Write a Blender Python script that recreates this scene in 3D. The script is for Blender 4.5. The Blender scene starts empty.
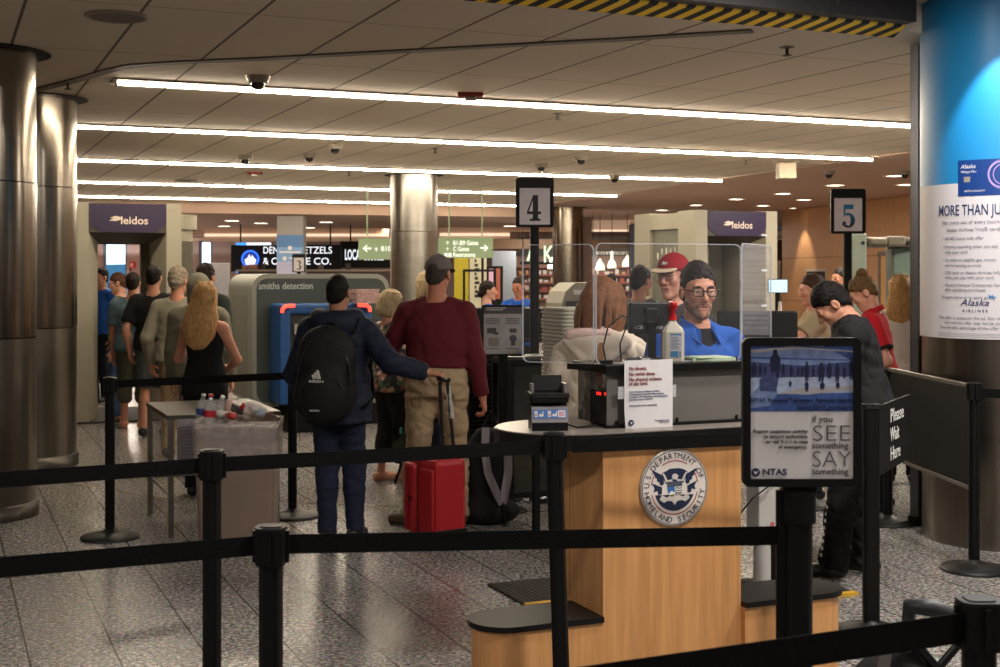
import bpy, bmesh, math, random
import numpy as np
from mathutils import Vector, Matrix

S = bpy.context.scene
COL = S.collection
R = math.radians
# ---------------------------------------------------------------- camera, world, exposure
F_PX, EYE, HOR = 1320.0, 1.70, 273.0        # focal length in pixels (1000 wide frame), eye height, horizon row
cam_d = bpy.data.cameras.new('camera')
cam_d.sensor_width = 36.0
cam_d.lens = F_PX * 36.0 / 1000.0
cam_d.shift_y = (HOR - 333.5) / 1000.0
cam_d.clip_end = 200
cam = bpy.data.objects.new('camera', cam_d)
cam.location = (0, 0, EYE)
cam.rotation_euler = (R(90), 0, 0)
COL.objects.link(cam)
S.camera = cam
cam_d.dof.use_dof = True
cam_d.dof.focus_distance = 6.3
cam_d.dof.aperture_fstop = 8.0
S.view_settings.view_transform = 'Standard'
S.view_settings.look = 'None'
S.view_settings.gamma = 1.0
S.view_settings.use_curve_mapping = False
S.view_settings.exposure = 1.52
try:
    S.cycles.use_denoising = True
    S.cycles.denoiser = 'OPENIMAGEDENOISE'
    S.cycles.max_bounces = 10
    S.cycles.transparent_max_bounces = 16
    S.cycles.sample_clamp_indirect = 4.0
    S.cycles.caustics_reflective = False
    S.cycles.caustics_refractive = False
except Exception:
    pass
W = bpy.data.worlds.new('world'); S.world = W; W.use_nodes = True
wn = W.node_tree.nodes['Background']
wn.inputs['Color'].default_value = (0.72, 0.86, 1.0, 1); wn.inputs['Strength'].default_value = 0.75
LIGHT_STRIP, LIGHT_DOWN = 25.0, 2.6
HALL_W = 27.0       # watts of each hall downlight and the added fill

TH = R(23.07)
CU, SU = math.cos(TH), math.sin(TH)
def uv(u, v, z=0.0): return Vector((CU * u - SU * v, SU * u + CU * v, z))
def touv(x, y): return (CU * x + SU * y, -SU * x + CU * y)
def WX(px, Y): return (px - 500.0) / F_PX * Y
def WZ(py, Y): return EYE - (py - HOR) / F_PX * Y
def P(px, py, Y): return Vector((WX(px, Y), Y, WZ(py, Y)))
def onz(px, py, z):
    Y = (EYE - z) * F_PX / (py - HOR)
    return Vector((WX(px, Y), Y, z))

# ---------------------------------------------------------------- materials
def lin(c):
    return tuple(((v / 255.0) / 12.92 if v / 255.0 <= 0.04045 else ((v / 255.0 + 0.055) / 1.055) ** 2.4) for v in c)
MATS = {}
def mat(name, c, rough=0.6, metal=0.0, var=0.08, scale=20.0, bump=0.0, stretch=(1, 1, 1), spec=0.5, bscale=None, alpha=1.0, trans=0.0, sheen=0.0, aniso=0.0):
    if name in MATS: return MATS[name]
    m = bpy.data.materials.new(name); m.use_nodes = True
    nt = m.node_tree; b = nt.nodes['Principled BSDF']
    l = lin(c)
    b.inputs['Roughness'].default_value = rough
    b.inputs['Metallic'].default_value = metal
    b.inputs['Specular IOR Level'].default_value = spec
    if aniso: b.inputs['Anisotropic'].default_value = aniso
    if trans: b.inputs['Transmission Weight'].default_value = trans
    if alpha < 1: b.inputs['Alpha'].default_value = alpha
    if sheen: b.inputs['Sheen Weight'].default_value = sheen
    tc = nt.nodes.new('ShaderNodeTexCoord'); mp = nt.nodes.new('ShaderNodeMapping')
    mp.inputs['Scale'].default_value = stretch
    nt.links.new(tc.outputs['Object'], mp.inputs['Vector'])
    n = nt.nodes.new('ShaderNodeTexNoise'); n.inputs['Scale'].default_value = scale; n.inputs['Detail'].default_value = 4
    nt.links.new(mp.outputs['Vector'], n.inputs['Vector'])
    r = nt.nodes.new('ShaderNodeValToRGB')
    r.color_ramp.elements[0].position = 0.3; r.color_ramp.elements[1].position = 0.7
    r.color_ramp.elements[0].color = tuple(v * (1 - var) for v in l) + (1,)
    r.color_ramp.elements[1].color = tuple(min(1, v * (1 + var)) for v in l) + (1,)
    nt.links.new(n.outputs['Fac'], r.inputs['Fac'])
    nt.links.new(r.outputs['Color'], b.inputs['Base Color'])
    if bump:
        bp = nt.nodes.new('ShaderNodeBump'); bp.inputs['Strength'].default_value = bump; bp.inputs['Distance'].default_value = 0.01
        if bscale:
            n2 = nt.nodes.new('ShaderNodeTexNoise'); n2.inputs['Scale'].default_value = bscale
            nt.links.new(mp.outputs['Vector'], n2.inputs['Vector']); nt.links.new(n2.outputs['Fac'], bp.inputs['Height'])
        else:
            nt.links.new(n.outputs['Fac'], bp.inputs['Height'])
        nt.links.new(bp.outputs['Normal'], b.inputs['Normal'])
    MATS[name] = m
    return m
def emit(name, c, strength):
    if name in MATS: return MATS[name]
    m = bpy.data.materials.new(name); m.use_nodes = True
    b = m.node_tree.nodes['Principled BSDF']
    l = lin(c)
    b.inputs['Base Color'].default_value = l + (1,)
    b.inputs['Emission Color'].default_value = l + (1,)
    b.inputs['Emission Strength'].default_value = strength
    MATS[name] = m
    return m
def glassy(name, c=(235, 240, 245), alpha=0.12, rough=0.05):
    """clear sheet: mostly transparent, a Fresnel mirror, and a little film or dust of colour c"""
    if name in MATS: return MATS[name]
    m = bpy.data.materials.new(name); m.use_nodes = True
    nt = m.node_tree; nt.nodes.clear(); L = nt.links
    out = nt.nodes.new('ShaderNodeOutputMaterial')
    tr = nt.nodes.new('ShaderNodeBsdfTransparent')
    gl = nt.nodes.new('ShaderNodeBsdfGlossy'); gl.inputs['Roughness'].default_value = rough
    df = nt.nodes.new('ShaderNodeBsdfDiffuse'); df.inputs['Color'].default_value = lin(c) + (1,)
    fr = nt.nodes.new('ShaderNodeFresnel'); fr.inputs['IOR'].default_value = 1.35
    mn = nt.nodes.new('ShaderNodeMath'); mn.operation = 'MINIMUM'; mn.inputs[1].default_value = 0.2
    L.new(fr.outputs[0], mn.inputs[0])
    m1 = nt.nodes.new('ShaderNodeMixShader'); L.new(mn.outputs[0], m1.inputs[0]); L.new(tr.outputs[0], m1.inputs[1]); L.new(gl.outputs[0], m1.inputs[2])
    ns = nt.nodes.new('ShaderNodeTexNoise'); ns.inputs['Scale'].default_value = 7; ns.inputs['Detail'].default_value = 6
    ms = nt.nodes.new('ShaderNodeMath'); ms.operation = 'MULTIPLY'; ms.inputs[1].default_value = alpha * 2; ms.use_clamp = True
    L.new(ns.outputs['Fac'], ms.inputs[0])
    m2 = nt.nodes.new('ShaderNodeMixShader'); L.new(ms.outputs[0], m2.inputs[0]); L.new(m1.outputs[0], m2.inputs[1]); L.new(df.outputs[0], m2.inputs[2])
    L.new(m2.outputs[0], out.inputs['Surface'])
    MATS[name] = m
    return m
def woodmat(name, c, axis=2, rough=0.42, panel=None):
    if name in MATS: return MATS[name]
    m = bpy.data.materials.new(name); m.use_nodes = True
    nt = m.node_tree; b = nt.nodes['Principled BSDF']
    b.inputs['Roughness'].default_value = rough
    tc = nt.nodes.new('ShaderNodeTexCoord'); mp = nt.nodes.new('ShaderNodeMapping')
    sc = [14, 14, 14]; sc[axis] = 0.9
    mp.inputs['Scale'].default_value = sc
    nt.links.new(tc.outputs['Object'], mp.inputs['Vector'])
    n = nt.nodes.new('ShaderNodeTexNoise'); n.inputs['Scale'].default_value = 2.2; n.inputs['Detail'].default_value = 7; n.inputs['Distortion'].default_value = 0.7
    nt.links.new(mp.outputs['Vector'], n.inputs['Vector'])
    r = nt.nodes.new('ShaderNodeValToRGB')
    l = lin(c)
    r.color_ramp.elements[0].position = 0.3; r.color_ramp.elements[0].color = tuple(v * k for v, k in zip(l, (0.82, 0.78, 0.72))) + (1,)
    r.color_ramp.elements[1].position = 0.72; r.color_ramp.elements[1].color = tuple(min(1, v * 1.1) for v in l) + (1,)
    nt.links.new(n.outputs['Fac'], r.inputs['Fac'])
    nt.links.new(r.outputs['Color'], b.inputs['Base Color'])
    MATS[name] = m
    return m

black_plastic = mat('black_plastic', (14, 14, 15), 0.45, var=0.1, scale=60, spec=.25)
black_powder = mat('black_powder_coat', (12, 12, 12), 0.5, var=0.1, scale=200, bump=0.05, spec=.25)
dark_metal = mat('dark_bronze_metal', (60, 55, 50), 0.42, 0.7)
white_paper = mat('white_paper', (214, 212, 214), 0.7, var=0.03)
steel = mat('steel_tube', (150, 148, 142), 0.32, 0.9)
wood = woodmat('maple_veneer', (204, 150, 96))
woodwall = woodmat('wood_wall_panel', (200, 150, 102), axis=0)
brownwood = woodmat('brown_wood_panel', (120, 66, 34), axis=2)
skin_l = (214, 160, 134); 

# ---------------------------------------------------------------- mesh builder
def new_mesh(name, vs, fs, mats, midx=None, smooth=False):
    me = bpy.data.meshes.new(name)
    me.from_pydata([tuple(v) for v in vs], [], fs)
    for m in mats: me.materials.append(m)
    if midx is not None: me.polygons.foreach_set('material_index', midx)
    if smooth is True:
        me.polygons.foreach_set('use_smooth', [True] * len(fs))
    elif isinstance(smooth, list):
        me.polygons.foreach_set('use_smooth', smooth)
    me.update()
    return me
def link(name, me, parent=None, loc=None):
    o = bpy.data.objects.new(name, me); COL.objects.link(o)
    if parent is not None: o.parent = parent
    if loc is not None: o.location = loc
    return o
def tag(o, label=None, cat=None, group=None, kind=None):
    if label: o['label'] = label
    if cat: o['category'] = cat
    if group: o['group'] = group
    if kind: o['kind'] = kind
    return o
def thing(name, label, cat, loc=(0, 0, 0), rz=0.0, group=None):
    o = bpy.data.objects.new(name, None); COL.objects.link(o)
    o.location = loc; o.rotation_euler = (0, 0, rz); o.empty_display_size = 0.1
    return tag(o, label, cat, group)
def copy_tree(o, parent=None):
    c = o.copy(); COL.objects.link(c)
    if parent is not None: c.parent = parent
    for ch in o.children: copy_tree(ch, c)
    return c

class MB:
    def __init__(s, M=None):
        s.v, s.f, s.m, s.sm = [], [], [], []
        s.M = M
        s.cur = 0
    def add(s, vs, fs, smooth=False, M=None):
        b = len(s.v)
        for v in vs:
            v = Vector(v)
            if M is not None: v = M @ v
            if s.M is not None: v = s.M @ v
            s.v.append(v)
        for f in fs:
            s.f.append([b + i for i in f]); s.m.append(s.cur); s.sm.append(smooth)
        return s
    def mi(s, i): s.cur = i; return s
    def box(s, c, d, bevel=0.0, M=None, seg=2):
        x, y, z = c; a, b, h = d[0] / 2, d[1] / 2, d[2] / 2
        if bevel <= 0:
            vs = [(x + i * a, y + j * b, z + k * h) for k in (-1, 1) for j in (-1, 1) for i in (-1, 1)]
            fs = [(0, 2, 3, 1), (4, 5, 7, 6), (0, 1, 5, 4), (2, 6, 7, 3), (0, 4, 6, 2), (1, 3, 7, 5)]
            return s.add(vs, fs, False, M)
        bm = bmesh.new(); bmesh.ops.create_cube(bm, size=1)
        for v in bm.verts: v.co = Vector((x + v.co.x * d[0], y + v.co.y * d[1], z + v.co.z * d[2]))
        bmesh.ops.bevel(bm, geom=list(bm.edges), offset=min(bevel, 0.49 * min(d)), segments=seg, profile=0.5, affect='EDGES')
        bm.verts.index_update()
        s.add([v.co.copy() for v in bm.verts], [[v.index for v in f.verts] for f in bm.faces], False, M)
        bm.free(); return s
    def box2(s, lo, hi, bevel=0.0, M=None):
        return s.box([(a + b) / 2 for a, b in zip(lo, hi)], [abs(b - a) for a, b in zip(lo, hi)], bevel, M)
    def rings(s, rings, closed=True, caps=True, smooth=True, M=None):
        n = len(rings[0]); vs = [p for r in rings for p in r]; fs = []
        for i in range(len(rings) - 1):
            for j in range(n if closed else n - 1):
                k = (j + 1) % n
                fs.append((i * n + j, i * n + k, (i + 1) * n + k, (i + 1) * n + j))
        s.add(vs, fs, smooth, M)
        if caps:
            s.add(rings[0], [list(range(n))[::-1]], False, M); s.add(rings[-1], [list(range(n))], False, M)
        return s
    def cyl(s, p0, p1, r0, r1=None, n=20, caps=True, M=None, smooth=True):
        p0, p1 = Vector(p0), Vector(p1); r1 = r0 if r1 is None else r1
        d = (p1 - p0).normalized(); a = d.orthogonal().normalized(); b = d.cross(a)
        R0 = [p0 + (a * math.cos(t) + b * math.sin(t)) * r0 for t in [2 * math.pi * i / n for i in range(n)]]
        R1 = [p1 + (a * math.cos(t) + b * math.sin(t)) * r1 for t in [2 * math.pi * i / n for i in range(n)]]
        return s.rings([R0, R1], True, caps, smooth, M)
    def lathe(s, prof, c=(0, 0, 0), n=32, M=None, a0=0.0, a1=2 * math.pi, caps=True):
        full = abs(a1 - a0 - 2 * math.pi) < 1e-6
        k = n if full else n + 1
        rings = [[(c[0] + r * math.cos(a0 + (a1 - a0) * i / n), c[1] + r * math.sin(a0 + (a1 - a0) * i / n), c[2] + z) for i in range(k)] for r, z in prof]
        return s.rings(rings, full, caps and full, True, M)
    def tube(s, pts, r, n=8, M=None, caps=True):
        pts = [Vector(p) for p in pts]; rings = []
        rs = r if isinstance(r, (list, tuple)) else [r] * len(pts)
        prev = None
        for i, p in enumerate(pts):
            d = (pts[min(i + 1, len(pts) - 1)] - pts[max(i - 1, 0)]).normalized()
            if prev is None: a = d.orthogonal().normalized()
            else:
                a = (prev - d * prev.dot(d))
                a = a.normalized() if a.length > 1e-6 else d.orthogonal().normalized()
            prev = a; b = d.cross(a)
            rings.append([p + (a * math.cos(t) + b * math.sin(t)) * rs[i] for t in [2 * math.pi * j / n for j in range(n)]])
        return s.rings(rings, True, caps, True, M)
    def ribbon(s, pts, w, th, up=(0, 0, 1), M=None):
        """flat strap: width w along 'up', thickness th"""
        pts = [Vector(p) for p in pts]; up = Vector(up); rings = []
        for i, p in enumerate(pts):
            d = (pts[min(i + 1, len(pts) - 1)] - pts[max(i - 1, 0)]).normalized()
            side = d.cross(up).normalized(); u2 = side.cross(d).normalized()
            rings.append([p + side * th / 2 + u2 * w / 2, p - side * th / 2 + u2 * w / 2, p - side * th / 2 - u2 * w / 2, p + side * th / 2 - u2 * w / 2])
        return s.rings(rings, True, True, False, M)
    def prism(s, poly, z0, z1, M=None, smooth=False):
        n = len(poly)
        ar = sum(poly[i][0] * poly[(i + 1) % n][1] - poly[(i + 1) % n][0] * poly[i][1] for i in range(n))
        if ar < 0: poly = poly[::-1]
        return s.rings([[(x, y, z0) for x, y in poly], [(x, y, z1) for x, y in poly]], True, True, smooth, M)
    def build(s, name, mats, parent=None, loc=None):
        if not isinstance(mats, (list, tuple)): mats = [mats]
        me = new_mesh(name, s.v, s.f, mats, s.m, s.sm)
        bm = bmesh.new(); bm.from_mesh(me)
        bmesh.ops.recalc_face_normals(bm, faces=bm.faces); bm.to_mesh(me); bm.free()
        return link(name, me, parent, loc)
def rrect(w, h, r, n=6, cx=0, cy=0):
    out = []
    for sx, sy, a in ((1, 1, 0), (-1, 1, 90), (-1, -1, 180), (1, -1, 270)):
        for i in range(n + 1):
            t = R(a + 90 * i / n)
            out.append((cx + sx * (w / 2 - r) + r * math.cos(t), cy + sy * (h / 2 - r) + r * math.sin(t)))
    return out
def circ(r, n=40, cx=0, cy=0): return [(cx + r * math.cos(2 * math.pi * i / n), cy + r * math.sin(2 * math.pi * i / n)) for i in range(n)]
def ringpoly(mb, r0, r1, z0, z1, a0=0, a1=360, n=48, M=None):
    full = a1 - a0 >= 360
    k = n if full else n + 1
    an = [R(a0 + (a1 - a0) * i / n) for i in range(k)]
    rings = [[(r * math.cos(t), r * math.sin(t), z) for r, z in ((r0, z0), (r1, z0), (r1, z1), (r0, z1))] for t in an]
    if full: rings.append(rings[0])
    return mb.rings(rings, True, not full, False, M)
# vertical sign frame: local x right, y up on the sign, facing -Y of the parent
FACE = Matrix(((1, 0, 0, 0), (0, 0, -1, 0), (0, 1, 0, 0), (0, 0, 0, 1)))   # (x,y,z)->(x,-z,y): z sticks out towards -Y
def face_at(x, y, z): return Matrix.Translation((x, y, z)) @ FACE

_tcache = {}
def text_mesh(body, size, bold=0.0, align='LEFT', shear=0.0, ext=0.0008, space=1.0, line=1.0):
    key = (body, size, bold, align, shear, ext, space, line)
    if key in _tcache: return _tcache[key]
    cu = bpy.data.curves.new('lettering', 'FONT')
    cu.body = body; cu.size = size; cu.offset = bold * size; cu.align_x = align; cu.shear = shear; cu.extrude = ext
    cu.space_character = space; cu.space_line = line; cu.resolution_u = 3
    o = bpy.data.objects.new('lettering', cu)
    COL.objects.link(o)
    dg = bpy.context.evaluated_depsgraph_get()
    me = bpy.data.meshes.new_from_object(o.evaluated_get(dg))
    vs = [v.co.copy() for v in me.vertices]; fs = [list(p.vertices) for p in me.polygons]
    bpy.data.objects.remove(o); bpy.data.curves.remove(cu); bpy.data.meshes.remove(me)
    _tcache[key] = (vs, fs)
    return vs, fs
def text_to(mb, body, size, x, y, z=0.0, M=None, width=None, **k):
    """add lettering to a builder: in the x,y plane at z; optional fit to a width"""
    vs, fs = text_mesh(body, size, **k)
    sx = 1.0
    if width and vs:
        w = max(v.x for v in vs) - min(v.x for v in vs)
        sx = width / w if w > 0 else 1.0
    mb.add([(x + v.x * sx, y + v.y, z + v.z) for v in vs], fs, False, M)
    return mb
# ================================================================ THE SETTING
def struct(o, name=None):
    o['kind'] = 'structure'; return o
def floor_material():
    m = bpy.data.materials.new('granite_tiles'); m.use_nodes = True
    nt = m.node_tree; L = nt.links; b = nt.nodes['Principled BSDF']
    b.inputs['Roughness'].default_value = 0.2
    b.inputs['Specular IOR Level'].default_value = 0.5
    tc = nt.nodes.new('ShaderNodeTexCoord')
    mp = nt.nodes.new('ShaderNodeMapping'); mp.vector_type = 'POINT'
    mp.inputs['Rotation'].default_value = (0, 0, -TH)
    L.new(tc.outputs['Object'], mp.inputs['Vector'])
    n1 = nt.nodes.new('ShaderNodeTexNoise'); n1.inputs['Scale'].default_value = 46; n1.inputs['Detail'].default_value = 5; n1.inputs['Roughness'].default_value = 0.75
    L.new(tc.outputs['Object'], n1.inputs['Vector'])
    vo = nt.nodes.new('ShaderNodeTexVoronoi'); vo.inputs['Scale'].default_value = 75
    L.new(tc.outputs['Object'], vo.inputs['Vector'])
    r1 = nt.nodes.new('ShaderNodeValToRGB'); e = r1.color_ramp.elements
    e[0].position = 0.42; e[0].color = lin((84, 77, 71)) + (1,)
    e[1].position = 0.6; e[1].color = lin((184, 175, 165)) + (1,)
    k = e.new(0.5); k.color = lin((128, 119, 111)) + (1,)
    L.new(n1.outputs['Fac'], r1.inputs['Fac'])
    mixv = nt.nodes.new('ShaderNodeMixRGB'); mixv.blend_type = 'OVERLAY'; mixv.inputs[0].default_value = 0.45
    L.new(r1.outputs['Color'], mixv.inputs[1]); L.new(vo.outputs['Color'], mixv.inputs[2])
    hs = nt.nodes.new('ShaderNodeHueSaturation'); hs.inputs['Saturation'].default_value = 0.45
    L.new(mixv.outputs[0], hs.inputs['Color'])
    sp = nt.nodes.new('ShaderNodeSeparateXYZ'); L.new(mp.outputs['Vector'], sp.inputs[0])
    def line(axis, pitch, w):
        d = nt.nodes.new('ShaderNodeMath'); d.operation = 'DIVIDE'; d.inputs[1].default_value = pitch
        L.new(sp.outputs[axis], d.inputs[0])
        fr = nt.nodes.new('ShaderNodeMath'); fr.operation = 'FRACT'; L.new(d.outputs[0], fr.inputs[0])
        lt = nt.nodes.new('ShaderNodeMath'); lt.operation = 'LESS_THAN'; lt.inputs[1].default_value = w / pitch
        L.new(fr.outputs[0], lt.inputs[0]); return lt
    la, lb = line('X', 0.365, 0.009), line('Y', 0.73, 0.004)
    mx = nt.nodes.new('ShaderNodeMath'); mx.operation = 'MAXIMUM'
    L.new(la.outputs[0], mx.inputs[0]); L.new(lb.outputs[0], mx.inputs[1])
    mg = nt.nodes.new('ShaderNodeMixRGB'); L.new(mx.outputs[0], mg.inputs[0]); L.new(hs.outputs[0], mg.inputs[1])
    mg.inputs[2].default_value = lin((34, 31, 29)) + (1,)
    L.new(mg.outputs[0], b.inputs['Base Color'])
    b.inputs['Roughness'].default_value = 0.24
    return m
def ceiling_material():
    m = bpy.data.materials.new('ceiling_panels'); m.use_nodes = True
    nt = m.node_tree; L = nt.links; b = nt.nodes['Principled BSDF']
    b.inputs['Roughness'].default_value = 0.8
    tc = nt.nodes.new('ShaderNodeTexCoord')
    mp = nt.nodes.new('ShaderNodeMapping'); mp.inputs['Rotation'].default_value = (0, 0, -TH)
    L.new(tc.outputs['Object'], mp.inputs['Vector'])
    sp = nt.nodes.new('ShaderNodeSeparateXYZ'); L.new(mp.outputs['Vector'], sp.inputs[0])
    def line(axis, pitch, w, off):
        a = nt.nodes.new('ShaderNodeMath'); a.operation = 'ADD'; a.inputs[1].default_value = off
        L.new(sp.outputs[axis], a.inputs[0])
        d = nt.nodes.new('ShaderNodeMath'); d.operation = 'DIVIDE'; d.inputs[1].default_value = pitch
        L.new(a.outputs[0], d.inputs[0])
        fr = nt.nodes.new('ShaderNodeMath'); fr.operation = 'FRACT'; L.new(d.outputs[0], fr.inputs[0])
        lt = nt.nodes.new('ShaderNodeMath'); lt.operation = 'LESS_THAN'; lt.inputs[1].default_value = w / pitch
        L.new(fr.outputs[0], lt.inputs[0]); return lt, fr
    la, fa = line('X', 0.65, 0.02, 0.2)
    lb, fb = line('Y', 1.72, 0.012, 0.75)
    wn1 = nt.nodes.new('ShaderNodeTexNoise'); wn1.inputs['Scale'].default_value = 1.3
    L.new(tc.outputs['Object'], wn1.inputs['Vector'])
    cr = nt.nodes.new('ShaderNodeValToRGB'); cr.color_ramp.elements[0].color = lin((222, 207, 186)) + (1,); cr.color_ramp.elements[1].color = lin((234, 220, 200)) + (1,)
    L.new(wn1.outputs['Fac'], cr.inputs['Fac'])
    m1 = nt.nodes.new('ShaderNodeMixRGB'); L.new(la.outputs[0], m1.inputs[0]); L.new(cr.outputs['Color'], m1.inputs[1]); m1.inputs[2].default_value = lin((104, 92, 78)) + (1,)
    m2 = nt.nodes.new('ShaderNodeMixRGB'); L.new(lb.outputs[0], m2.inputs[0]); L.new(m1.outputs[0], m2.inputs[1]); m2.inputs[2].default_value = lin((140, 126, 108)) + (1,)
    L.new(m2.outputs[0], b.inputs['Base Color'])
    return m
plaster = mat('warm_plaster', (206, 176, 156), 0.8, var=0.03, scale=1.2)
plaster_grey = mat('grey_plaster', (150, 146, 142), 0.75, var=0.04, scale=1.5)
soffit_m = mat('soffit_plaster', (196, 188, 178), 0.8, var=0.03, scale=1.2)

mb = MB(); mb.box2((-15.5, -4.2, -0.2), (13, 48, 0.0)); struct(mb.build('floor', floor_material()))
CZ = 3.25
def slab_uv(name, pts, z0, z1, m):
    mb = MB(); mb.prism(pts, z0, z1); return struct(mb.build(name, m))
def uvp(u, v): p = uv(u, v); return (p.x, p.y)
VB = 6.78                                                  # the line of the shutter beam
tile_poly = [uvp(-12.5, VB), uvp(9.9, VB), uvp(11.4, 12.5), (4.9, 17.7), (0.4, 31.6), uvp(12.6, 31.0), uvp(-3.5, 31.0), uvp(-9, 18)]
tile_poly = [uvp(-13.5, VB), uvp(10.6, VB), uvp(11.3, 11.6), (4.9, 17.75), (0.42, 31.3), uvp(-3.6, 30.6)]
slab_uv('ceiling', tile_poly, CZ, CZ + 0.25, ceiling_material())
slab_uv('ceiling_hall', [(-15.5, -4.2), (13, -4.2), (13, 11), uvp(10.6, VB), uvp(-13.5, VB), (-15.5, 3)], 3.44, 3.6, soffit_m)
mb = MB(); mb.box2((-15.5, 1.0, 3.5), (13, 48, 3.7)); struct(mb.build('ceiling_upper', plaster))
slab_uv('ceiling_rear', [uvp(-3.6, 30.6), (0.42, 31.3), (3.6, 48), (-15.5, 48), (-15.5, 24)], 3.03, 3.5, plaster)
slab_uv('ceiling_side', [(0.42, 31.3), (4.9, 17.75), uvp(11.3, 11.6), (13, 11), (13, 48), (3.6, 48)], CZ - .012, 3.5, plaster)
# perimeter walls
mb = MB(); mb.box2((-15.7, -4.2, 0), (-15.5, 48, 3.7)); struct(mb.build('wall_left', woodwall))
mb = MB(); mb.box2((13, -4.2, 0), (13.2, 48, 3.7)); struct(mb.build('wall_right', plaster_grey))
mb = MB(); mb.box2((-15.7, -4.4, 0), (13.2, -4.2, 3.7)); struct(mb.build('wall_front', brownwood))
YB = 44.0
mb = MB()
wx = [WX(103, YB), WX(127, YB), WX(199, YB), WX(212.5, YB)]
zt, zb = WZ(240, YB), 0.35
mb.box2((-15.5, YB, 0), (wx[0], YB + .25, 3.2)); mb.box2((wx[1], YB, 0), (wx[2], YB + .25, 3.2)); mb.box2((wx[3], YB, 0), (13, YB + .25, 3.2))
for a, b in ((0, 1), (2, 3)):
    mb.box2((wx[a], YB, zt), (wx[b], YB + .25, 3.2)); mb.box2((wx[a], YB, 0), (wx[b], YB + .25, zb))
struct(mb.build('wall_back', mat('back_wall', (168, 150, 150), 0.75, var=0.03, scale=1)))
for i, (a, b) in enumerate(((0, 1), (2, 3))):
    mb = MB(); fw = 0.07
    for x in (wx[a] + fw / 2, wx[b] - fw / 2): mb.box((x, YB + .1, (zt + zb) / 2), (fw, .1, zt - zb))
    for z in (zt - fw / 2, zb + fw / 2): mb.box(((wx[a] + wx[b]) / 2, YB + .1, z), (wx[b] - wx[a], .1, fw))
    w = struct(mb.build('window_%d' % (i + 1), mat('blue_grey_frame', (96, 120, 140), 0.5)))
    g = MB(); g.box(((wx[a] + wx[b]) / 2, YB + .1, (zt + zb) / 2), (wx[b] - wx[a], .012, zt - zb)); g.build('pane', glassy('window_glass', (200, 225, 245), 0.05), w)
# the wooded shore and water outside the windows
mb = MB(); random.seed(3)
pr = [(-60, -3)] + [(-60 + i * 2.0, 2.15 + random.uniform(-.12, .14)) for i in range(61)] + [(60, -3)]
mb.M = Matrix.Translation((0, 78, 0)) @ Matrix(((1, 0, 0, 0), (0, 0, 1, 0), (0, 1, 0, 0), (0, 0, 0, 1)))
mb.prism(pr, 0, 8); struct(mb.build('hill', mat('teal_shore', (38, 118, 148), 0.8, var=0.2, scale=0.5)))
mb = MB(); mb.box2((-60, 48.5, -1.2), (60, 78, -1.0)); struct(mb.build('water', mat('bay_water', (60, 132, 160), 0.3, var=0.1, scale=0.6)))
# the wood clad wall on the right, with a door and a darker return
A1, B1 = Vector((WX(912, 25.9), 25.9, 0)), Vector((WX(782, 32.8), 32.8, 0))
d1 = (B1 - A1).normalized(); A0 = A1 - d1 * 8.5
def wall_frame(a, b):
    d = (b - a).normalized(); n = Vector((-d.y, d.x, 0))
    return Matrix(((d.x, n.x, 0, a.x), (d.y, n.y, 0, a.y), (0, 0, 1, 0), (0, 0, 0, 1))), (b - a).length
MW, LW = wall_frame(A0, B1)
mb = MB(MW)
for i in range(5):
    for j in range(3):
        x0, x1 = LW * i / 5, LW * (i + 1) / 5; z0, z1 = 1.03 * j, 1.03 * (j + 1)
        mb.box2((x0 + .006, -.06, z0 + .006), (x1 - .006, 0, z1 - .006 if j < 2 else 3.23))
mb.mi(1).box2((0, -.2, 0), (LW, -.03, 3.23))
struct(mb.build('wall_wood', [woodwall, mat('panel_gap', (92, 58, 30), 0.6)]))
# a light door in the wood wall
tdoor = None
def at_px_on_wall(px, M=MW):
    # distance along the wall's x axis at which the wall crosses the picture column
    k = (px - 500) / F_PX
    ox, oy = M[0][3], M[1][3]; dx, dy = M[0][0], M[1][0]
    return (k * oy - ox) / (dx - k * dy)
xd0, xd1 = at_px_on_wall(899), at_px_on_wall(880)
mb = MB(MW); mb.box2((xd0, .0, 0), (xd0 + .09, .05, 2.12)); mb.box2((xd1 - .09, 0, 0), (xd1, .05, 2.12)); mb.box2((xd0, 0, 2.05), (xd1, .05, 2.14))
dr = struct(mb.build('door_1', mat('grey_door_frame', (120, 108, 98), 0.5)))
mb = MB(MW); mb.box2((xd0 + .09, 0, 0), (xd1 - .09, .03, 2.05)); mb.build('door_leaf', woodmat('pale_door', (214, 166, 110)), dr)
# dark recess beside the wood wall
mb = MB(); mb.box2((WX(768, 34), 34.0, 1.5), (WX(784, 34), 34.2, 2.55)); struct(mb.build('trim_1', mat('dark_brown_panel', (74, 38, 26), 0.6)))
mb = MB()
for k in range(14): mb.box2((WX(769, 34), 34.05, 0.1 + k * .1), (WX(784, 34), 34.1, 0.185 + k * .1))
sh = struct(mb.build('trim_2', mat('cream_slats', (226, 206, 170), 0.6)))
mb = MB(); mb.box2((WX(776, 31.6), 31.6, 0), (WX(780.5, 31.6), 31.7, 2.0)); mb2 = mb.build('trim_3', mat('grey_post', (108, 98, 92), 0.4)); struct(mb2)
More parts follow.
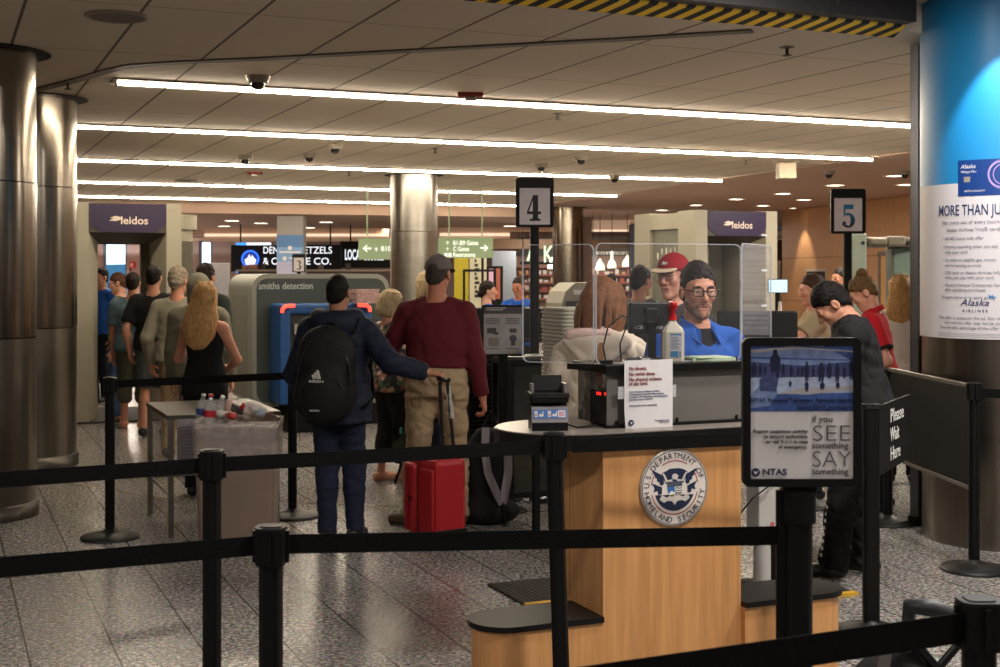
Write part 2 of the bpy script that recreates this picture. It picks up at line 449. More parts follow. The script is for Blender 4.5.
# header between the two ceilings and pale cove bands far behind
mb = MB(); 
for y, z0, z1 in ((40.0, 2.84, 2.97), (41.5, 2.72, 2.80)):
    mb.box2((-14, y, z0), (9, y + .5, z1))
struct(mb.build('trim_4', mat('cove_white', (236, 214, 196), 0.7)))
def striplight(name, label, u0, u1, v, z, group=None):
    root = thing(name, label, 'ceiling light', uv((u0 + u1) / 2, v, z), TH, group)
    L = (u1 - u0) / 2
    mb = MB(); mb.box2((-L - .04, -.13, 0.0), (L + .04, .13, .012)); mb.box2((-L - .012, -.042, -.038), (-L, .042, 0)); mb.box2((L, -.042, -.038), (L + .012, .042, 0)); mb.build('housing', mat('strip_trim', (104, 94, 80), 0.7), root)
    mb = MB(); mb.box2((-L, -.035, -.024), (L, .035, 0)); mb.build('diffuser', emit('strip_light_diffuser', (255, 238, 212), LIGHT_STRIP), root)
    return root
ZL = CZ - .012
LBL = 'long white linear ceiling light, '
def u_at(px, v, z=CZ):
    k = (px - 500) / F_PX   # X = k*Y ; X = CU*u - SU*v ; Y = SU*u + CU*v
    return v * (SU + k * CU) / (CU - k * SU)
striplight('linear_light', LBL + 'the nearest and brightest of the rows', u_at(117, 10.95), 10.2, 10.95, ZL, 'linear ceiling lights')
striplight('linear_light', LBL + 'second of the rows from the front', u_at(60, 14.42), u_at(871, 14.42), 14.42, ZL, 'linear ceiling lights')
ub = u_at(615, 18.7)
striplight('linear_light', LBL + 'third row, its long stretch meeting the steel column', u_at(60, 18.7), ub - .06, 18.7, ZL, 'linear ceiling lights')
striplight('linear_light', LBL + 'third row, its short stretch beyond a ceiling camera', ub + .06, u_at(721, 18.7), 18.7, ZL, 'linear ceiling lights')
striplight('linear_light', LBL + 'fourth row, running behind the number 4 sign', u_at(60, 23.2), u_at(616, 23.2), 23.2, ZL, 'linear ceiling lights')
striplight('linear_light', LBL + 'fifth and last row, just above the scanner', u_at(60, 27.5), u_at(522, 27.5), 27.5, ZL, 'linear ceiling lights')
# light lines of the far concourse
for nm, x0, x1, y, Y, lb in (('cove_light', 205, 388, 235, 40.0, 'pale glowing cove line above the pretzel shop sign'), ('cove_light', 440, 585, 234.5, 39.0, 'pale glowing cove line behind the number 4 sign post'), ('cove_light', 588, 628, 231, 38.5, 'short pale cove line just right of the far steel column')):
    z = WZ(y, Y)
    r = thing(nm, lb, 'ceiling light', (WX((x0 + x1) / 2, Y), Y - .01, z)); L = (WX(x1, Y) - WX(x0, Y)) / 2
    mb = MB(); mb.box2((-L, -.06, -.04), (L, .0, .035)); mb.build('diffuser', emit('cove_glow', (255, 226, 196), .34), r)
    mb = MB(); mb.box2((-L - .05, 0, -.2), (L + .05, .06, .6)); mb.build('housing', MATS['cove_white'], r)
# recessed downlights in the rear ceiling
DL = [(937, 171, 'square recessed downlight nearest the blue advertising pillar'), (955, 0, None), (783, 193.5, 'square downlight above the gap left of the number 5 sign'), (835, 185, 'square downlight just above the top of the number 5 sign'),
      (896, 175.5, 'square downlight at upper right, left of the pillar edge'), (906, 184.5, 'square downlight touching the pillar edge over the wood wall'),
      (736, 199, 'square downlight above the leidos sign on the right scanner'), (804, 199.6, 'square downlight over the wood wall top, left of the number 5 sign'), (696, 205, 'square downlight above the middle of the right scanner'),
      (763, 205.5, 'square downlight just right above the right leidos sign'), (662, 210, 'square downlight above the left edge of the right scanner'), (793, 208, 'small round bright downlight at the top corner of the wood wall'),
      (232, 220.5, 'oblong downlight first to the right of the left scanner'), (224, 226, 'dim oblong downlight right beside the left scanner top'), (261, 223, 'oblong downlight above the pretzel shop logo'), (326, 222, 'oblong downlight above the end of the pretzel sign'), (309, 227.5, 'dim oblong downlight above the word ending in the pretzel sign'),
      (388, 229, 'oblong downlight touching the left side of the steel column'), (466, 229, 'oblong downlight above the green gates sign'), (510, 226, 'oblong downlight just left of the number 4 post'),
      (625, 224, 'oblong downlight first right of the far steel column')]
lamp_glow = emit('downlight_lens', (255, 232, 200), LIGHT_DOWN)
for px, py, lb in DL:
    if lb is None: continue
    zc = CZ - .012 if px > 560 else 3.03
    p = onz(px, py, zc)
    w = 0.24 if py < 212 else 0.32
    if 'round' in lb: w = .16
    r = thing('recessed_downlight', lb, 'downlight', p, TH if py < 212 else 0, 'recessed downlights')
    mb = MB()
    if 'round' in lb: ringpoly(mb, w / 2, w / 2 + .03, -.012, .0); 
    else:
        for a in (-1, 1):
            mb.box((a * (w / 2 + .012), 0, -.005), (.024, w + .05, .01)); mb.box((0, a * (w / 2 + .012), -.005), (w, .024, .01))
    mb.build('trim_ring', mat('light_housing', (205, 200, 190), 0.5), r)
    mb = MB()
    if 'round' in lb: mb.cyl((0, 0, -.008), (0, 0, 0), w / 2)
    else: mb.box((0, 0, -.004), (w, w, .008))
    mb.build('lens', lamp_glow, r)
def area(name, loc, sx, sy, watts, c=(1, .84, .66), rz=0, rx=0):
    l = bpy.data.lights.new(name, 'AREA'); l.shape = 'RECTANGLE'; l.size = sx; l.size_y = sy; l.energy = watts; l.color = c
    o = bpy.data.objects.new(name, l); COL.objects.link(o); o.location = loc; o.rotation_euler = (rx, 0, rz)
    return o
# wash on the wood wall from the small round downlight, the other wash lamp lights the pillar
def spot(name, loc, tgt, watts, angle, blend=0.6, c=(1, .86, .68), r=.05):
    l = bpy.data.lights.new(name, 'SPOT'); l.energy = watts; l.spot_size = R(angle); l.spot_blend = blend; l.color = c; l.shadow_soft_size = r
    o = bpy.data.objects.new(name, l); COL.objects.link(o); o.location = loc
    o.rotation_euler = (Vector(tgt) - Vector(loc)).to_track_quat('-Z', 'Y').to_euler()
    return o
wp = MW @ Vector((at_px_on_wall(805), 0.55, 3.2)); wt = MW @ Vector((at_px_on_wall(805), 0.0, 1.6))
spot('wall_wash_lamp', wp, wt, 34, 62)
for x, y, w in ((4.3, 15.4, 34), (6.2, 12.0, 80), (1.0, 33.5, 60), (-9.5, 33.0, 60), (-12.0, 41.0, 170), (4.0, 39.0, 60), (3.2, 25.0, 50)):
    area('concourse_fill_light', (x, y, 3.02 if y > 32 else 3.22), .4, .4, w, (1, .88, .76))  # fixtureless fill lamps, added to brighten the concourse and the right side
# hall downlights over the queue before the beam; the last is an added fill
for x, y, k in ((1.8, 3.3, 1.3), (-2.6, 1.8, .8), (-5.5, 3.2, .8), (4.4, 1.6, .55), (.2, -.9, .8), (2.9, 5.4, 1.5)):
    area('hall_downlight_and_fill', (x, y, 3.43), .35, .35, HALL_W * k, (1, .93, .85))

# ---------------------------------------------------------------- shutter beam with warning stripes
bx = thing('shutter_beam', 'dark steel roller shutter beam with yellow and black warning stripes below', 'beam', uv(0, VB, 0), TH)
u0, u1 = -6.0, touv(2.46, 8.5)[0]
mb = MB(); mb.box2((u0, -.25, 3.262), (u1, -.005, 3.43)); mb.box2((u0, -.28, 3.41), (u1, -.25, 3.44)); mb.build('housing', mat('beam_steel', (58, 58, 62), 0.45, 0.5), bx)
def stripe_mat():
    m = bpy.data.materials.new('warning_stripes'); m.use_nodes = True
    nt = m.node_tree; b = nt.nodes['Principled BSDF']; b.inputs['Roughness'].default_value = .5
    tc = nt.nodes.new('ShaderNodeTexCoord'); sp = nt.nodes.new('ShaderNodeSeparateXYZ'); nt.links.new(tc.outputs['Object'], sp.inputs[0])
    a = nt.nodes.new('ShaderNodeMath'); a.operation = 'MULTIPLY_ADD'; a.inputs[1].default_value = .9; nt.links.new(sp.outputs['Y'], a.inputs[0]); nt.links.new(sp.outputs['X'], a.inputs[2])
    d = nt.nodes.new('ShaderNodeMath'); d.operation = 'DIVIDE'; d.inputs[1].default_value = .125; nt.links.new(a.outputs[0], d.inputs[0])
    f = nt.nodes.new('ShaderNodeMath'); f.operation = 'FRACT'; nt.links.new(d.outputs[0], f.inputs[0])
    g = nt.nodes.new('ShaderNodeMath'); g.operation = 'GREATER_THAN'; g.inputs[1].default_value = .5; nt.links.new(f.outputs[0], g.inputs[0])
    mx = nt.nodes.new('ShaderNodeMixRGB'); mx.inputs[1].default_value = lin((24, 22, 20)) + (1,); mx.inputs[2].default_value = lin((244, 200, 50)) + (1,)
    nt.links.new(g.outputs[0], mx.inputs[0]); nt.links.new(mx.outputs[0], b.inputs['Base Color'])
    return m
mb = MB(); mb.rings([[(u, -.15, 3.262), (u, -.14, 3.245), (u, -.035, 3.196), (u, -.025, 3.204), (u, -.025, 3.262)] for u in (u0, u1)], True, True, False); mb.build('warning_strip', stripe_mat(), bx)
mb = MB()
for k in range(9): mb.cyl((u1 - .6 - k * .62, -.256, 3.34), (u1 - .6 - k * .62, -.248, 3.34), .008, n=8)
mb.build('bolt', steel, bx)
gr = thing('shutter_guide', 'dark vertical shutter guide rail against the left side of the blue pillar', 'guide rail', (WX(917.5, 8.9), 8.9, 0), TH)
mb = MB(); mb.box2((-.02, -.03, 0), (-.008, .05, 3.24)); mb.box2((.008, -.03, 0), (.02, .05, 3.24)); mb.box2((-.02, .035, 0), (.02, .05, 3.24)); mb.build('channel', mat('guide_steel', (112, 114, 120), 0.35, 0.8), gr)
mb = MB(); mb.box2((-.036, -.036, 0), (.036, .054, .06)); mb.build('foot_plate', black_powder, gr)

# ---------------------------------------------------------------- curved ceiling track
pts = []
for px, py in ((20, 93), (50, 86), (85, 77), (108, 70), (130, 65), (170, 62), (250, 58.5), (400, 50.5), (500, 45), (620, 38.5), (752, 30)):
    pts.append(onz(px, py, CZ))
mb = MB()
for i in range(len(pts) - 1):
    a, b = pts[i], pts[i + 1]; d = (b - a).normalized(); n = Vector((-d.y, d.x, 0)) * .05
    mb.add([a - n + Vector((0, 0, -.012)), b - n + Vector((0, 0, -.012)), b + n + Vector((0, 0, -.012)), a + n + Vector((0, 0, -.012)), a - n, b - n, b + n, a + n],
           [(0, 1, 2, 3), (7, 6, 5, 4), (0, 4, 5, 1), (2, 6, 7, 3), (0, 3, 7, 4), (1, 5, 6, 2)])
struct(mb.build('trim_5', mat('ceiling_track', (104, 96, 86), 0.5, 0.3)))

# ---------------------------------------------------------------- steel columns
def column_mat(name, c, rough, sz, v=.1, aniso=.0):
    return mat(name, c, rough, 1.0, var=v, scale=3.0, stretch=(sz[0], sz[1], sz[2]), bump=0.06, aniso=aniso)
col_hi = column_mat('brushed_steel', (138, 130, 118), 0.2, (.6, .6, 3.0))
col_lo = column_mat('brushed_steel_low', (134, 127, 116), 0.3, (8, 8, .3))
def column(label, x, y, r, top, seams, cm=None):
    c = thing('steel_column', label, 'column', (x, y, 0), 0, 'round steel columns')
    zs = [0.0] + seams + [top]
    for i in range(len(zs) - 1):
        rr = r * (1.0 if i % 2 == 0 else 1.012)
        mb = MB(); mb.lathe([(rr, zs[i] + .004), (rr, zs[i + 1] - .004)], n=64)
        mb.box((0.2 * rr, -rr * .985, (zs[i] + zs[i + 1]) / 2), (.006, .012, zs[i + 1] - zs[i] - .02))
        mb.build('cladding', cm or (col_lo if i == 0 else col_hi), c)
    mb = MB(); ringpoly(mb, r * .985, r + .1, top - .004, top + .0); mb.build('gap_shade_ring', mat('dark_gap', (34, 30, 27), 0.8), c)  # flat dark ring paints the shade of the open gap around the column
    mb = MB(); mb.lathe([(r + .02, 0), (r + .02, .1), (r, .105)], n=48, caps=False); mb.build('base_band', mat('base_band_steel', (90, 86, 80), 0.4, .9), c)
    return c
RC = .38
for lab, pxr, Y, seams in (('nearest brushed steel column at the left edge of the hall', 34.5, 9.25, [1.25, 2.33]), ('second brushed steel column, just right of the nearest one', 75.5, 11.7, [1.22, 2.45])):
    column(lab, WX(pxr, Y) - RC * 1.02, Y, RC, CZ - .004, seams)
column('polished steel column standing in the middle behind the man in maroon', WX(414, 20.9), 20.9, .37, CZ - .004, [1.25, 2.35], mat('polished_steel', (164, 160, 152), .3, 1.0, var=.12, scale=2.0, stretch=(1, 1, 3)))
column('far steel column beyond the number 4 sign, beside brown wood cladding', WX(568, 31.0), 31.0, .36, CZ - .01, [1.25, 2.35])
mb = MB(); mb.box2((WX(579, 31.4), 31.4, 0), (WX(592, 31.4), 31.9, 3.03)); tag(mb.build('wood_pier', brownwood), 'brown wood clad pier beside the far steel column', 'pier')

# ---------------------------------------------------------------- advertising pillar
PC = Vector((3.225, 8.49, 0)); PR = .5
PB = math.atan2(-PC.x, -PC.y)            # bearing of the camera side
ad = thing('advertising_pillar', 'large round pillar wrapped in a blue and white airline card advert', 'pillar', PC)
mb = MB(); mb.lathe([(PR - .012, 0), (PR - .012, 3.44)], n=96); mb.build('steel_cladding', col_lo, ad)
zA, zB = WZ(340, 8.0), WZ(181.5, 8.0)
mb = MB(); mb.lathe([(PR, zB), (PR, 3.435)], n=96, caps=False); mb.build('blue_wrap', mat('advert_blue', (26, 128, 186), 0.42, var=.04, scale=1.5), ad)
mb = MB(); mb.lathe([(PR, zA), (PR, zB)], n=96, caps=False); mb.build('white_wrap', mat('advert_white', (206, 202, 206), 0.5, var=.02), ad)
def on_pillar(mb, polys, x0, z0, lift):
    """x (metres along the surface from the camera side, right +), z -> curved"""
    for vs, fs in polys:
        mb.add([Vector(((PR + lift + v[2]) * math.sin(PB - (x0 + v[0]) / PR), (PR + lift + v[2]) * math.cos(PB - (x0 + v[0]) / PR), z0 + v[1])) for v in vs], fs)
def gridpoly(x0, z0, x1, z1, n=16, th=.001):
    vs, fs = [], []
    for i in range(n + 1):
        x = x0 + (x1 - x0) * i / n
        vs += [(x, z0, th), (x, z1, th)]
    for i in range(n): fs.append((2 * i, 2 * i + 2, 2 * i + 3, 2 * i + 1))
    return vs, fs
def pillar_x(px): return (math.asin(max(-1, min(1, (px - 1000.0) / 81.0)))) * PR
def pz(py): return WZ(py, 8.02)
navy = mat('print_navy', (24, 42, 92), .5, var=.02); pgrey = mat('print_grey', (112, 112, 126), .6, var=.02)
mb = MB(); on_pillar(mb, [gridpoly(pillar_x(959.5), pz(195), pillar_x(959.5) + .46, pz(158.5))], 0, 0, .0008); mb.build('card_picture', mat('card_blue', (20, 58, 122), .35, var=.06, scale=4), ad)
mb = MB()
ringv = []
for k, (r0, r1, ox) in enumerate(((.075, .083, 0), (.062, .067, .012), (.088, .091, .006))):
    vs, fs = [], []
    for i in range(41):
        t = 2 * math.pi * i / 40
        vs += [(ox + r0 * math.cos(t), r0 * math.sin(t), .0016), (ox + r1 * math.cos(t), r1 * math.sin(t), .0016)]
    for i in range(40): fs.append((2 * i, 2 * i + 1, 2 * i + 3, 2 * i + 2))
    ringv.append((vs, fs))
on_pillar(mb, ringv, pillar_x(1001), pz(174), .001); mb.build('card_rings', mat('ring_lilac', (176, 150, 205), .4), ad)
def ptext(name, lines, m, align='LEFT', bold=0.0, shear=0.0, condense=None):
    mb = MB()
    for body, px, py, size, wpx in lines:
        vs, fs = text_mesh(body, size, bold=bold, shear=shear, align='LEFT')
        sx = 1.0
        if wpx: sx = wpx / max(v.x for v in vs)
        on_pillar(mb, [([(v.x * sx, v.y, .0006 + v.z * .5) for v in vs], fs)], pillar_x(px), pz(py), .0018)
    return mb.build(name, m, ad)
ptext('card_lettering', [('Alaska', 962, 167, .036, None), ('Mileage Plan', 962, 171.5, .020, None), ('ANITA HOLIDAY', 965, 191, .017, None)], white_paper, shear=.2)
mb = MB(); on_pillar(mb, [gridpoly(pillar_x(965), pz(181), pillar_x(971), pz(175.5), 4)], 0, 0, .001); mb.build('card_chip', mat('chip_silver', (196, 190, 180), .3, .6), ad)
ptext('headline', [('MORE THAN JUST', 940.5, 214.2, .094, .475)], navy, bold=.004)
ptext('body_lettering', [('Get more out of every journey', 944, 223, .0315, None), ('Alaska Airlines Visa\u00ae cardholder', 948, 230.5, .0315, None),
    ('\u2022 60,000 bonus mile offer', 945, 239, .0265, None), ('\u2022 Priority boarding when you pay', 945, 247.5, .0265, None), ('  with your card', 945, 253, .0265, None),
    ('\u2022 2x miles on eligible gas, transit', 945, 261, .0265, None), ('  and streaming services', 945, 266.5, .0265, None), ('\u2022 20% back on Alaska Airlines inflight', 945, 274, .0265, None), ('  when you pay with your card', 945, 279, .0265, None),
    ("\u2022 Alaska's Famous Companion Fare", 945, 286.5, .0265, None), ('  after qualifying purchases', 945, 291.5, .0265, None), ('To learn more or to apply go to', 943, 299, .0265, None),
    ('This offer is unique to this ad. Our offers', 941, 320, .0265, None), ('vary and this offer may not be available', 946, 325, .0265, None), ('You can take advantage of this offer', 942, 330, .0265, None)], pgrey, bold=-.004)
ptext('web_lettering', [('My', 988, 299, .036, None)], mat('print_blue', (40, 120, 190), .5), bold=.014)
ptext('airline_logo', [('Alaska', 961.5, 306, .056, .178)], navy, bold=.006, shear=.35)
ptext('airline_logo_line', [('A I R L I N E S', 963.5, 312.5, .024, .155)], navy, bold=.002)
mb = MB()
for k in range(3): on_pillar(mb, [gridpoly(pillar_x(940), pz(334.6 + k * 1.7), .45, pz(334.0 + k * 1.7))], 0, 0, .0012)
mb.build('small_print', mat('print_pale', (172, 170, 178), .6), ad)
spot('advert_lamp', PC + Vector((-.30, -1.0, 3.42)), PC + Vector((-.08, -.48, 2.45)), 50, 50, .35, (.95, .97, 1), .02)
area('advert_downlight', PC + Vector((-1.0, -1.6, 3.43)), .3, .3, 9, (1, .9, .8))
# ================================================================ PEOPLE: bodies and clothes grown as smooth fields
def V3(*a): return np.array(a if len(a) == 3 else a[0], dtype=float)
def nrm(v): v = np.asarray(v, float); return v / (np.linalg.norm(v) + 1e-12)
def wob(x, y, z, freq, seed):
    rg = np.random.RandomState(seed); o = 0
    for k in range(5):
        d = rg.normal(size=3); d /= np.linalg.norm(d); o = o + np.sin((x * d[0] + y * d[1] + z * d[2]) * freq * (0.7 + .3 * k) + rg.uniform(0, 6.28))
    return o / 5
class Field:
    def __init__(s, lo, hi, step, fine=()):
        s.ax = []
        for a in range(3):
            x = lo[a]; out = [x]
            while x < hi[a]:
                st = step
                for c, h, fs in fine:
                    if c[a] - h - fs <= x <= c[a] + h: st = min(st, fs)
                x += st; out.append(x)
            s.ax.append(np.array(out))
        s.D = np.full([len(a) for a in s.ax], 1.0, np.float32)
        s.step = step
    def blk(s, lo, hi, m):
        sl = []
        for a in range(3):
            i0 = max(0, np.searchsorted(s.ax[a], lo[a] - m) - 1); i1 = min(len(s.ax[a]), np.searchsorted(s.ax[a], hi[a] + m) + 1)
            sl.append(slice(i0, max(i1, i0)))
        return tuple(sl)
    def pts(s, sl):
        return s.ax[0][sl[0]][:, None, None], s.ax[1][sl[1]][None, :, None], s.ax[2][sl[2]][None, None, :]
    def mix(s, sl, d, k, op):
        A = s.D[sl]; d = d.astype(np.float32)
        if op == 's': d = -d
        if op == 'u':
            if k <= 0: s.D[sl] = np.minimum(A, d)
            else:
                h = np.clip(.5 + .5 * (A - d) / k, 0, 1); s.D[sl] = A + (d - A) * h - k * h * (1 - h)
        else:
            if k <= 0: s.D[sl] = np.maximum(A, d)
            else:
                h = np.clip(.5 - .5 * (A - d) / k, 0, 1); s.D[sl] = A + (d - A) * h + k * h * (1 - h)
    def rc(s, a, b, ra, rb, k=.02, op='u', cut=False, sq=None):
        a, b = V3(a), V3(b); m = max(ra, rb) + k + .03
        sl = s.blk(np.minimum(a, b), np.maximum(a, b), m)
        if s.D[sl].size == 0: return s
        X, Y, Z = s.pts(sl); ba = b - a; L2 = ba @ ba + 1e-12
        t = ((X - a[0]) * ba[0] + (Y - a[1]) * ba[1] + (Z - a[2]) * ba[2]) / L2
        tc = np.clip(t, 0, 1)
        dx, dy, dz = X - a[0] - tc * ba[0], Y - a[1] - tc * ba[1], Z - a[2] - tc * ba[2]
        if sq is not None:      # flatten along a direction: sq = (direction, factor)
            n, f = nrm(sq[0]), sq[1]; q = dx * n[0] + dy * n[1] + dz * n[2]
            dx, dy, dz = dx + n[0] * q * (f - 1), dy + n[1] * q * (f - 1), dz + n[2] * q * (f - 1)
        d = np.sqrt(dx * dx + dy * dy + dz * dz) - (ra + (rb - ra) * tc)
        if sq is not None: d = d / max(1.0, sq[1] ** .5)
        if cut: d = np.maximum(d, (t - 1) * math.sqrt(L2))
        s.mix(sl, d, k, op); return s
    def chain(s, pts, rs, k=.02, op='u', cut=False):
        for i in range(len(pts) - 1): s.rc(pts[i], pts[i + 1], rs[i], rs[i + 1], k, op, cut and i == len(pts) - 2)
        return s
    def ell(s, c, rad, k=.02, op='u', ax=None):
        c, rad = V3(c), V3(rad); m = max(rad) + k + .03
        sl = s.blk(c, c, m)
        if s.D[sl].size == 0: return s
        X, Y, Z = s.pts(sl); x, y, z = X - c[0], Y - c[1], Z - c[2]
        if ax is not None:
            x, y, z = (x * ax[0][0] + y * ax[0][1] + z * ax[0][2], x * ax[1][0] + y * ax[1][1] + z * ax[1][2], x * ax[2][0] + y * ax[2][1] + z * ax[2][2])
        q = np.sqrt((x / rad[0]) ** 2 + (y / rad[1]) ** 2 + (z / rad[2]) ** 2) + 1e-6
        g = np.sqrt((x / rad[0] ** 2) ** 2 + (y / rad[1] ** 2) ** 2 + (z / rad[2] ** 2) ** 2) + 1e-6
        d = q * (q - 1) / g
        s.mix(sl, d, k, op); return s
    def torso(s, O, ax, prof, off=0., k=.02, op='u', h0=None, h1=None):
        """prof rows: height, half width, half depth, forward offset"""
        pr = np.array(prof, float); hs = pr[:, 0]
        h0 = hs[0] if h0 is None else h0; h1 = hs[-1] if h1 is None else h1
        ax = np.array(ax, float); w = pr[:, 1].max() + off + .05
        cs = [O + ax[2] * h for h in (h0, h1)]
        sl = s.blk(np.minimum(*cs) - w, np.maximum(*cs) + w, .02)
        X, Y, Z = s.pts(sl); x0, y0, z0 = X - O[0], Y - O[1], Z - O[2]
        x = x0 * ax[0][0] + y0 * ax[0][1] + z0 * ax[0][2]; y = x0 * ax[1][0] + y0 * ax[1][1] + z0 * ax[1][2]; h = x0 * ax[2][0] + y0 * ax[2][1] + z0 * ax[2][2]
        rx = np.interp(h, hs, pr[:, 1]) + off; ry = np.interp(h, hs, pr[:, 2]) + off; cy = np.interp(h, hs, pr[:, 3])
        yy = (y - cy) / ry; xx = x / rx
        q = (np.abs(xx) ** 2.4 + np.abs(yy) ** 2.4) ** (1 / 2.4)
        d = (q - 1) * np.minimum(rx, ry)
        d = np.maximum(d, np.maximum(h - h1, h0 - h))
        s.mix(sl, d, k, op); return s
    def plane(s, p, n, k=0.0):
        """keep the side opposite to n"""
        X, Y, Z = s.pts((slice(None),) * 3); n = nrm(n)
        d = (X - p[0]) * n[0] + (Y - p[1]) * n[1] + (Z - p[2]) * n[2] + np.zeros_like(s.D)
        s.mix((slice(None),) * 3, d, k, 'i'); return s
    def noise(s, amp, freq, seed, st=(1, 1, 1)):
        i = np.nonzero(np.abs(s.D) < .04)
        if len(i[0]) == 0: return s
        x, y, z = s.ax[0][i[0]] * st[0], s.ax[1][i[1]] * st[1], s.ax[2][i[2]] * st[2]
        s.D[i] += (amp * wob(x, y, z, freq, seed)).astype(np.float32); return s
    def crease(s, amp, freq, seed, st=(1, 1, 1)):
        i = np.nonzero(np.abs(s.D) < .04)
        if len(i[0]) == 0: return s
        x, y, z = s.ax[0][i[0]] * st[0], s.ax[1][i[1]] * st[1], s.ax[2][i[2]] * st[2]
        s.D[i] += (amp * (1 - np.minimum(1, np.abs(wob(x, y, z, freq, seed)) * 4))).astype(np.float32); return s
    def mesh(s, name, mats, parent=None, smooth_it=1, pick=None):
        D = s.D; B = D < 0
        n = [a - 1 for a in D.shape]
        cnt = np.zeros(n, np.int8)
        for i in (0, 1):
            for j in (0, 1):
                for k in (0, 1): cnt += B[i:i + n[0], j:j + n[1], k:k + n[2]]
        act = (cnt > 0) & (cnt < 8)
        idx = np.argwhere(act)
        if len(idx) == 0: return None
        I = np.full(n, -1, np.int32); I[act] = np.arange(len(idx))
        cor = [(i, j, k) for k in (0, 1) for j in (0, 1) for i in (0, 1)]
        vals = np.stack([D[idx[:, 0] + c[0], idx[:, 1] + c[1], idx[:, 2] + c[2]] for c in cor], 1)
        pos = np.zeros((len(idx), 3)); ct = np.zeros(len(idx))
        for e0 in range(8):
            for ax in range(3):
                if cor[e0][ax]: continue
                e1 = e0 + (1, 2, 4)[ax]
                va, vb = vals[:, e0], vals[:, e1]; m = (va < 0) != (vb < 0)
                t = np.where(m, va / np.where(m, va - vb, 1), 0); t = np.clip(t, 0, 1)
                p = np.zeros((len(idx), 3))
                for a in range(3):
                    b0 = s.ax[a][idx[:, a] + cor[e0][a]]; b1 = s.ax[a][idx[:, a] + cor[e1][a]]
                    p[:, a] = b0 + (b1 - b0) * t
                pos += p * m[:, None]; ct += m
        pos /= ct[:, None]
        faces = []
        def quads(A, Bm, off1, off2):
            pass
        sx = B[:-1] != B[1:]; q = np.argwhere(sx[:, 1:-1, 1:-1]); q[:, 1] += 1; q[:, 2] += 1
        def put(c, ins):
            ok = (c >= 0).all(1); c = c[ok]; ins = ins[ok]
            c[~ins] = c[~ins][:, ::-1]; faces.append(c)
        if len(q):
            i, j, k = q.T; put(np.stack([I[i, j - 1, k - 1], I[i, j, k - 1], I[i, j, k], I[i, j - 1, k]], 1), B[i, j, k])
        sy = B[:, :-1] != B[:, 1:]; q = np.argwhere(sy[1:-1, :, 1:-1]); q[:, 0] += 1; q[:, 2] += 1
        if len(q):
            i, j, k = q.T; put(np.stack([I[i - 1, j, k - 1], I[i - 1, j, k], I[i, j, k], I[i, j, k - 1]], 1), B[i, j, k])
        sz = B[:, :, :-1] != B[:, :, 1:]; q = np.argwhere(sz[1:-1, 1:-1, :]); q[:, 0] += 1; q[:, 1] += 1
        if len(q):
            i, j, k = q.T; put(np.stack([I[i - 1, j - 1, k], I[i, j - 1, k], I[i, j, k], I[i - 1, j, k]], 1), B[i, j, k])
        F = np.concatenate(faces)
        for _ in range(smooth_it):
            acc = np.zeros_like(pos); c2 = np.zeros(len(pos))
            for a, b in ((0, 1), (1, 2), (2, 3), (3, 0)):
                np.add.at(acc, F[:, a], pos[F[:, b]]); np.add.at(acc, F[:, b], pos[F[:, a]])
                np.add.at(c2, F[:, a], 1); np.add.at(c2, F[:, b], 1)
            pos = pos * .5 + .5 * acc / np.maximum(c2, 1)[:, None]
        me = bpy.data.meshes.new(name)
        me.vertices.add(len(pos)); me.vertices.foreach_set('co', pos.astype(np.float32).ravel())
        me.loops.add(len(F) * 4); me.loops.foreach_set('vertex_index', F.astype(np.int32).ravel())
        me.polygons.add(len(F)); me.polygons.foreach_set('loop_start', np.arange(0, len(F) * 4, 4, dtype=np.int32))
        me.polygons.foreach_set('loop_total', np.full(len(F), 4, np.int32))
        me.polygons.foreach_set('use_smooth', np.ones(len(F), bool))
        if not isinstance(mats, (list, tuple)): mats = [mats]
        for m in mats: me.materials.append(m)
        if pick is not None:
            me.polygons.foreach_set('material_index', pick(pos[F].mean(1)).astype(np.int32))
        me.update(calc_edges=True); me.validate()
        return link(name, me, parent)

def ik(S, T, l1, l2, pole):
    S, T = V3(S), V3(T); d = T - S; L = np.linalg.norm(d)
    L2 = min(L, (l1 + l2) * .998); u = d / (L + 1e-9)
    a = (l1 * l1 - l2 * l2 + L2 * L2) / (2 * L2); h = math.sqrt(max(0, l1 * l1 - a * a))
    p = V3(pole) - u * (V3(pole) @ u); p = nrm(p)
    return S + u * a + p * h, S + u * L2
def rotm(yaw=0, pitch=0, roll=0):
    """columns: right, forward, up of a frame turned left by yaw, nose down by pitch, tipped right by roll (degrees)"""
    M = Matrix.Rotation(R(yaw), 3, 'Z') @ Matrix.Rotation(R(-pitch), 3, 'X') @ Matrix.Rotation(R(roll), 3, 'Y')
    return np.array([[M[r][c] for r in range(3)] for c in range(3)])      # rows are axes
SKIN = {}
def skin(c): return mat('skin_%02x%02x%02x' % c, c, 0.5, var=.05, scale=18, spec=.35)
def cloth(name, c, bump=.25, scale=260, rough=.85, var=.1): return mat(name, c, rough, var=var, scale=scale, bump=bump, spec=.25, sheen=.0)
def hairmat(name, c, var=.4): return mat(name, tuple(int(v * .92) for v in c), .58, var=var, scale=60, stretch=(2.2, 2.2, .3), bump=.6, spec=.18)

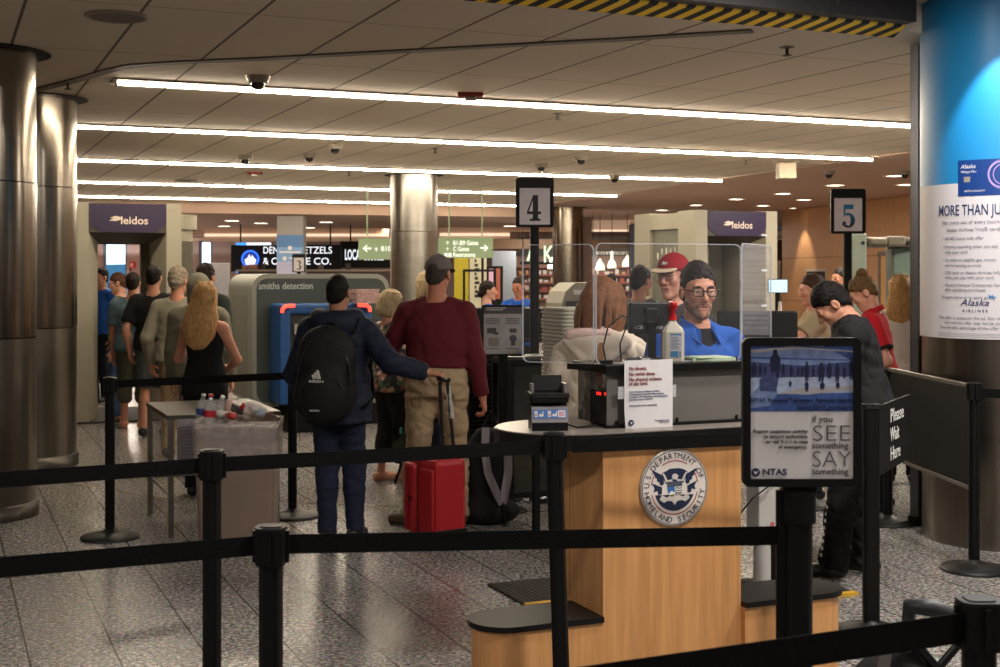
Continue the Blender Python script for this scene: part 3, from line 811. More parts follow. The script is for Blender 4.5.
class Person:
    """Standing figure in its own frame: +Y is forward, +X its right hand. Lengths are for a 1.75 m body times s."""
    def __init__(p, label, X, Y, heading, H=1.75, b=1.0, sex='m', skin_c=(206, 150, 122), lean=0., bend=0., twist=0., head=(0, 0, 0),
                 feet=((-.1, 0, 0), (.1, 0, 0)), toes=(8, 8), wl=None, wr=None, pl=None, pr=None, hips=(0, 0), vox=.011, hvox=.006, hand=.006, curl=(35, 35),
                 drop=0., thumb=(None, None), palm=(None, None), group=None, belly=0., eyes=True, face=True, knees=None, lips=None, headoff=(0, 0, 0), hdir=(None, None)):
        p.s = s = H / 1.75; p.b = b
        p.root = thing('person', label, 'person', (X, Y, 0), R(heading), group)
        p.sex = sex; p.vox = vox; p.lips = lips
        p.skin = skin(skin_c)
        hw = .088 if sex == 'm' else .092
        p.pel = V3(hips[0], hips[1], .955 - drop) * s
        p.T = rotm(twist, lean, bend)                       # torso frame: right, forward, up
        p.O = p.pel
        sh = .172 if sex == 'm' else .152
        sh *= .6 + .4 * b
        p.neck = p.O + p.T[2] * .525 * s + p.T[1] * (-.015 * s)
        p.shl = p.O + (p.T[2] * .428 - p.T[0] * sh - p.T[1] * .012) * s
        p.shr = p.O + (p.T[2] * .428 + p.T[0] * sh - p.T[1] * .012) * s
        p.Hd = rotm(head[0], head[1], head[2])
        p.hs = s ** .5 * 1.0
        p.hc = p.neck + (p.T[2] * .075 + p.Hd[2] * .075 + p.Hd[1] * .022) * s + V3(headoff) * s
        p.ank = [V3(feet[i][0], feet[i][1], feet[i][2] + .085) * s for i in (0, 1)]
        p.hip = [p.pel + (-p.T[0] * hw if i == 0 else p.T[0] * hw) * s + V3(0, 0, -.02) * s for i in (0, 1)]
        p.knee = []
        for i in (0, 1):
            k, a = ik(p.hip[i], p.ank[i], .44 * s, .415 * s, knees[i] if knees else (0.05 * (i * 2 - 1), 1, 0)); p.knee.append(k)
        p.toe = [nrm((math.sin(R(toes[i])) * (i * 2 - 1), math.cos(R(toes[i])), 0)) for i in (0, 1)]
        wl = V3(wl) * s if wl is not None else p.shl + V3(-.05, .05, -.555) * s
        wr = V3(wr) * s if wr is not None else p.shr + V3(.05, .05, -.555) * s
        p.S = [p.shl, p.shr]; p.E = []; p.Wr = []
        for i, (t, po) in enumerate(((wl, pl), (wr, pr))):
            po = po if po is not None else ((i * 2 - 1) * .5, -1, -.2)
            e, w = ik(p.S[i], t, .30 * s, .262 * s, po); p.E.append(e); p.Wr.append(w)
        f = 1 if sex == 'm' else .93
        B = b
        if sex == 'm':
            p.prof = [(-.11, .150 * B, .105 * B, -.01), (-.02, .168 * B, .115 * B, -.012), (.07, .158 * B, .105 * B + belly * .5, belly * .5), (.15, .152 * B, .104 * B + belly, belly), (.24, .160 * B, .112 * B + belly * .6, belly * .5), (.34, .170 * B, .116 * B, 0), (.41, .150 * B, .102 * B, -.008), (.465, .098 * B, .078 * B, -.012), (.52, .062, .060, -.012)]
        else:
            p.prof = [(-.11, .158 * B, .11 * B, -.012), (-.02, .175 * B, .12 * B, -.015), (.07, .150 * B, .105 * B + belly * .5, belly * .5), (.15, .130 * B, .092 * B + belly, belly), (.24, .140 * B, .10 * B + belly * .5, belly * .5), (.33, .152 * B, .118 * B, .012), (.41, .128 * B, .092 * B, -.004), (.465, .084 * B, .070 * B, -.01), (.52, .052, .052, -.01)]
        p.prof = [tuple(v * s for v in r) for r in p.prof]
        pp = [p.hc, p.neck, p.shl, p.shr] + p.E + p.Wr + p.knee + p.ank
        p.lo = np.min(pp, 0) - .26 * s; p.hi = np.max(pp, 0) + .26 * s
        p.lo[2] = -.02; p.hi[2] = p.hc[2] + .2 * s
        p.facemat = None
        p.hands = []
        for i in (0, 1):
            d = nrm(p.Wr[i] - p.E[i]) if hdir[i] is None else nrm(hdir[i])
            n = V3(palm[i]) if palm[i] is not None else V3((1 if i == 0 else -1), 0, 0)
            n = nrm(n - d * (n @ d))
            sd = V3(thumb[i]) if thumb[i] is not None else V3(0, 1, 0)
            sd = nrm(sd - d * (sd @ d) - n * (sd @ n)) if abs(sd @ n) < .98 else nrm(np.cross(n, d))
            p.hands.append((p.Wr[i], d, n, sd, curl[i]))
        fine = [(p.hc, .145 * s, hvox)] if hvox < vox else []
        if hand < vox: fine += [(p.Wr[i] + p.hands[i][1] * .09 * s, .12 * s, hand) for i in (0, 1)]
        F = Field(p.lo, p.hi, vox, fine)
        p.body_field(F)
        if face: p.head_field(F)
        else: F.ell(p.hc, V3(.075, .095, .115) * s, .01, ax=p.Hd)
        p.F = F
    def h(p, x, y, z): return p.hc + (p.Hd[0] * x + p.Hd[1] * y + p.Hd[2] * z) * p.s
    def body_field(p, F):
        s, b = p.s, p.b
        F.torso(p.O, p.T, p.prof, -.010 * s, .03)
        F.rc(p.neck - p.T[2] * .03 * s, p.h(0, -.025, -.05), .06 * s * b ** .5, .052 * s * b ** .3, .03)
        for i in (0, 1):
            F.rc(p.hip[i], p.knee[i], .069 * s * b, .046 * s * b ** .5, .03)
            d = p.ank[i] - p.knee[i]; cf = p.knee[i] + d * .3 - V3(0, .014, 0) * s
            F.chain([p.knee[i], cf, p.ank[i]], [.046 * s * b ** .5, .048 * s * b ** .5, .034 * s], .02)
            t = p.toe[i]; a = p.ank[i] + V3(0, 0, -.045 * s)
            F.rc(a - t * .03 * s, a + t * .13 * s + V3(0, 0, -.012 * s), .034 * s, .024 * s, .025)
            F.rc(p.ank[i], a, .034 * s, .034 * s, .02)
            F.rc(p.O + p.T[2] * .480 * s + (p.S[i] - p.O - p.T[2] * .428 * s) * .22, p.S[i], .045 * s, .050 * s * b ** .5, .03)
            F.rc(p.S[i], p.E[i], .050 * s * b ** .7, .037 * s * b ** .6, .03)
            fa = p.E[i] + (p.Wr[i] - p.E[i]) * .25
            F.chain([p.E[i], fa, p.Wr[i]], [.037 * s * b ** .6, .040 * s * b ** .6, .026 * s], .02)
            p.hand_field(F, *p.hands[i])
    def hand_field(p, F, w, d, n, sd, curl):
        s = p.s
        pc = w + d * .052 * s
        F.ell(pc, V3(.054, .041, .017) * s, .012, ax=[d, sd, n])
        F.rc(w - d * .02 * s, w + d * .03 * s, .026 * s, .022 * s, .015, sq=(n, 1.25))
        for q in range(4):
            off = (.030 - .020 * q) * s
            L = (.078, .086, .080, .062)[q] * s
            base = w + d * (.088 - .006 * abs(q - 1.2)) * s + sd * off
            c = R(curl * (.9 + .07 * q)); dd = d.copy(); pt = base - d * .02 * s; r = (.0092, .0095, .0092, .008)[q] * s
            F.rc(pt, base, r, r, .006)
            a = 0; pt = base
            for k, fr in enumerate((.46, .30, .24)):
                a += c * (.7 if k == 0 else 1.0)
                q2 = pt + (d * math.cos(a) + n * math.sin(a)) * L * fr
                F.rc(pt, q2, r * (1 - .08 * k), r * (.93 - .1 * k), .003); pt = q2
        b0 = w + d * .028 * s + sd * .028 * s
        td = nrm(d * .62 + sd * .72 + n * .35); b1 = b0 + td * .036 * s
        td2 = nrm(d * .85 + sd * .25 + n * (.35 + curl / 90)); b2 = b1 + td2 * .034 * s
        F.chain([b0 - td * .012 * s, b1, b2], [.015 * s, .0115 * s, .009 * s], .008)
    def head_field(p, F):
        s = p.s; h = p.h; A = p.Hd
        def E(c, r, k=.012, op='u'): F.ell(h(*c), V3(r) * s, k * s, op, ax=A)
        def C(a, b, ra, rb, k=.01, op='u'): F.rc(h(*a), h(*b), ra * s, rb * s, k * s, op)
        f = .94 if p.sex == 'f' else 1.0
        E((0, -.012, .030), (.074, .092, .088))
        E((0, .022, -.040), (.057 * f, .064, .072))
        for i in (-1, 1):
            C((i * .047 * f, -.004, -.056), (i * .012, .064, -.098), .016, .014, .02)
            E((i * .037, .064, -.014), (.022, .022, .024), .02)
        C((0, .068, -.096), (0, .070, -.092), .020 * f, .018, .02)
        C((-.036, .074, .030), (.036, .074, .030), .012 * f, .012 * f, .015)
        for i in (-1, 1): E((i * .032, .104, .009), (.019, .022, .013), .012, 's')
        C((0, .088, .018), (0, .110, -.024), .0075, .012, .008)
        for i in (-1, 1): C((i * .011, .098, -.029), (i * .010, .092, -.028), .0085, .008, .006)
        C((-.018, .081, -.0575), (.018, .081, -.0575), .0085, .0085, .006)
        C((-.015, .080, -.0715), (.015, .080, -.0715), .0088, .0088, .006)
        C((-.026, .088, -.0645), (.026, .088, -.0645), .0042, .0042, .003, 's')
        for i in (-1, 1):
            C((i * .019, .0885, .0150), (i * .046, .0795, .0130), .0058, .0052, .004)
            C((i * .021, .089, -.001), (i * .045, .080, .000), .0036, .0036, .004)
            E((i * .079, -.012, -.006), (.010, .022, .032), .008); E((i * .088, -.006, -.004), (.006, .012, .019), .005, 's')
    def finish(p, mats=None, pick=None):
        if mats is None and p.lips is not None:
            c = p.lips; s = p.s
            def pick(q):
                d = q - p.hc; x, y, z = d @ p.Hd[0] / s, d @ p.Hd[1] / s, d @ p.Hd[2] / s
                return ((np.abs(x) < .023) & (y > .079) & (np.abs(x) * .42 + np.abs(z + .0645) < .0115)) * 1
            mats = [p.skin, skin(c)]
        return p.F.mesh('body', mats or p.skin, p.root, 1, pick)
    def eyes(p, iris=(70, 50, 36)):
        s = p.s
        wm = mat('eye_white', (206, 196, 190), .25, var=.02); im = mat('iris_%02x%02x%02x' % iris, iris, .2, var=.05); pm = mat('pupil', (8, 8, 8), .15)
        ax = Matrix(((p.Hd[0][0], p.Hd[1][0], p.Hd[2][0]), (p.Hd[0][1], p.Hd[1][1], p.Hd[2][1]), (p.Hd[0][2], p.Hd[1][2], p.Hd[2][2]))).to_4x4()
        for i in (-1, 1):
            mb = MB(Matrix.Translation(Vector(p.h(i * .032, .0738, .0080))) @ ax)
            r = .0124 * s
            prev = []
            n = 18
            rings = []; 
            angs = [0.02, .2, .21, .5, .51, .9, 1.4, 2.0, 2.6, 3.12]
            for a in angs: rings.append([(r * math.sin(a) * math.cos(2 * math.pi * j / n), r * math.cos(a), r * math.sin(a) * math.sin(2 * math.pi * j / n)) for j in range(n)])
            for k in range(len(rings) - 1):
                mb.cur = 2 if angs[k + 1] <= .21 else (1 if angs[k + 1] <= .51 else 0)
                mb.rings([rings[k], rings[k + 1]], True, k == 0, True)
            mb.build('eye', [wm, im, pm], p.root)
    # ---- clothes
    def field(p, vox=None, lo=None, hi=None): return Field(p.lo if lo is None else V3(lo), p.hi if hi is None else V3(hi), vox or p.vox)
    def top(p, m, name='shirt', off=.014, hem=-.06, sleeve=2.0, neck=.50, noise=.004, flare=0., vox=None, vneck=0., collar=0., hood=None, seed=1, shoulders=True, extra=None, sl_off=None, wrist_gap=.02, k=.03, cutoff_arm=None):
        s, b = p.s, p.b
        F = p.field(vox)
        off *= s; so = off if sl_off is None else sl_off * s
        pr = [list(r) for r in p.prof]
        F.torso(p.O, p.T, pr, off, k, h0=hem * s, h1=neck * s)
        if hem < 0:
            fl = max(flare, .008)
            F.torso(p.O, p.T, [(hem * s, pr[1][1] + fl * s, pr[1][2] + fl * s, pr[1][3]), (.15 * s, pr[3][1], pr[3][2], pr[3][3])], off, .03, h0=hem * s, h1=.15 * s)
        for i in (0, 1):
            if shoulders: F.rc(p.O + p.T[2] * .478 * s + (p.S[i] - p.O - p.T[2] * .428 * s) * .22, p.S[i], .045 * s + off, .049 * s * b ** .5 + off, .025)
            if sleeve > 0:
                t1 = min(sleeve, 1.0); e = p.S[i] + (p.E[i] - p.S[i]) * t1
                r0, r1 = .052 * s * b ** .7 + so, .041 * s * b ** .6 + so
                F.rc(p.S[i], e, r0, r0 + (r1 - r0) * t1 + (.008 * s if sleeve < 1 else 0), .02, cut=sleeve < 1)
                if sleeve > 1:
                    t2 = min(1., sleeve - 1.0); w = p.E[i] + (p.Wr[i] - p.E[i]) * (t2 if t2 < 1 else 1 - wrist_gap)
                    F.rc(p.E[i], w, r1, (.030 * s + so), .025, cut=True)
        if noise:
            F.noise(noise * .8 * s, 24 / s, seed); F.crease(noise * 1.1 * s, 15 / s, seed + 3, (1, 1, 1.5)); F.crease(noise * .8 * s, 30 / s, seed + 9, (1.3, 1.3, .8))
        # neckline: hollow for the neck
        F.rc(p.neck + p.T[2] * -.035 * s, p.h(0, -.02, -.02), .060 * s * b ** .5 + .006, .062 * s * b ** .5, .008, 's')
        if vneck: F.ell(p.neck + (p.T[1] * .09 - p.T[2] * .03) * s, V3(.055, .06, vneck) * s, .008, 's', ax=p.T)
        if collar:
            g0 = 24 if collar > 0 else 0
            for hh in (0., .33, .66, 1.):
                rr = .070 - .006 * hh
                pts = []
                for q in range(25):
                    a = R(90 + g0 + (360 - 2 * g0) * q / 24)
                    pts.append(p.neck + (p.T[0] * math.cos(a) * rr * b ** .4 + p.T[1] * (math.sin(a) * (rr + .002) * b ** .4 - .008) + p.T[2] * (-.022 - .020 * math.sin(a) + abs(collar) * hh)) * s)
                F.chain(pts, [(.0085 - .002 * hh) * s] * 25, .006)
            if collar > 0:
                for i in (-1, 1):
                    c0 = p.neck + (p.T[0] * i * .032 + p.T[1] * .066 - p.T[2] * .022) * s
                    F.chain([p.neck + (p.T[0] * i * .070 + p.T[1] * .0 + p.T[2] * .008) * s, p.neck + (p.T[0] * i * .058 + p.T[1] * .055 - p.T[2] * .022) * s, c0 + (p.T[0] * i * .022 + p.T[1] * .040 - p.T[2] * .060) * s], [.013 * s, .017 * s, .008 * s], .004)
        if hood is not None: hood(F)
        if extra is not None: extra(F)
        return F.mesh(name, m, p.root, 1)
    def trousers(p, m, name='trousers', off=.016, to=1.98, flare=.006, noise=.004, seed=3, vox=None, waist=.06, cuff=.03, knee_r=None):
        s, b = p.s, p.b; F = p.field(vox, hi=(p.hi[0], p.hi[1], p.pel[2] + .3 * s)); off *= s
        F.torso(p.O, p.T, p.prof, min(off * .5, .006) if waist < .1 else off * .8, .03, h0=-.12 * s, h1=waist * s)
        for i in (0, 1):
            hipr = .080 * s * b + off
            if to <= 1:
                e = p.hip[i] + (p.knee[i] - p.hip[i]) * to
                F.rc(p.hip[i], e, hipr, hipr + ((.056 * s * b ** .5 + off + flare) - hipr) * to, .035, cut=True)
            else:
                kr = .058 * s * b ** .5 + off
                F.rc(p.hip[i], p.knee[i], hipr, kr, .035); F.rc(p.knee[i] - V3(0, 0, .03 * s), p.knee[i] + (p.ank[i] - p.knee[i]) * .35 - V3(0, .012, 0) * s, kr, kr, .02)
                t2 = to - 1; a = p.knee[i] + (p.ank[i] + V3(0, 0, -.035 * s) - p.knee[i]) * t2
                F.rc(p.knee[i], a, kr, .044 * s + off + flare * s, .02, cut=True)
        if noise:
            F.noise(noise * s, 22 / s, seed); F.crease(noise * 1.3 * s, 15 / s, seed + 3, (.8, .8, 1.5)); F.crease(noise * .9 * s, 34 / s, seed + 5)
        return F.mesh(name, m, p.root, 1)
    def skirt(p, m, z, name='skirt', off=.02, flare=.08):
        s = p.s; F = p.field(hi=(p.hi[0], p.hi[1], p.pel[2] + .3 * s))
        F.torso(p.O, p.T, [(z * s, .16 * s + flare * s, .12 * s + flare * s, 0), (-.02 * s, .175 * s * p.b, .12 * s * p.b, 0), (.08 * s, .15 * s * p.b, .105 * s, 0)], off * s, .03, h0=z * s, h1=.08 * s)
        F.noise(.005, 28, 4, (1, 1, .3))
        return F.mesh(name, m, p.root, 1)
    def shoes(p, m, sole=None, high=.02, name='shoe', bare=False):
        s = p.s
        for i in (0, 1):
            t = p.toe[i]; r = nrm((t[1], -t[0], 0)); a = V3(p.ank[i][0], p.ank[i][1], p.ank[i][2] - .085 * s)
            lo, hi = a - .22 * s, a + .25 * s; lo[2] = a[2] - .02; hi[2] = a[2] + .16 * s
            F = Field(lo, hi, min(p.vox, .008))
            F.rc(a - t * .045 * s + V3(0, 0, .045 * s), a + t * .02 * s + V3(0, 0, .055 * s), .043 * s, .045 * s, .02)
            F.rc(a + t * .02 * s + V3(0, 0, .052 * s), a + t * .15 * s + V3(0, 0, .032 * s), .043 * s, .036 * s, .03)
            F.rc(a + V3(0, 0, .05 * s), p.ank[i] + V3(0, 0, high * s), .043 * s, .046 * s, .02, cut=True)
            F.plane(a + V3(0, 0, .004), (0, 0, -1))
            sm = sole or m
            F.mesh(name, [m, sm], p.root, 1, pick=lambda c, z=a[2] + .022 * s: (c[:, 2] < z) * 1)
    # ---- hair and hats, all in the head frame
    def hf(p, vox=.006, down=.15, wide=.17, back=.2):
        c = p.hc; q = wide * p.s
        return Field(c - V3(q, back * p.s if back > wide else q, down * p.s), c + V3(q, q, .17 * p.s), vox)
    def hair_short(p, m, t=.012, name='hair', top=.0, line=-.004, noise=.003, side=.0, vox=.005, fringe=0., tilt=.65):
        s = p.s; F = p.hf(vox); A = p.Hd
        F.ell(p.h(0, -.018, .032), V3(.074 + t * .55, .092 + t * .8, .088 + t * 1.05 + top) * s, 0, ax=A)
        F.ell(p.h(0, -.055, -.03), V3(.062 + t * .3, .047 + t * .3, .06) * s, .02, ax=A)
        p.tufts(F, t, top)
        F.noise(noise * s, 90 / s, 5); F.noise(max(.0012, noise * .6) * s, 190 / s, 6)
        n = p.Hd[1] * tilt - p.Hd[2] * .76
        p.hairline(F, n, fringe)
        F.plane(p.h(0, 0, -.085), -p.Hd[2], .01)
        for i in (-1, 1):
            F.ell(p.h(i * .085, -.008, -.012), V3(.03, .026, .036) * s, .006, 's', ax=A)
            F.ell(p.h(i * .082, .050, -.004), V3(.034, .036, .044) * s, .006, 's', ax=A)
        return F.mesh(name, m, p.root, 1)
    def hairline(p, F, n, fringe):
        s = p.s; sl = (slice(None),) * 3; X, Y, Z = F.pts(sl); n = nrm(n); c = p.h(0, .074 + fringe, .062)
        d = (X - c[0]) * n[0] + (Y - c[1]) * n[1] + (Z - c[2]) * n[2]
        lx = ((X - p.hc[0]) * p.Hd[0][0] + (Y - p.hc[1]) * p.Hd[0][1] + (Z - p.hc[2]) * p.Hd[0][2]) / s
        d = d + .25 * s * np.maximum(0, np.abs(lx) - .030) * np.minimum(1, np.maximum(0, (.075 - np.abs(lx)) / .03)) + .0035 * s * np.sin(lx * 420) + .003 * s * np.sin(lx * 230 + 1)
        F.mix(sl, d + np.zeros_like(F.D), .004, 'i')
    def tufts(p, F, t, top=0., n=150, seed=3):
        """short locks combed back over the crown"""
        if t < .008: return
        s = p.s; rg = np.random.RandomState(seed + int(t * 1000))
        for _ in range(n):
            th, ph = rg.uniform(-math.pi, math.pi), rg.uniform(.05, 1.5)
            d = np.array([math.sin(ph) * math.sin(th), math.sin(ph) * math.cos(th), math.cos(ph)])
            rad = np.array([.074 + t * .55, .092 + t * .8, .088 + t * 1.05 + top])
            a = d * rad; tg = np.array([d[0] * .3 + rg.normal() * .35, -1 + rg.normal() * .3, -.25 + rg.normal() * .3]); tg -= d * (tg @ d); tg /= np.linalg.norm(tg) + 1e-9
            L = rg.uniform(.014, .03); b_ = a + tg * L; b_ = b_ / np.linalg.norm(b_ / rad) * (1 + rg.uniform(-.01, .035))
            o = (0, -.018, .032)
            F.rc(p.h(*(a + o)), p.h(*(b_ + o)), .005 * s, .0026 * s, .003)
    def hair_bob(p, m, length=.13, t=.026, name='hair', vox=.006, open_face=True, noise=.005, wide=.10):
        s = p.s; F = p.hf(vox, down=length + .05); A = p.Hd
        F.ell(p.h(0, -.012, .032), V3(.074 + t, .094 + t, .088 + t * .8) * s, 0, ax=A)
        F.ell(p.h(0, -.03, -.05), V3(wide, .088, .10 + (length - .13)) * s, .05, ax=A)
        rg = np.random.RandomState(7)
        for q in range(130):          # locks falling from the crown
            th = rg.uniform(-math.pi, math.pi); d2 = np.array([math.sin(th), math.cos(th)]); pts = []
            sw = rg.normal() * .10; e_ = rg.uniform(.0, .012)
            for k2, (z, f) in enumerate(((.118 + t * .7, .25), (.095 + t * .5, .70), (.05, .97), (-.01, 1.03), (-.07, 1.04), (-length * rg.uniform(.82, 1.0), .99))):
                u2 = th + sw * k2 * .35; rx = .074 + t + (wide - .074 - t) * min(1, max(0, (.06 - z) / .12)); ry = .094 + t - .012 * max(0, min(1, (.03 - z) / .1))
                pts.append(p.h(math.sin(u2) * rx * f, math.cos(u2) * ry * f - .016 - .014 * min(1, max(0, (.04 - z) / .1)), z))
            F.chain(pts, [(.006 + e_ * .2) * s] * 4 + [.0065 * s, .003 * s], .003)
        F.noise(noise * .5 * s, 60 / s, 9, (1, 1, .25))
        F.plane(p.h(0, 0, -length - .006), -p.Hd[2], .004)
        if open_face:
            F.rc(p.h(0, .09, .012), p.h(0, .10, -.2), .062 * s, .075 * s, .02, 's')
            F.plane(p.h(0, .072, .0), p.Hd[1] - p.Hd[2] * .55, .015)
        return F.mesh(name, m, p.root, 1)
    def hair_long(p, m, pts, rs, t=.018, name='hair', noise=.006, flat=1.6, vox=.006, extra=()):
        """crown plus a fall through body-frame points"""
        s = p.s; A = p.Hd
        allp = [p.hc] + [V3(q) for q in pts] + [V3(q) for e in extra for q in e[0]]
        F = Field(np.min(allp, 0) - .17 * s, np.max(allp, 0) + .17 * s, vox)
        F.ell(p.h(0, -.014, .030), V3(.074 + t, .092 + t, .088 + t) * s, 0, ax=A)
        F.plane(p.h(0, .066, .052), p.Hd[1] * .65 - p.Hd[2] * .76, .01)
        for i in range(len(pts) - 1): F.rc(pts[i], pts[i + 1], rs[i] * s, rs[i + 1] * s, .04, sq=((0, 1, 0), flat))
        rg = np.random.RandomState(5); Lp = [V3(q) for q in pts]
        for q in range(110):
            th = rg.uniform(-1, 1); ph_ = rg.uniform(0, 6.28); w_ = rg.uniform(.006, .016); last = rg.uniform(.80, 1.0); ch = [p.h(th * .05, -.03 + .01 * rg.normal(), .118 + t * .8)]
            ch.append(p.h(th * (.074 + t), -.012 - (.092 + t) * math.sqrt(max(0, 1 - th * th)) * .8, .07))
            n_ = len(Lp) * 3
            for k2 in range(n_):
                f = k2 / (n_ - 1) * (len(Lp) - 1) * last; i0 = min(len(Lp) - 2, int(f)); c_ = Lp[i0] + (Lp[i0 + 1] - Lp[i0]) * (f - i0); r0 = (rs[i0] + (rs[i0 + 1] - rs[i0]) * (f - i0)) * s
                ch.append(c_ + p.T[0] * (th * r0 * 1.02 + w_ * math.sin(ph_ + k2 * .95)) - p.T[1] * (r0 / flat * math.sqrt(max(0, 1 - th * th)) * 1.0 + .002))
            F.chain(ch, [.0065 * s] * (len(ch) - 1) + [.003 * s], .003)
        for e in extra:
            for i in range(len(e[0]) - 1): F.rc(e[0][i], e[0][i + 1], e[1][i] * s, e[1][i + 1] * s, .03)
        F.noise(noise * .6 * s, 60 / s, 9, (1, 1, .22))
        return F.mesh(name, m, p.root, 1)
    def cap(p, m, brim_m=None, name='cap', gap=False, vox=.005, badge=None):
        s = p.s; A = p.Hd; F = p.hf(vox)
        F.ell(p.h(0, -.010, .040), V3(.087, .105, .095) * s, 0, ax=A)
        F.plane(p.h(0, 0, .034), -p.Hd[2] + p.Hd[1] * .12, .006)
        if gap: F.ell(p.h(0, -.115, .030), V3(.036, .04, .030) * s, .004, 's', ax=A)
        o = F.mesh(name, m, p.root, 1)
        F = p.hf(vox); F.ell(p.h(0, .095, .040), V3(.075, .080, .030) * s, 0, ax=A)
        G = p.h(0, .095, .044)
        F.plane(p.h(0, .095, .050), p.Hd[2] + p.Hd[1] * .20, .003); F.plane(p.h(0, .095, .041), -p.Hd[2] - p.Hd[1] * .20, .003); F.plane(p.h(0, .070, 0), -p.Hd[1], .0)
        F.mesh('brim', brim_m or m, o)
        mb = MB(); c = Vector(p.h(0, -.010, .134)); mb.lathe([(.009, 0), (.008, .004), (.003, .006)], c, n=10); mb.build('button', m, o)
        return o
    def pt(p, x, y, z): return V3(x, y, z) * p.s
# ================================================================ BARRIERS
belt_m = mat('black_webbing', (12, 12, 13), .8, var=.25, scale=160, stretch=(1, 1, 1), bump=.35, spec=.12)
post_m = mat('black_post', (12, 12, 12), .45, var=.1, scale=80, spec=.22)
cap_m = mat('worn_black_cap', (26, 27, 29), .5, var=.25, scale=30, spec=.3)
base_m = mat('black_cast_base', (18, 18, 19), .5, var=.15, scale=60, bump=.1)
def stanchion(label, X, Y, h=1.06, r=.031, tilt=0.0, group='black retractable belt stanchions', base=.165, head=True):
    t = thing('belt_stanchion', label, 'belt barrier', (X, Y, 0), 0, group)
    M = Matrix.Shear('XY', 4, (tilt, 0)) if tilt else None
    mb = MB(M)
    prof = []
    for i in range(48):
        a = 2 * math.pi * i / 48 + .39
        rr = r * (1 - (.13 if (i % 12) in (0, 1) else 0))
        prof.append((rr * math.cos(a), rr * math.sin(a)))
    mb.prism(prof, .03, h - .09 if head else h)
    mb.build('post', post_m, t)
    if head:
        mb = MB(M); mb.prism(rrect(2 * r + .012, 2 * r + .012, .02), h - .098, h - .006)
        for a in range(4):
            d = Vector((math.cos(a * math.pi / 2 + TH), math.sin(a * math.pi / 2 + TH), 0)); q = d * (r + .007)
            n = Vector((-d.y, d.x, 0))
            for sgn in (-1, 1): mb.box((q.x + n.x * .016 * sgn, q.y + n.y * .016 * sgn, h - .052), (.012, .012, .082))
        mb.build('belt_head', post_m, t)
        mb = MB(M); mb.prism(rrect(2 * r + .016, 2 * r + .016, .024), h - .006, h); mb.prism(rrect(2 * r - .01, 2 * r - .01, .016), h, h + .003); mb.build('cap', cap_m, t)
    mb = MB(); mb.lathe([(base, 0), (base, .012), (base * .96, .02), (base * .5, .036), (r + .012, .048), (r + .004, .062), (r, .063)], n=40); mb.build('base', base_m, t)
    return t
def belt(t, h0, X1, Y1, h1, w=.05, sag=.0, gap=.035, gap1=.035):
    x0, y0 = t.location.x, t.location.y
    d = Vector((X1 - x0, Y1 - y0, 0)); L = d.length; d.normalize()
    pts = []
    for i in range(13):
        f = i / 12; q = gap + (L - gap - gap1) * f
        pts.append((d.x * q, d.y * q, h0 + (h1 - h0) * f - sag * 4 * f * (1 - f)))
    mb = MB(); mb.ribbon(pts, w, .0022); mb.build('belt', belt_m, t)
    mb = MB(); q = L - gap1; mb.box((0, 0, 0), (.022, .016, w + .012), .003, Matrix.Translation((d.x * q, d.y * q, h1)) @ Matrix.Rotation(math.atan2(d.y, d.x), 4, 'Z')); mb.build('belt_clip', post_m, t)
# nearest row
HA = 1.046; YA = 3.41
pA = (WX(271, YA), YA); pB = (WX(800, 3.53), 3.53)
sA = stanchion('black belt stanchion nearest the bottom left, standing alone in front of the rest', *pA, h=HA)
belt(sA, HA - .047, pB[0], pB[1], HA - .047, gap1=.05)
off = stanchion('black belt stanchion beyond the left picture edge, near end of the front belt', -2.35, 2.62, h=HA)
belt(off, HA - .047, pA[0], pA[1], HA - .047)
# second row
HB = 1.106
q0, q1 = (WX(212, 4.43), 4.43), (WX(554, 4.9), 4.9)
sB = stanchion('black belt stanchion left of centre in front of the grey waste bin', *q0, h=HB)
belt(sB, HB - .05, q1[0], q1[1], HB - .05)
sC = stanchion('slightly leaning black belt stanchion in front of the podium corner', q1[0] + .034, q1[1], h=HB, tilt=-.032)
q2 = (WX(803, 5.18), 5.18)
mbt = sC
x0 = q1[0]
sC2 = sC
belt(sC, HB - .05, q2[0], q2[1], HB - .05)
sD = stanchion('black belt stanchion hidden right behind the poster sign post', *q2, h=HB, base=.15)
off2 = stanchion('black belt stanchion beyond the left picture edge, end of the second belt', -2.45, 3.62, h=HB)
belt(off2, HB - .05, q0[0], q0[1], HB - .05)
# bottom right
q3 = (WX(979, 2.66), 2.66)
sE = stanchion('black belt stanchion in the bottom right corner with a worn cap', *q3, h=1.043, r=.034)
belt(sE, .99, -.85, 1.84, .985, w=.06)
stanchion('black belt stanchion just outside the lower picture edge', -.85, 1.84, h=1.03)
belt(sE, .99, 1.75, 3.15, .99)
stanchion('black belt stanchion outside the right picture edge', 1.75, 3.15, h=1.04)
# far left pair
q4, q5 = (WX(110, 8.47), 8.47), (WX(292.5, 9.2), 9.2)
sF = stanchion('black belt stanchion with round base beside the second steel column', *q4, h=1.03, base=.185)
belt(sF, .985, q5[0], q5[1], .985)
sG = stanchion('black belt stanchion with round base between the waste bin and the man with backpack', *q5, h=1.03, base=.185)
# behind the poster sign, and by the barrier panels
q6 = (WX(812, 9.6), 9.6)
stanchion('thin black belt stanchion on the floor behind the poster sign', *q6, h=1.03, base=.19)
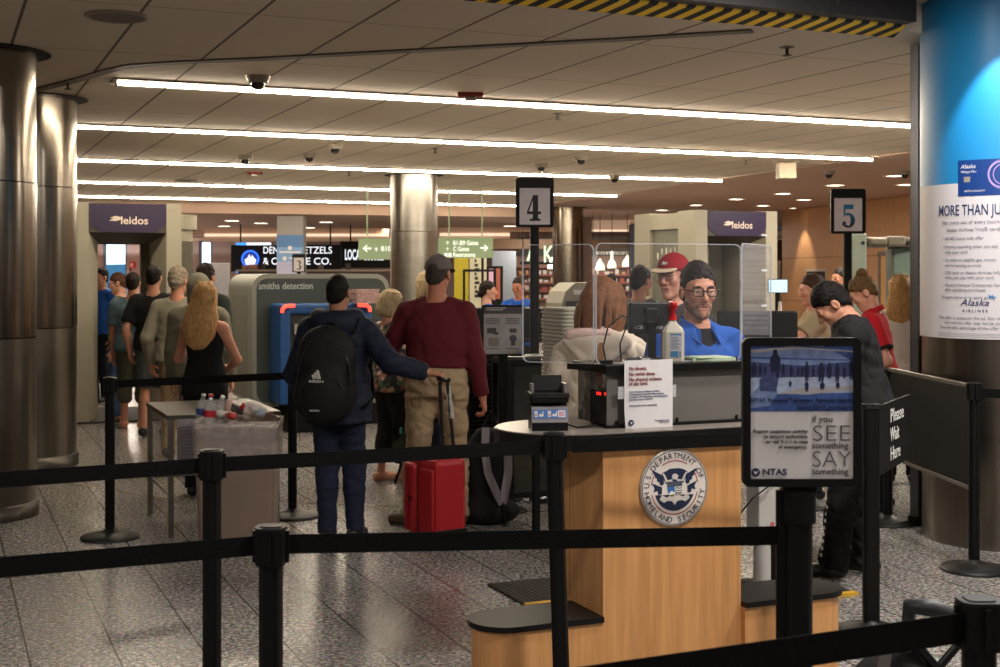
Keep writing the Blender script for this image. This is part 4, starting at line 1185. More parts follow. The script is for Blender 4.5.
# two posts joined by a solid black panel
q7, q8 = (WX(974, 7.55), 7.55), (WX(888, 8.95), 8.95)
sH = stanchion('black post holding the solid barrier panel, in front of the advert pillar', *q7, h=1.072, base=.19)
sI = stanchion('black post behind the young man in black, far end of the barrier panel', *q8, h=1.05, base=.17)
dv = Vector((q8[0] - q7[0], q8[1] - q7[1], 0)); LP = dv.length; ang = math.atan2(dv.y, dv.x)
bp = thing('barrier_panel', 'solid black barrier panel with pale edge strips hung between two posts', 'barrier panel', (q7[0], q7[1], 0), ang)
mb = MB(); mb.box2((.035, -.012, .475), (LP - .035, .012, 1.045)); mb.build('panel', mat('black_panel', (13, 13, 12), .55, var=.08, scale=40, spec=.2), bp)
for z in (.465, 1.05):
    mb = MB(); mb.box2((.033, -.016, z - .012), (LP - .033, .016, z + .012), .003); mb.build('edge_rail', mat('grey_edge_rail', (118, 110, 102), .4, .3), bp)
belt(sH, 1.015, 4.6, 6.6, 1.01)
# "please wait here" sign
pw = thing('wait_sign', 'black post with a hinged panel reading Please Wait Here', 'sign', (WX(871, 6.25), 6.25, 0))
mb = MB(); mb.prism(rrect(.075, .06, .018), .03, 1.072); mb.build('post', post_m, pw)
mb = MB(); mb.lathe([(.17, 0), (.17, .012), (.1, .035), (.04, .05), (.036, .06)], n=40); mb.build('base', base_m, pw)
mb = MB(); mb.prism(rrect(.086, .07, .02), 1.06, 1.08); mb.build('cap', cap_m, pw)
pe = Vector((WX(909, 7.0) - WX(871, 6.25), .75, 0)); pa = math.atan2(pe.y, pe.x)
MP = Matrix.Rotation(pa, 4, 'Z')
mb = MB(MP); mb.box2((.045, -.008, .72), (pe.length, .008, 1.058), .003); mb.build('panel', mat('black_sign_panel', (16, 16, 17), .5, spec=.2), pw)
mb = MB(MP)
for i, w in enumerate(('Please', 'Wait', 'Here')): text_to(mb, w, .098, .37, .955 - i * .095, .0094, FACE, bold=.001, width=(.30, .20, .22)[i])
mb.build('lettering', mat('sign_white', (222, 222, 222), .6, var=.02), pw)

# ================================================================ POSTER SIGN AND NUMBER SIGNS
def frame_sign(t, w, h, z, b=.02, d=.022, y=-.0, r=.018, topbar=0.):
    mb = MB(face_at(0, y, z + h / 2))
    o, i = rrect(w, h, r), rrect(w - 2 * b, h - 2 * b - topbar, .004, cy=-topbar / 2)
    n = len(o)
    R_ = [[(x, yy, -d / 2) for x, yy in o], [(x, yy, d / 2) for x, yy in o], [(x, yy, d / 2) for x, yy in i], [(x, yy, d / 2 - .006) for x, yy in i]]
    mb.rings(R_, True, False, False)
    mb.add([(x, yy, -d / 2) for x, yy in o], [list(range(n))[::-1]])
    return mb.build('frame', black_plastic, t)
ns = thing('poster_sign', 'poster in a black frame on a black post reading if you see something say something', 'sign', (pB[0] - .004, pB[1], 0))
zn0, zn1 = WZ(487.5, 3.48), WZ(338, 3.48); wN = .313; hN = zn1 - zn0
mb = MB(); mb.cyl((0, 0, .03), (0, 0, zn0 - .01), .037, n=28); mb.box((-.045, 0, .62), (.03, .012, 1.0)); mb.cyl((0, 0, zn0 - .1), (0, 0, zn0 - .015), .046, n=28); mb.build('post', post_m, ns)
mb = MB(); mb.box((0, .0, zn0 - .012), (.09, .05, .03), .006); mb.box((0, .018, zn0 + .05), (.07, .012, .12), .003); mb.build('bracket', post_m, ns)
mb = MB(); mb.lathe([(.18, 0), (.18, .012), (.1, .035), (.045, .05), (.04, .06)], n=40); mb.build('base', base_m, ns)
frame_sign(ns, wN, hN, zn0, .021, .026, -.03)
MN = face_at(0, -.0375, zn0)     # poster plane: x right, y up from the frame's foot
pw_, ph_ = wN - .042, hN - .042
def nx(px): return (px - 799.5) / 118 * wN
def ny(py): return (487.5 - py) / 149.5 * hN
mb = MB(MN); mb.box2((nx(748), ny(481), -.002), (nx(851.5), ny(346), 0)); poster = mb.build('poster', white_paper, ns)
p_img = MB(MN)
img_cols = [mat('print_sky', (120, 142, 190), .6, var=.22, scale=45), mat('print_mid_blue', (56, 84, 148), .6, var=.35, scale=70), mat('print_dark_blue', (16, 28, 66), .6, var=.1, scale=60), mat('print_pale', (176, 194, 234), .6), mat('print_haze', (168, 184, 216), .6, var=.22, scale=55), mat('print_purple', (62, 72, 122), .6, var=.4, scale=110)]
def pq(c, pts, z): p_img.mi(c).prism([(nx(a), ny(b)) for a, b in pts], 0.0, z)
pq(0, [(748, 346), (851.5, 346), (851.5, 375), (748, 375)], .0003)
pq(4, [(748, 375), (851.5, 375), (851.5, 412), (748, 412)], .0003)
pq(1, [(748, 352), (790, 346), (851.5, 353), (851.5, 349), (800, 346), (748, 346)], .0004)
pq(1, [(820, 346), (851.5, 346), (851.5, 362)], .00045)
pq(5, [(748, 362), (800, 366), (851.5, 362), (851.5, 377), (748, 378)], .0005)
pq(1, [(748, 395), (851.5, 393), (851.5, 412), (748, 412)], .00042)
pq(3, [(776, 394), (800, 388), (851.5, 386), (851.5, 390), (806, 395)], .00046)
pq(3, [(748, 350), (790, 347), (851.5, 351), (851.5, 352.5), (800, 349), (748, 353)], .00048)
pq(1, [(748, 357), (851.5, 360), (851.5, 361), (748, 359)], .00049)
pq(0, [(748, 396), (760, 384), (776, 392), (768, 406), (748, 409)], .00047)
def fig(cx, top, bot, w):
    k = 8
    pq(2, [(cx - w * .18, top), (cx + w * .18, top), (cx + w * .22, top + (bot - top) * .16), (cx + w * .5, top + (bot - top) * .3), (cx + w * .45, top + (bot - top) * .6), (cx + w * .3, bot), (cx + w * .05, bot), (cx, top + (bot - top) * .7), (cx - w * .1, bot), (cx - w * .35, bot), (cx - w * .45, top + (bot - top) * .55), (cx - w * .5, top + (bot - top) * .28), (cx - w * .2, top + (bot - top) * .16)], .0007)
for cx, top, bot, w in ((773, 350, 380, 11), (804.5, 362, 381, 5), (804.5, 381, 392, 4), (819, 363, 382, 7), (820, 382, 390, 5), (827, 363, 379, 5), (835, 363, 382, 5), (835.5, 382, 389, 4), (789, 366, 377, 4), (752, 363, 377, 6), (758, 365, 376, 4), (781, 364, 376, 4), (849, 358, 380, 5), (763, 366, 378, 3.5), (796, 367, 376, 3), (800, 366, 377, 3), (811, 367, 377, 3), (842, 366, 379, 3.5), (768, 382, 388, 3), (788, 381, 387, 3)): fig(cx, top, bot, w)
pq(5, [(757, 381), (764, 372), (772, 372), (776, 381), (774, 392), (758, 391)], .0008)
p_img.build('poster_picture', img_cols, poster)
def ntext(name, rows, m, bold=0., align='LEFT', par=None):
    mb = MB(MN)
    for body, px, py, hpx, wpx in rows:
        size = hpx / 149.5 * hN / .73
        text_to(mb, body, size, nx(px), ny(py), .001, width=wpx / 118 * wN, bold=bold, align='LEFT')
    return mb.build(name, m, par or poster)
pdk = mat('print_charcoal', (58, 58, 66), .6); pbl = mat('print_ink_blue', (22, 34, 78), .6)
ntext('picture_lettering', [('NTAS: National Terrorism Advisory System', 748.5, 402.5, 4.4, 102), ('www.DHS.gov/alerts', 795, 410, 4.8, 56)], pbl, .0)
ntext('slogan_small', [('if you', 809.5, 422.5, 7.0, 20), ('something', 809.5, 449, 6.6, 36), ('something', 809.5, 475, 6.6, 36)], pdk, 0.0)
for w_, yy, ww in (('SEE', 441.5, 37), ('SAY', 467.5, 38)): ntext('slogan_word', [(w_, 809, yy, 17.0, ww)], mat('print_thin_grey', (84, 84, 92), .6), -.018)
ntext('notice_bold', [('Report suspicious activity', 751, 433.5, 4.0, 54)], pdk, .008)
ntext('notice_lettering', [('to airport authorities', 761.5, 438.8, 4.0, 44), ('or call 9-1-1 in case', 763.5, 444, 4.0, 42), ('of emergency.', 776, 449.2, 4.0, 29)], pdk, 0)
ntext('logo_lettering', [('NTAS', 760, 475.5, 6.4, 24)], pbl, .02)
mb = MB(MN); mb.prism(circ(.0115, 24, nx(753.5), ny(473)), 0, .001); mb.prism(circ(.0085, 24, nx(753.5), ny(473)), 0, .0013)
mb.build('logo_disc', pbl, poster)
mb = MB(MN); cx, cy = nx(753.5), ny(473)
mb.prism([(cx - .007, cy + .004), (cx, cy + .001), (cx + .007, cy + .004), (cx + .003, cy - .003), (cx, cy - .006), (cx - .003, cy - .003)], 0, .0016); mb.build('logo_eagle', white_paper, poster)

def poly_digit(which):
    if which == '4':
        return [[(-.08, 1.0), (.16, 1.0), (.16, .37), (.30, .37), (.30, .26), (.16, .26), (.16, .10), (.28, .07), (.28, 0), (-.26, 0), (-.26, .07), (-.10, .10), (-.10, .26), (-.38, .26), (-.38, .36)]], [[(-.10, .37), (-.10, .80), (-.29, .37)]]
    if which == '5':
        body = [(-.24, 1.0), (.28, 1.0), (.28, .80), (-.10, .80), (-.13, .60)]
        bowl = [(.36 * math.cos(R(a)) + .0, .32 + .32 * math.sin(R(a))) for a in range(125, -151, -15)]
        inn = [(.11 * math.cos(R(a)) + .02, .31 + .23 * math.sin(R(a))) for a in range(-120, 121, 15)]
        return [[(-.24, 1.0), (.28, 1.0), (.28, .80), (-.15, .80), (-.15, .56), (-.24, .46)], bowl + inn, [(-.30, .24), (-.18, .30), (-.1, .2), (-.18, .08), (-.32, .12)]], []
    # 3
    o = [(.34 * math.cos(R(a)), .27 + .27 * math.sin(R(a))) for a in range(-150, 76, 15)] + [(.28 * math.cos(R(a)), .76 + .24 * math.sin(R(a))) for a in range(-60, 151, 15)]
    i = [(.08 * math.cos(R(a)), .75 + .15 * math.sin(R(a))) for a in range(140, -61, -20)] + [(-.05, .55)] + [(.10 * math.cos(R(a)), .28 + .19 * math.sin(R(a))) for a in range(60, -141, -20)]
    return [o + i], []
def number_sign(n, label, X, Y, w, h, ztop, rz, ink, post_w=.07, floor=0.0):
    t = thing('number_sign', label, 'sign', (X, Y, 0), rz)
    z0 = ztop - h
    mb = MB(); mb.prism(rrect(post_w, post_w, .02), .03, z0 + .01); mb.build('post', post_m, t)
    mb = MB(); mb.lathe([(.2, 0), (.2, .012), (.1, .035), (.045, .05), (.04, .06)], n=40); mb.build('base', base_m, t)
    frame_sign(t, w, h, z0, .018 * w / .3, .03, -.02, .022 * w / .3, topbar=.16 * h)
    sc = w / .3
    mb = MB(face_at(0, -.029, z0)); mb.box2((-w / 2 + .03 * sc, .022 * sc, -.002), (w / 2 - .03 * sc, h * .80, 0)); card = mb.build('card', mat('pale_card', (236, 230, 236), .6, var=.03), t)
    mb = MB(face_at(0, -.029, z0 + h * .13)); H = h * .52
    pos, hol = poly_digit(n)
    for p in pos: mb.mi(0).prism([(x * H * .8, y * H) for x, y in p], 0, .0015)
    mb.build('numeral', [ink], card)
    if hol:
        mb = MB(face_at(0, -.029, z0 + h * .13))
        for p in hol: mb.prism([(x * H * .8, y * H) for x, y in p], .0, .002)
        mb.build('numeral_counter', mat('pale_card', (190, 184, 190)), card)
    return t
ink4 = mat('ink_black', (16, 16, 18), .5); 
def grad5():
    m = bpy.data.materials.new('ink_blue_fade'); m.use_nodes = True; nt = m.node_tree; b = nt.nodes['Principled BSDF']; b.inputs['Roughness'].default_value = .5
    tc = nt.nodes.new('ShaderNodeTexCoord'); sp = nt.nodes.new('ShaderNodeSeparateXYZ'); nt.links.new(tc.outputs['Generated'], sp.inputs[0])
    r = nt.nodes.new('ShaderNodeValToRGB'); r.color_ramp.elements[0].color = lin((22, 30, 48)) + (1,); r.color_ramp.elements[1].color = lin((30, 128, 178)) + (1,)
    r.color_ramp.elements[0].position = .1; r.color_ramp.elements[1].position = .75
    nt.links.new(sp.outputs['Z'], r.inputs['Fac']); nt.links.new(r.outputs[0], b.inputs['Base Color']); return m
number_sign('4', 'black framed lane sign with the number 4 on a tall black post', WX(534.5, 10.4), 10.4, .30, .39, WZ(178, 10.4), R(3), ink4)
number_sign('5', 'black framed lane sign with a blue number 5 on a tall post', WX(847.5, 11.5), 11.5, .30, .39, WZ(189, 11.5), R(-3), grad5())
number_sign('3', 'small far lane sign with the number 3 above the x-ray machine', WX(299, 22.5), 22.5, .22, .31, WZ(254, 22.5), 0, ink4)

# ================================================================ THE PODIUM
pod = thing('podium', 'maple document checker podium with black counter and round emblem', 'podium', (.406, 5.2, 0), TH)
CT = 1.072
mb = MB(); mb.box2((0, 0, .06), (.64, .45, 1.008)); mb.build('cabinet', wood, pod)
mb = MB(); mb.box2((.02, .02, 0), (.62, .43, .06)); mb.build('plinth', black_plastic, pod)
mb = MB(); mb.box2((-.0012, .296, .36), (.001, .299, 1.0)); mb.build('seam', mat('wood_seam', (120, 78, 40), .6), pod)
cnt = [(-.05, -.035), (1.02, -.035), (1.02, .53), (-.05, .53)] + [(-.05 + .2825 * math.cos(R(a)) * 1.02, .2475 + .2825 * math.sin(R(a))) for a in range(100, 270, 10)]
mb = MB(); mb.prism(cnt, 1.008, CT - .004, smooth=False); mb.build('counter', mat('black_counter_edge', (18, 18, 19), .3), pod)
mb = MB(); mb.prism([(x * .992 + .003, y * .985 + .004) for x, y in cnt], CT - .004, CT); mb.build('counter_top', mat('grey_laminate', (134, 126, 120), .28, var=.12, scale=40), pod)
stp = [(0, 0), (0, .27), (-.36, .27)] + [(-.36 + .135 * math.cos(R(a)), .135 + .135 * math.sin(R(a))) for a in range(100, 261, 10)] + [(-.36, 0)]
mb = MB(); mb.prism(stp, 0, .325); mb.build('side_step', wood, pod)
mb = MB(); mb.prism([(x * 1.03, .135 + (y - .135) * 1.08) for x, y in stp], .325, .347); mb.build('step_top', black_plastic, pod)
stq = [(.64, -.03), (1.04, -.03)] + [(1.04 + .14 * math.cos(R(a)), .11 + .14 * math.sin(R(a))) for a in range(-80, 81, 10)] + [(1.04, .25), (.64, .25)]
mb = MB(); mb.prism(stq, 0, .325); mb.build('side_step', wood, pod)
mb = MB(); mb.prism([(.64 + (x - .64) * 1.03, .11 + (y - .11) * 1.08) for x, y in stq], .325, .347); mb.build('step_top', black_plastic, pod)
# emblem
MS = face_at(.317, -.0, .837)
seal = MB(MS); seal.lathe([(.157, 0), (.157, .010), (.153, .0125), (.148, .0125)], n=64); em = seal.build('emblem', mat('seal_rim', (170, 164, 156), .35, .4), pod)
mb = MB(MS); mb.prism(circ(.150, 64), 0, .0132); mb.build('emblem_field', mat('seal_white', (214, 206, 200), .5, var=.02), em)
mb = MB(MS)
for a0, a1 in ((-168, -12), (8, 38), (58, 122), (142, 172)): ringpoly(mb, .1055, .1095, .013, .0138, a0, a1)
mb.build('emblem_red_ring', mat('seal_red', (150, 44, 44), .5), em)
nv = mat('seal_navy', (24, 36, 66), .5, var=.05)
mb = MB(MS); ringpoly(mb, .1462, .1488, .013, .0137)
def arc_text(body, r, mid, size, step, top=True):
    n = len(body)
    for i, ch in enumerate(body):
        if ch == ' ': continue
        a = mid - (i - (n - 1) / 2) * step if top else mid + (i - (n - 1) / 2) * step
        vs, fs = text_mesh(ch, size, bold=.001, align='CENTER')
        t = R(a); T = Matrix.Translation((r * math.cos(t), r * math.sin(t), .0138)) @ Matrix.Rotation(t - math.pi / 2 if top else t + math.pi / 2, 4, 'Z')
        mb.add(vs, fs, False, T)
arc_text('DEPARTMENT OF', .1175, 79, .033, 10.2)
arc_text('U.S.', .1175, 162.5, .033, 7.4)
arc_text('HOMELAND SECURITY', .1408, 270, .033, 10.0, False)
mb.build('emblem_lettering', nv, em)
MS = MS @ Matrix.Diagonal((1.13, 1.13, 1.0, 1.0))
mb = MB(MS); mb.prism([(-.03, .062), (-.02, .068), (.02, .068), (.04, .062), (.052, .054), (.044, .03), (.036, .015), (-.036, .015), (-.044, .03), (-.052, .054)], 0, .014)
mb.prism([(.083 * math.cos(R(a)), .083 * math.sin(R(a))) for a in range(196, 345, 8)], 0, .0138)
for sx in (-1, 1):      # dark wing feathers
    w = [(.046, .045), (.092, .066), (.088, .054), (.080, .050), (.080, .040), (.072, .036), (.072, .026), (.062, .022), (.060, .012), (.050, .010), (.044, .016)]
    mb.prism([(sx * x, y) for x, y in w], 0, .0142)
    w = [(.052, .004), (.092, .020), (.082, .002), (.086, -.012), (.070, -.008), (.066, -.022), (.052, -.020)]
    mb.prism([(sx * x, y) for x, y in w], 0, .0142)
mb.build('emblem_eagle_dark', nv, em)
mb = MB(MS); pale = mat('seal_silver', (196, 190, 184), .5)
mb.prism([(-.008, .030), (-.012, .040), (-.008, .047), (.002, .050), (.010, .046), (.016, .040), (.011, .036), (.010, .028)], 0, .0148)
for sx in (-1, 1):
    mb.prism([(sx * x, y) for x, y in [(.010, .022), (.036, .020), (.044, .040), (.050, .050), (.046, .054), (.038, .044), (.030, .027), (.010, .030)]], 0, .0146)
    mb.prism([(sx * x, y) for x, y in [(.03, -.036), (.052, -.024), (.062, -.040), (.044, -.052), (.030, -.046)]], 0, .0144)
mb.prism([(-.036, -.036), (-.02, -.028), (.02, -.028), (.036, -.036), (.030, -.046), (.012, -.048), (0, -.062), (-.012, -.048), (-.030, -.046)], 0, .0143)
mb.build('emblem_eagle_pale', pale, em)
mb = MB(MS)
mb.prism([(-.031, .022), (.031, .022), (.030, .003), (-.030, .003)], 0, .0150)
mb.mi(1).prism([(-.030, .003), (-.001, .003), (-.001, -.014), (-.014, -.030), (-.026, -.020)], 0, .0151)
mb.mi(2).prism([(.001, .003), (.030, .003), (.027, -.018), (.001, -.02)], 0, .0151)
mb.mi(0)
for y in (-.001, -.010, -.018): mb.prism([(.002, y), (.010, y + .002), (.020, y - .001), (.029, y + .002), (.029, y - .002), (.020, y - .005), (.010, y - .002), (.002, y - .004)], 0, .0153)
mb.mi(2).prism([(-.027, -.022), (-.012, -.010), (-.001, -.022), (-.001, -.03), (-.014, -.03)], 0, .0153)
mb.mi(3).prism([(-.022, -.025), (-.004, -.023), (-.002, -.030), (-.014, -.031)], 0, .0155)
mb.build('emblem_shield', [mat('shield_grey', (70, 74, 90), .5), mat('shield_blue', (46, 104, 170), .5), mat('shield_white', (222, 220, 216), .5), mat('shield_green', (96, 120, 50), .5)], em)
# raised transaction shelf on the counter
rs = thing('transaction_shelf', 'raised glassy grey shelf with black top standing on the podium counter', 'counter shelf', uv(*[a + b for a, b in zip(touv(.406, 5.2), (0, 0))], CT), TH)
mb = MB(); mb.box2((.06, .09, .22), (.76, .40, .258), .004); mb.build('shelf_top', mat('shelf_black', (15, 15, 16), .3), rs)
mb = MB(); mb.box2((.08, .12, .012), (.735, .128, .22)); mb.build('front_panel', mat('smoked_acrylic', (106, 103, 100), .3, var=.05, scale=5), rs)
mb = MB(); mb.box2((.079, .132, .012), (.085, .38, .22)); mb.build('side_panel', glassy('smoked_glass', (60, 60, 62), .55, .1), rs)
mb = MB(); mb.box2((.07, .10, 0), (.745, .135, .012)); 
for x in (.12, .40, .69): mb.cyl((x, .108, .012), (x, .108, .03), .006, n=10)
mb.build('base_rail', black_plastic, rs)
mb = MB(); mb.box2((.72, .13, 0), (.735, .39, .22)); mb.build('end_panel', black_plastic, rs)
def podlocal(x, y, z=0): return uv(touv(.406, 5.2)[0] + x, touv(.406, 5.2)[1] + y, z)
# card reader inside the shelf, with a red light
cr = thing('card_reader', 'black reader with a glowing red light under the raised shelf', 'card reader', podlocal(.13, .26, CT), TH)
mb = MB(); mb.box2((-.03, -.06, 0), (.03, .06, .15), .008); mb.build('body', black_plastic, cr)
mb = MB(); mb.box2((-.032, -.05, .125), (-.028, -.012, .137)); mb.box2((-.02, -.062, .125), (.02, -.059, .137)); mb.build('red_light', emit('red_led', (255, 40, 30), 3.5), cr)
# notice sheet
nt_ = thing('notice_sheet', 'white printed sheet taped to the shelf front beginning No threats', 'notice', podlocal(.248, .086, 1.062), TH)
mb = MB(); N = 14; vs = []; fs = []
for j in range(N + 1):
    z = .285 * j / N
    for i, x in enumerate((-.112, -.04, .04, .112)):
        yb = -.0146 + .004 * (x / .112) ** 2
        vs.append((x + (.006 if j < 4 and i == 0 else 0) * (4 - j) / 4, yb - .03 * max(0, (.03 - z)) / .03 * 0, z))
for j in range(N):
    for i in range(3): fs.append((j * 4 + i, j * 4 + i + 1, j * 4 + i + 5, j * 4 + i + 4))
mb.add(vs, fs); sheet = mb.build('sheet', white_paper, nt_)
def notice_text(name, rows, m, bold):
    mb = MB(face_at(0, -.0155, 0))
    for b_, x, z, size, w in rows: text_to(mb, b_, size, x, z, 0, width=w, bold=bold)
    return mb.build(name, m, sheet)
dred = mat('print_dark_red', (132, 26, 40), .6); dblue = mat('print_soft_blue', (70, 84, 128), .6)
notice_text('notice_heading', [('No threats.', -.093, .245, .021, .08), ('No verbal abuse.', -.093, .223, .021, .12), ('No physical violence', -.093, .201, .021, .15), ('of any kind.', -.093, .184, .021, .087)], dred, .006)
notice_text('notice_body', [('If you threaten, endanger or harm', -.093, .155, .010, .14), ('Transportation Security Officers during', -.093, .1445, .010, .16), ('screening, TSA will pursue criminal penalties', -.093, .134, .010, .18), ('and fines of up to $13,910.', -.093, .1235, .010, .11), ('Thank you for your cooperation.', -.093, .099, .010, .13)], dblue, .0)
notice_text('notice_footer', [('Transportation Security', .026, .036, .007, .068), ('Administration', .046, .029, .007, .048)], dblue, .0)
mb = MB(face_at(-.083, -.0155, .033)); mb.prism(circ(.012, 24), -.004, .0012); mb.mi(1).prism([(-.008, .005), (0, .001), (.008, .005), (.002, -.002), (0, -.008), (-.002, -.002)], 0, .0018); mb.build('notice_logo', [pbl, white_paper], sheet)
for i, (x, z, w, h) in enumerate(((-.122, .155, .035, .05), (.120, .155, .02, .05), (-.01, .282, .04, .02), (-.02, -.002, .06, .014))):
    mb = MB(); mb.box((x, -.0075 if i < 2 else -.006, z), (w, .001, h)); mb.build('tape', glassy('clear_tape', (230, 230, 235), .35, .2), nt_)
# clear shields
acr = glassy('clear_acrylic', (226, 232, 240), .014, .04)
edge = mat('acrylic_edge', (206, 212, 220), .2, var=.02)
def shield(label, a, b, z0, z1, r=.03):
    a, b = Vector((a[0], a[1], 0)), Vector((b[0], b[1], 0)); d = b - a; L = d.length
    t = thing('acrylic_shield', label, 'clear shield', ((a.x + b.x) / 2, (a.y + b.y) / 2, z0), math.atan2(d.y, d.x))
    M = face_at(0, 0, (z1 - z0) / 2)
    mb = MB(M); mb.prism(rrect(L, z1 - z0, r), -.003, .003); mb.build('sheet', acr, t)
    o, i = rrect(L + .001, z1 - z0 + .001, r), rrect(L - .007, z1 - z0 - .007, r - .004)
    mb = MB(M); mb.rings([[(x, y, -.0034) for x, y in o], [(x, y, .0034) for x, y in o], [(x, y, .0034) for x, y in i], [(x, y, -.0034) for x, y in i], [(x, y, -.0034) for x, y in o]], True, False, False); mb.build('polished_edge', glassy('acrylic_rim', (225, 230, 240), .32, .1), t)
    return t
Ys = 5.36
zsh0, zsh1 = WZ(364.5, Ys), WZ(243.8, Ys)
sh1 = shield('clear acrylic shield with rounded corners in front of the tray stack', (WX(522.5, 5.52), 5.52), (WX(594, Ys), Ys), zsh0, zsh1)
mb = MB(); mb.box((.1, 0, -.01), (.1, .03, .024)); mb.build('clamp', black_plastic, sh1)
pr2 = podlocal(.745, .16)
sh2 = shield('wide clear acrylic shield across the podium in front of the officer', (WX(595.5, Ys), Ys), (pr2.x, pr2.y), CT + .258, zsh1 + .004)
mb = MB()
for x in (-.3, 0, .3): mb.box((x, 0, .004), (.05, .022, .02))
mb.build('clamp', black_plastic, sh2)
sh3 = shield('narrow clear acrylic side shield at the right end of the podium', (pr2.x + .005, pr2.y + .01), (WX(771, 6.15), 6.15), CT + .06, zsh1 + .01)
mb = MB()
for k in range(5): mb.box((.12, -.004, .1 + k * .16), (.10, .004, .008))
mb.build('hinge_slot', edge, sh3)
mb = MB(); mb.box((0, 0, -.03), (.05, .03, .06)); mb.build('foot', black_plastic, sh3)
# credential reader on the counter
ci = podlocal(-.155, .18, CT)
cd = thing('id_scanner', 'black and silver identity card scanner with blue label on the counter end', 'scanner', ci, R(6))
side = [(-.06, 0), (.06, 0), (.06, .13), (.03, .135), (-.045, .095), (-.06, .03)]
MSd = Matrix(((0, 0, 1, 0), (1, 0, 0, 0), (0, 1, 0, 0), (0, 0, 0, 1)))
mb = MB(MSd); mb.prism(side, -.072, .072); mb.build('body', black_plastic, cd)
mb = MB(MSd); mb.prism([(-.062, .034), (-.0475, .0965), (-.040, .098), (-.055, .034)], -.0725, .0725); mb.build('silver_face', mat('silver_plastic', (150, 146, 148), .3, .5), cd)
fx = Matrix.Translation((0, -.0625, .036)) @ Matrix.Rotation(R(-13.5), 4, 'X') @ FACE
mb = MB(fx); mb.box2((-.068, .014, 0), (.068, .050, .0012)); lab = mb.build('instruction_label', mat('label_blue', (66, 112, 178), .5), cd)
mb = MB(fx)
for x in (-.048, .006): mb.mi(0).box2((x - .014, .020, .0012), (x - .002, .044, .0022)); mb.box2((x + .004, .022, .0012), (x + .02, .032, .0022)); mb.box2((x + .018, .024, .0012), (x + .022, .042, .0022))
mb.box2((.032, .018, .0012), (.062, .046, .0022)); mb.mi(1).box2((.036, .022, .002), (.058, .042, .003))
for x in (-.048, .006): mb.mi(1).box2((x - .012, .024, .002), (x - .004, .034, .003))
mb.build('label_symbols', [white_paper, mat('label_pink', (190, 150, 160), .5)], lab)
mb = MB(); mb.box2((-.078, -.062, .128), (.078, .055, .150), .004); mb.box2((-.074, -.066, .112), (.074, -.05, .140), .003); mb.build('reading_bed', black_plastic, cd)
mb = MB(); 
for x in (-.066, .066): mb.box2((x - .005, -.03, .148), (x + .005, .03, .185))
mb.build('hinge_arm', mat('silver_plastic', (150, 146, 148)), cd)
mb = MB(Matrix.Translation((0, .03, .15)) @ Matrix.Rotation(R(-12), 4, 'X')); mb.box2((-.062, -.004, 0), (.062, .006, .066), .003); mb.build('hood', black_plastic, cd)
mb = MB(); mb.tube([(.075, .0, .02), (.12, .02, .004), (.2, .06, .004), (.26, .05, .004)], .0035); mb.build('cable', black_plastic, cd)
# monitor on the shelf (seen from the back)
def monitor_back(label, X, Y, z, w, h, rz, stand_h, base=True):
    t = thing('computer_monitor', label, 'monitor', (X, Y, z), rz)
    mb = MB(); mb.box((0, .012, stand_h + h / 2), (w, .03, h), .008); mb.build('casing', mat('monitor_black', (14, 14, 16), .45, var=.1), t)
    mb = MB(); mb.box((0, .029, stand_h + h / 2), (w - .02, .004, h - .02)); mb.build('screen', mat('screen_dark', (12, 14, 18), .15), t)
    mb = MB(); mb.box((0, -.012, stand_h + h * .55), (w * .3, .03, h * .55), .008); mb.box((0, -.02, (stand_h + h * .4) / 2), (.035, .016, stand_h + h * .4), .003); mb.build('stand', black_plastic, t)
    if base: mb = MB(); mb.box((0, -.01, .006), (w * .55, .12, .012), .004); mb.build('stand_base', black_plastic, t)
    return t
m1 = monitor_back('black monitor turned away on the shelf between jacket woman and spray bottle', WX(650.5, 5.62), 5.62, CT + .258, .188, .135, R(8), .112)
mb = MB(face_at(0, .0, 0)); mb.box2((-.072, .132, .004), (-.035, .146, .0065)); mb.box2((.02, .132, .004), (.055, .144, .0065)); mb.box2((-.03, .165, .004), (-.02, .195, .0065)); mb.build('asset_label', mat('label_grey', (150, 152, 158), .5), m1)
mb = MB(); mb.tube([(-.08, -.01, .17), (-.13, -.02, .19), (-.19, -.02, .14), (-.21, -.02, .06), (-.2, -.02, .0)], .0035); mb.tube([(-.05, -.015, .14), (-.11, -.03, .15), (-.14, -.03, .07), (-.135, -.03, .0)], .0035); mb.build('cable', black_plastic, m1)
m2 = monitor_back('large black monitor back to the right of the seated officer', WX(757, 7.0), 7.0, .95, .42, .24, R(-14), .31)
dk = thing('officer_desk', 'low black desk behind the podium carrying the dark screens', 'desk', (WX(760, 7.0), 7.0, 0), TH)
mb = MB(); mb.box2((-.12, -.22, .90), (.17, .15, .95), .006); mb.build('desk_top', black_plastic, dk)
for x in (-.09, .14):
    for y in (-.18, .11): mb = MB(); mb.box((x, y, .45), (.05, .05, .9)); mb.build('leg', black_powder, dk)
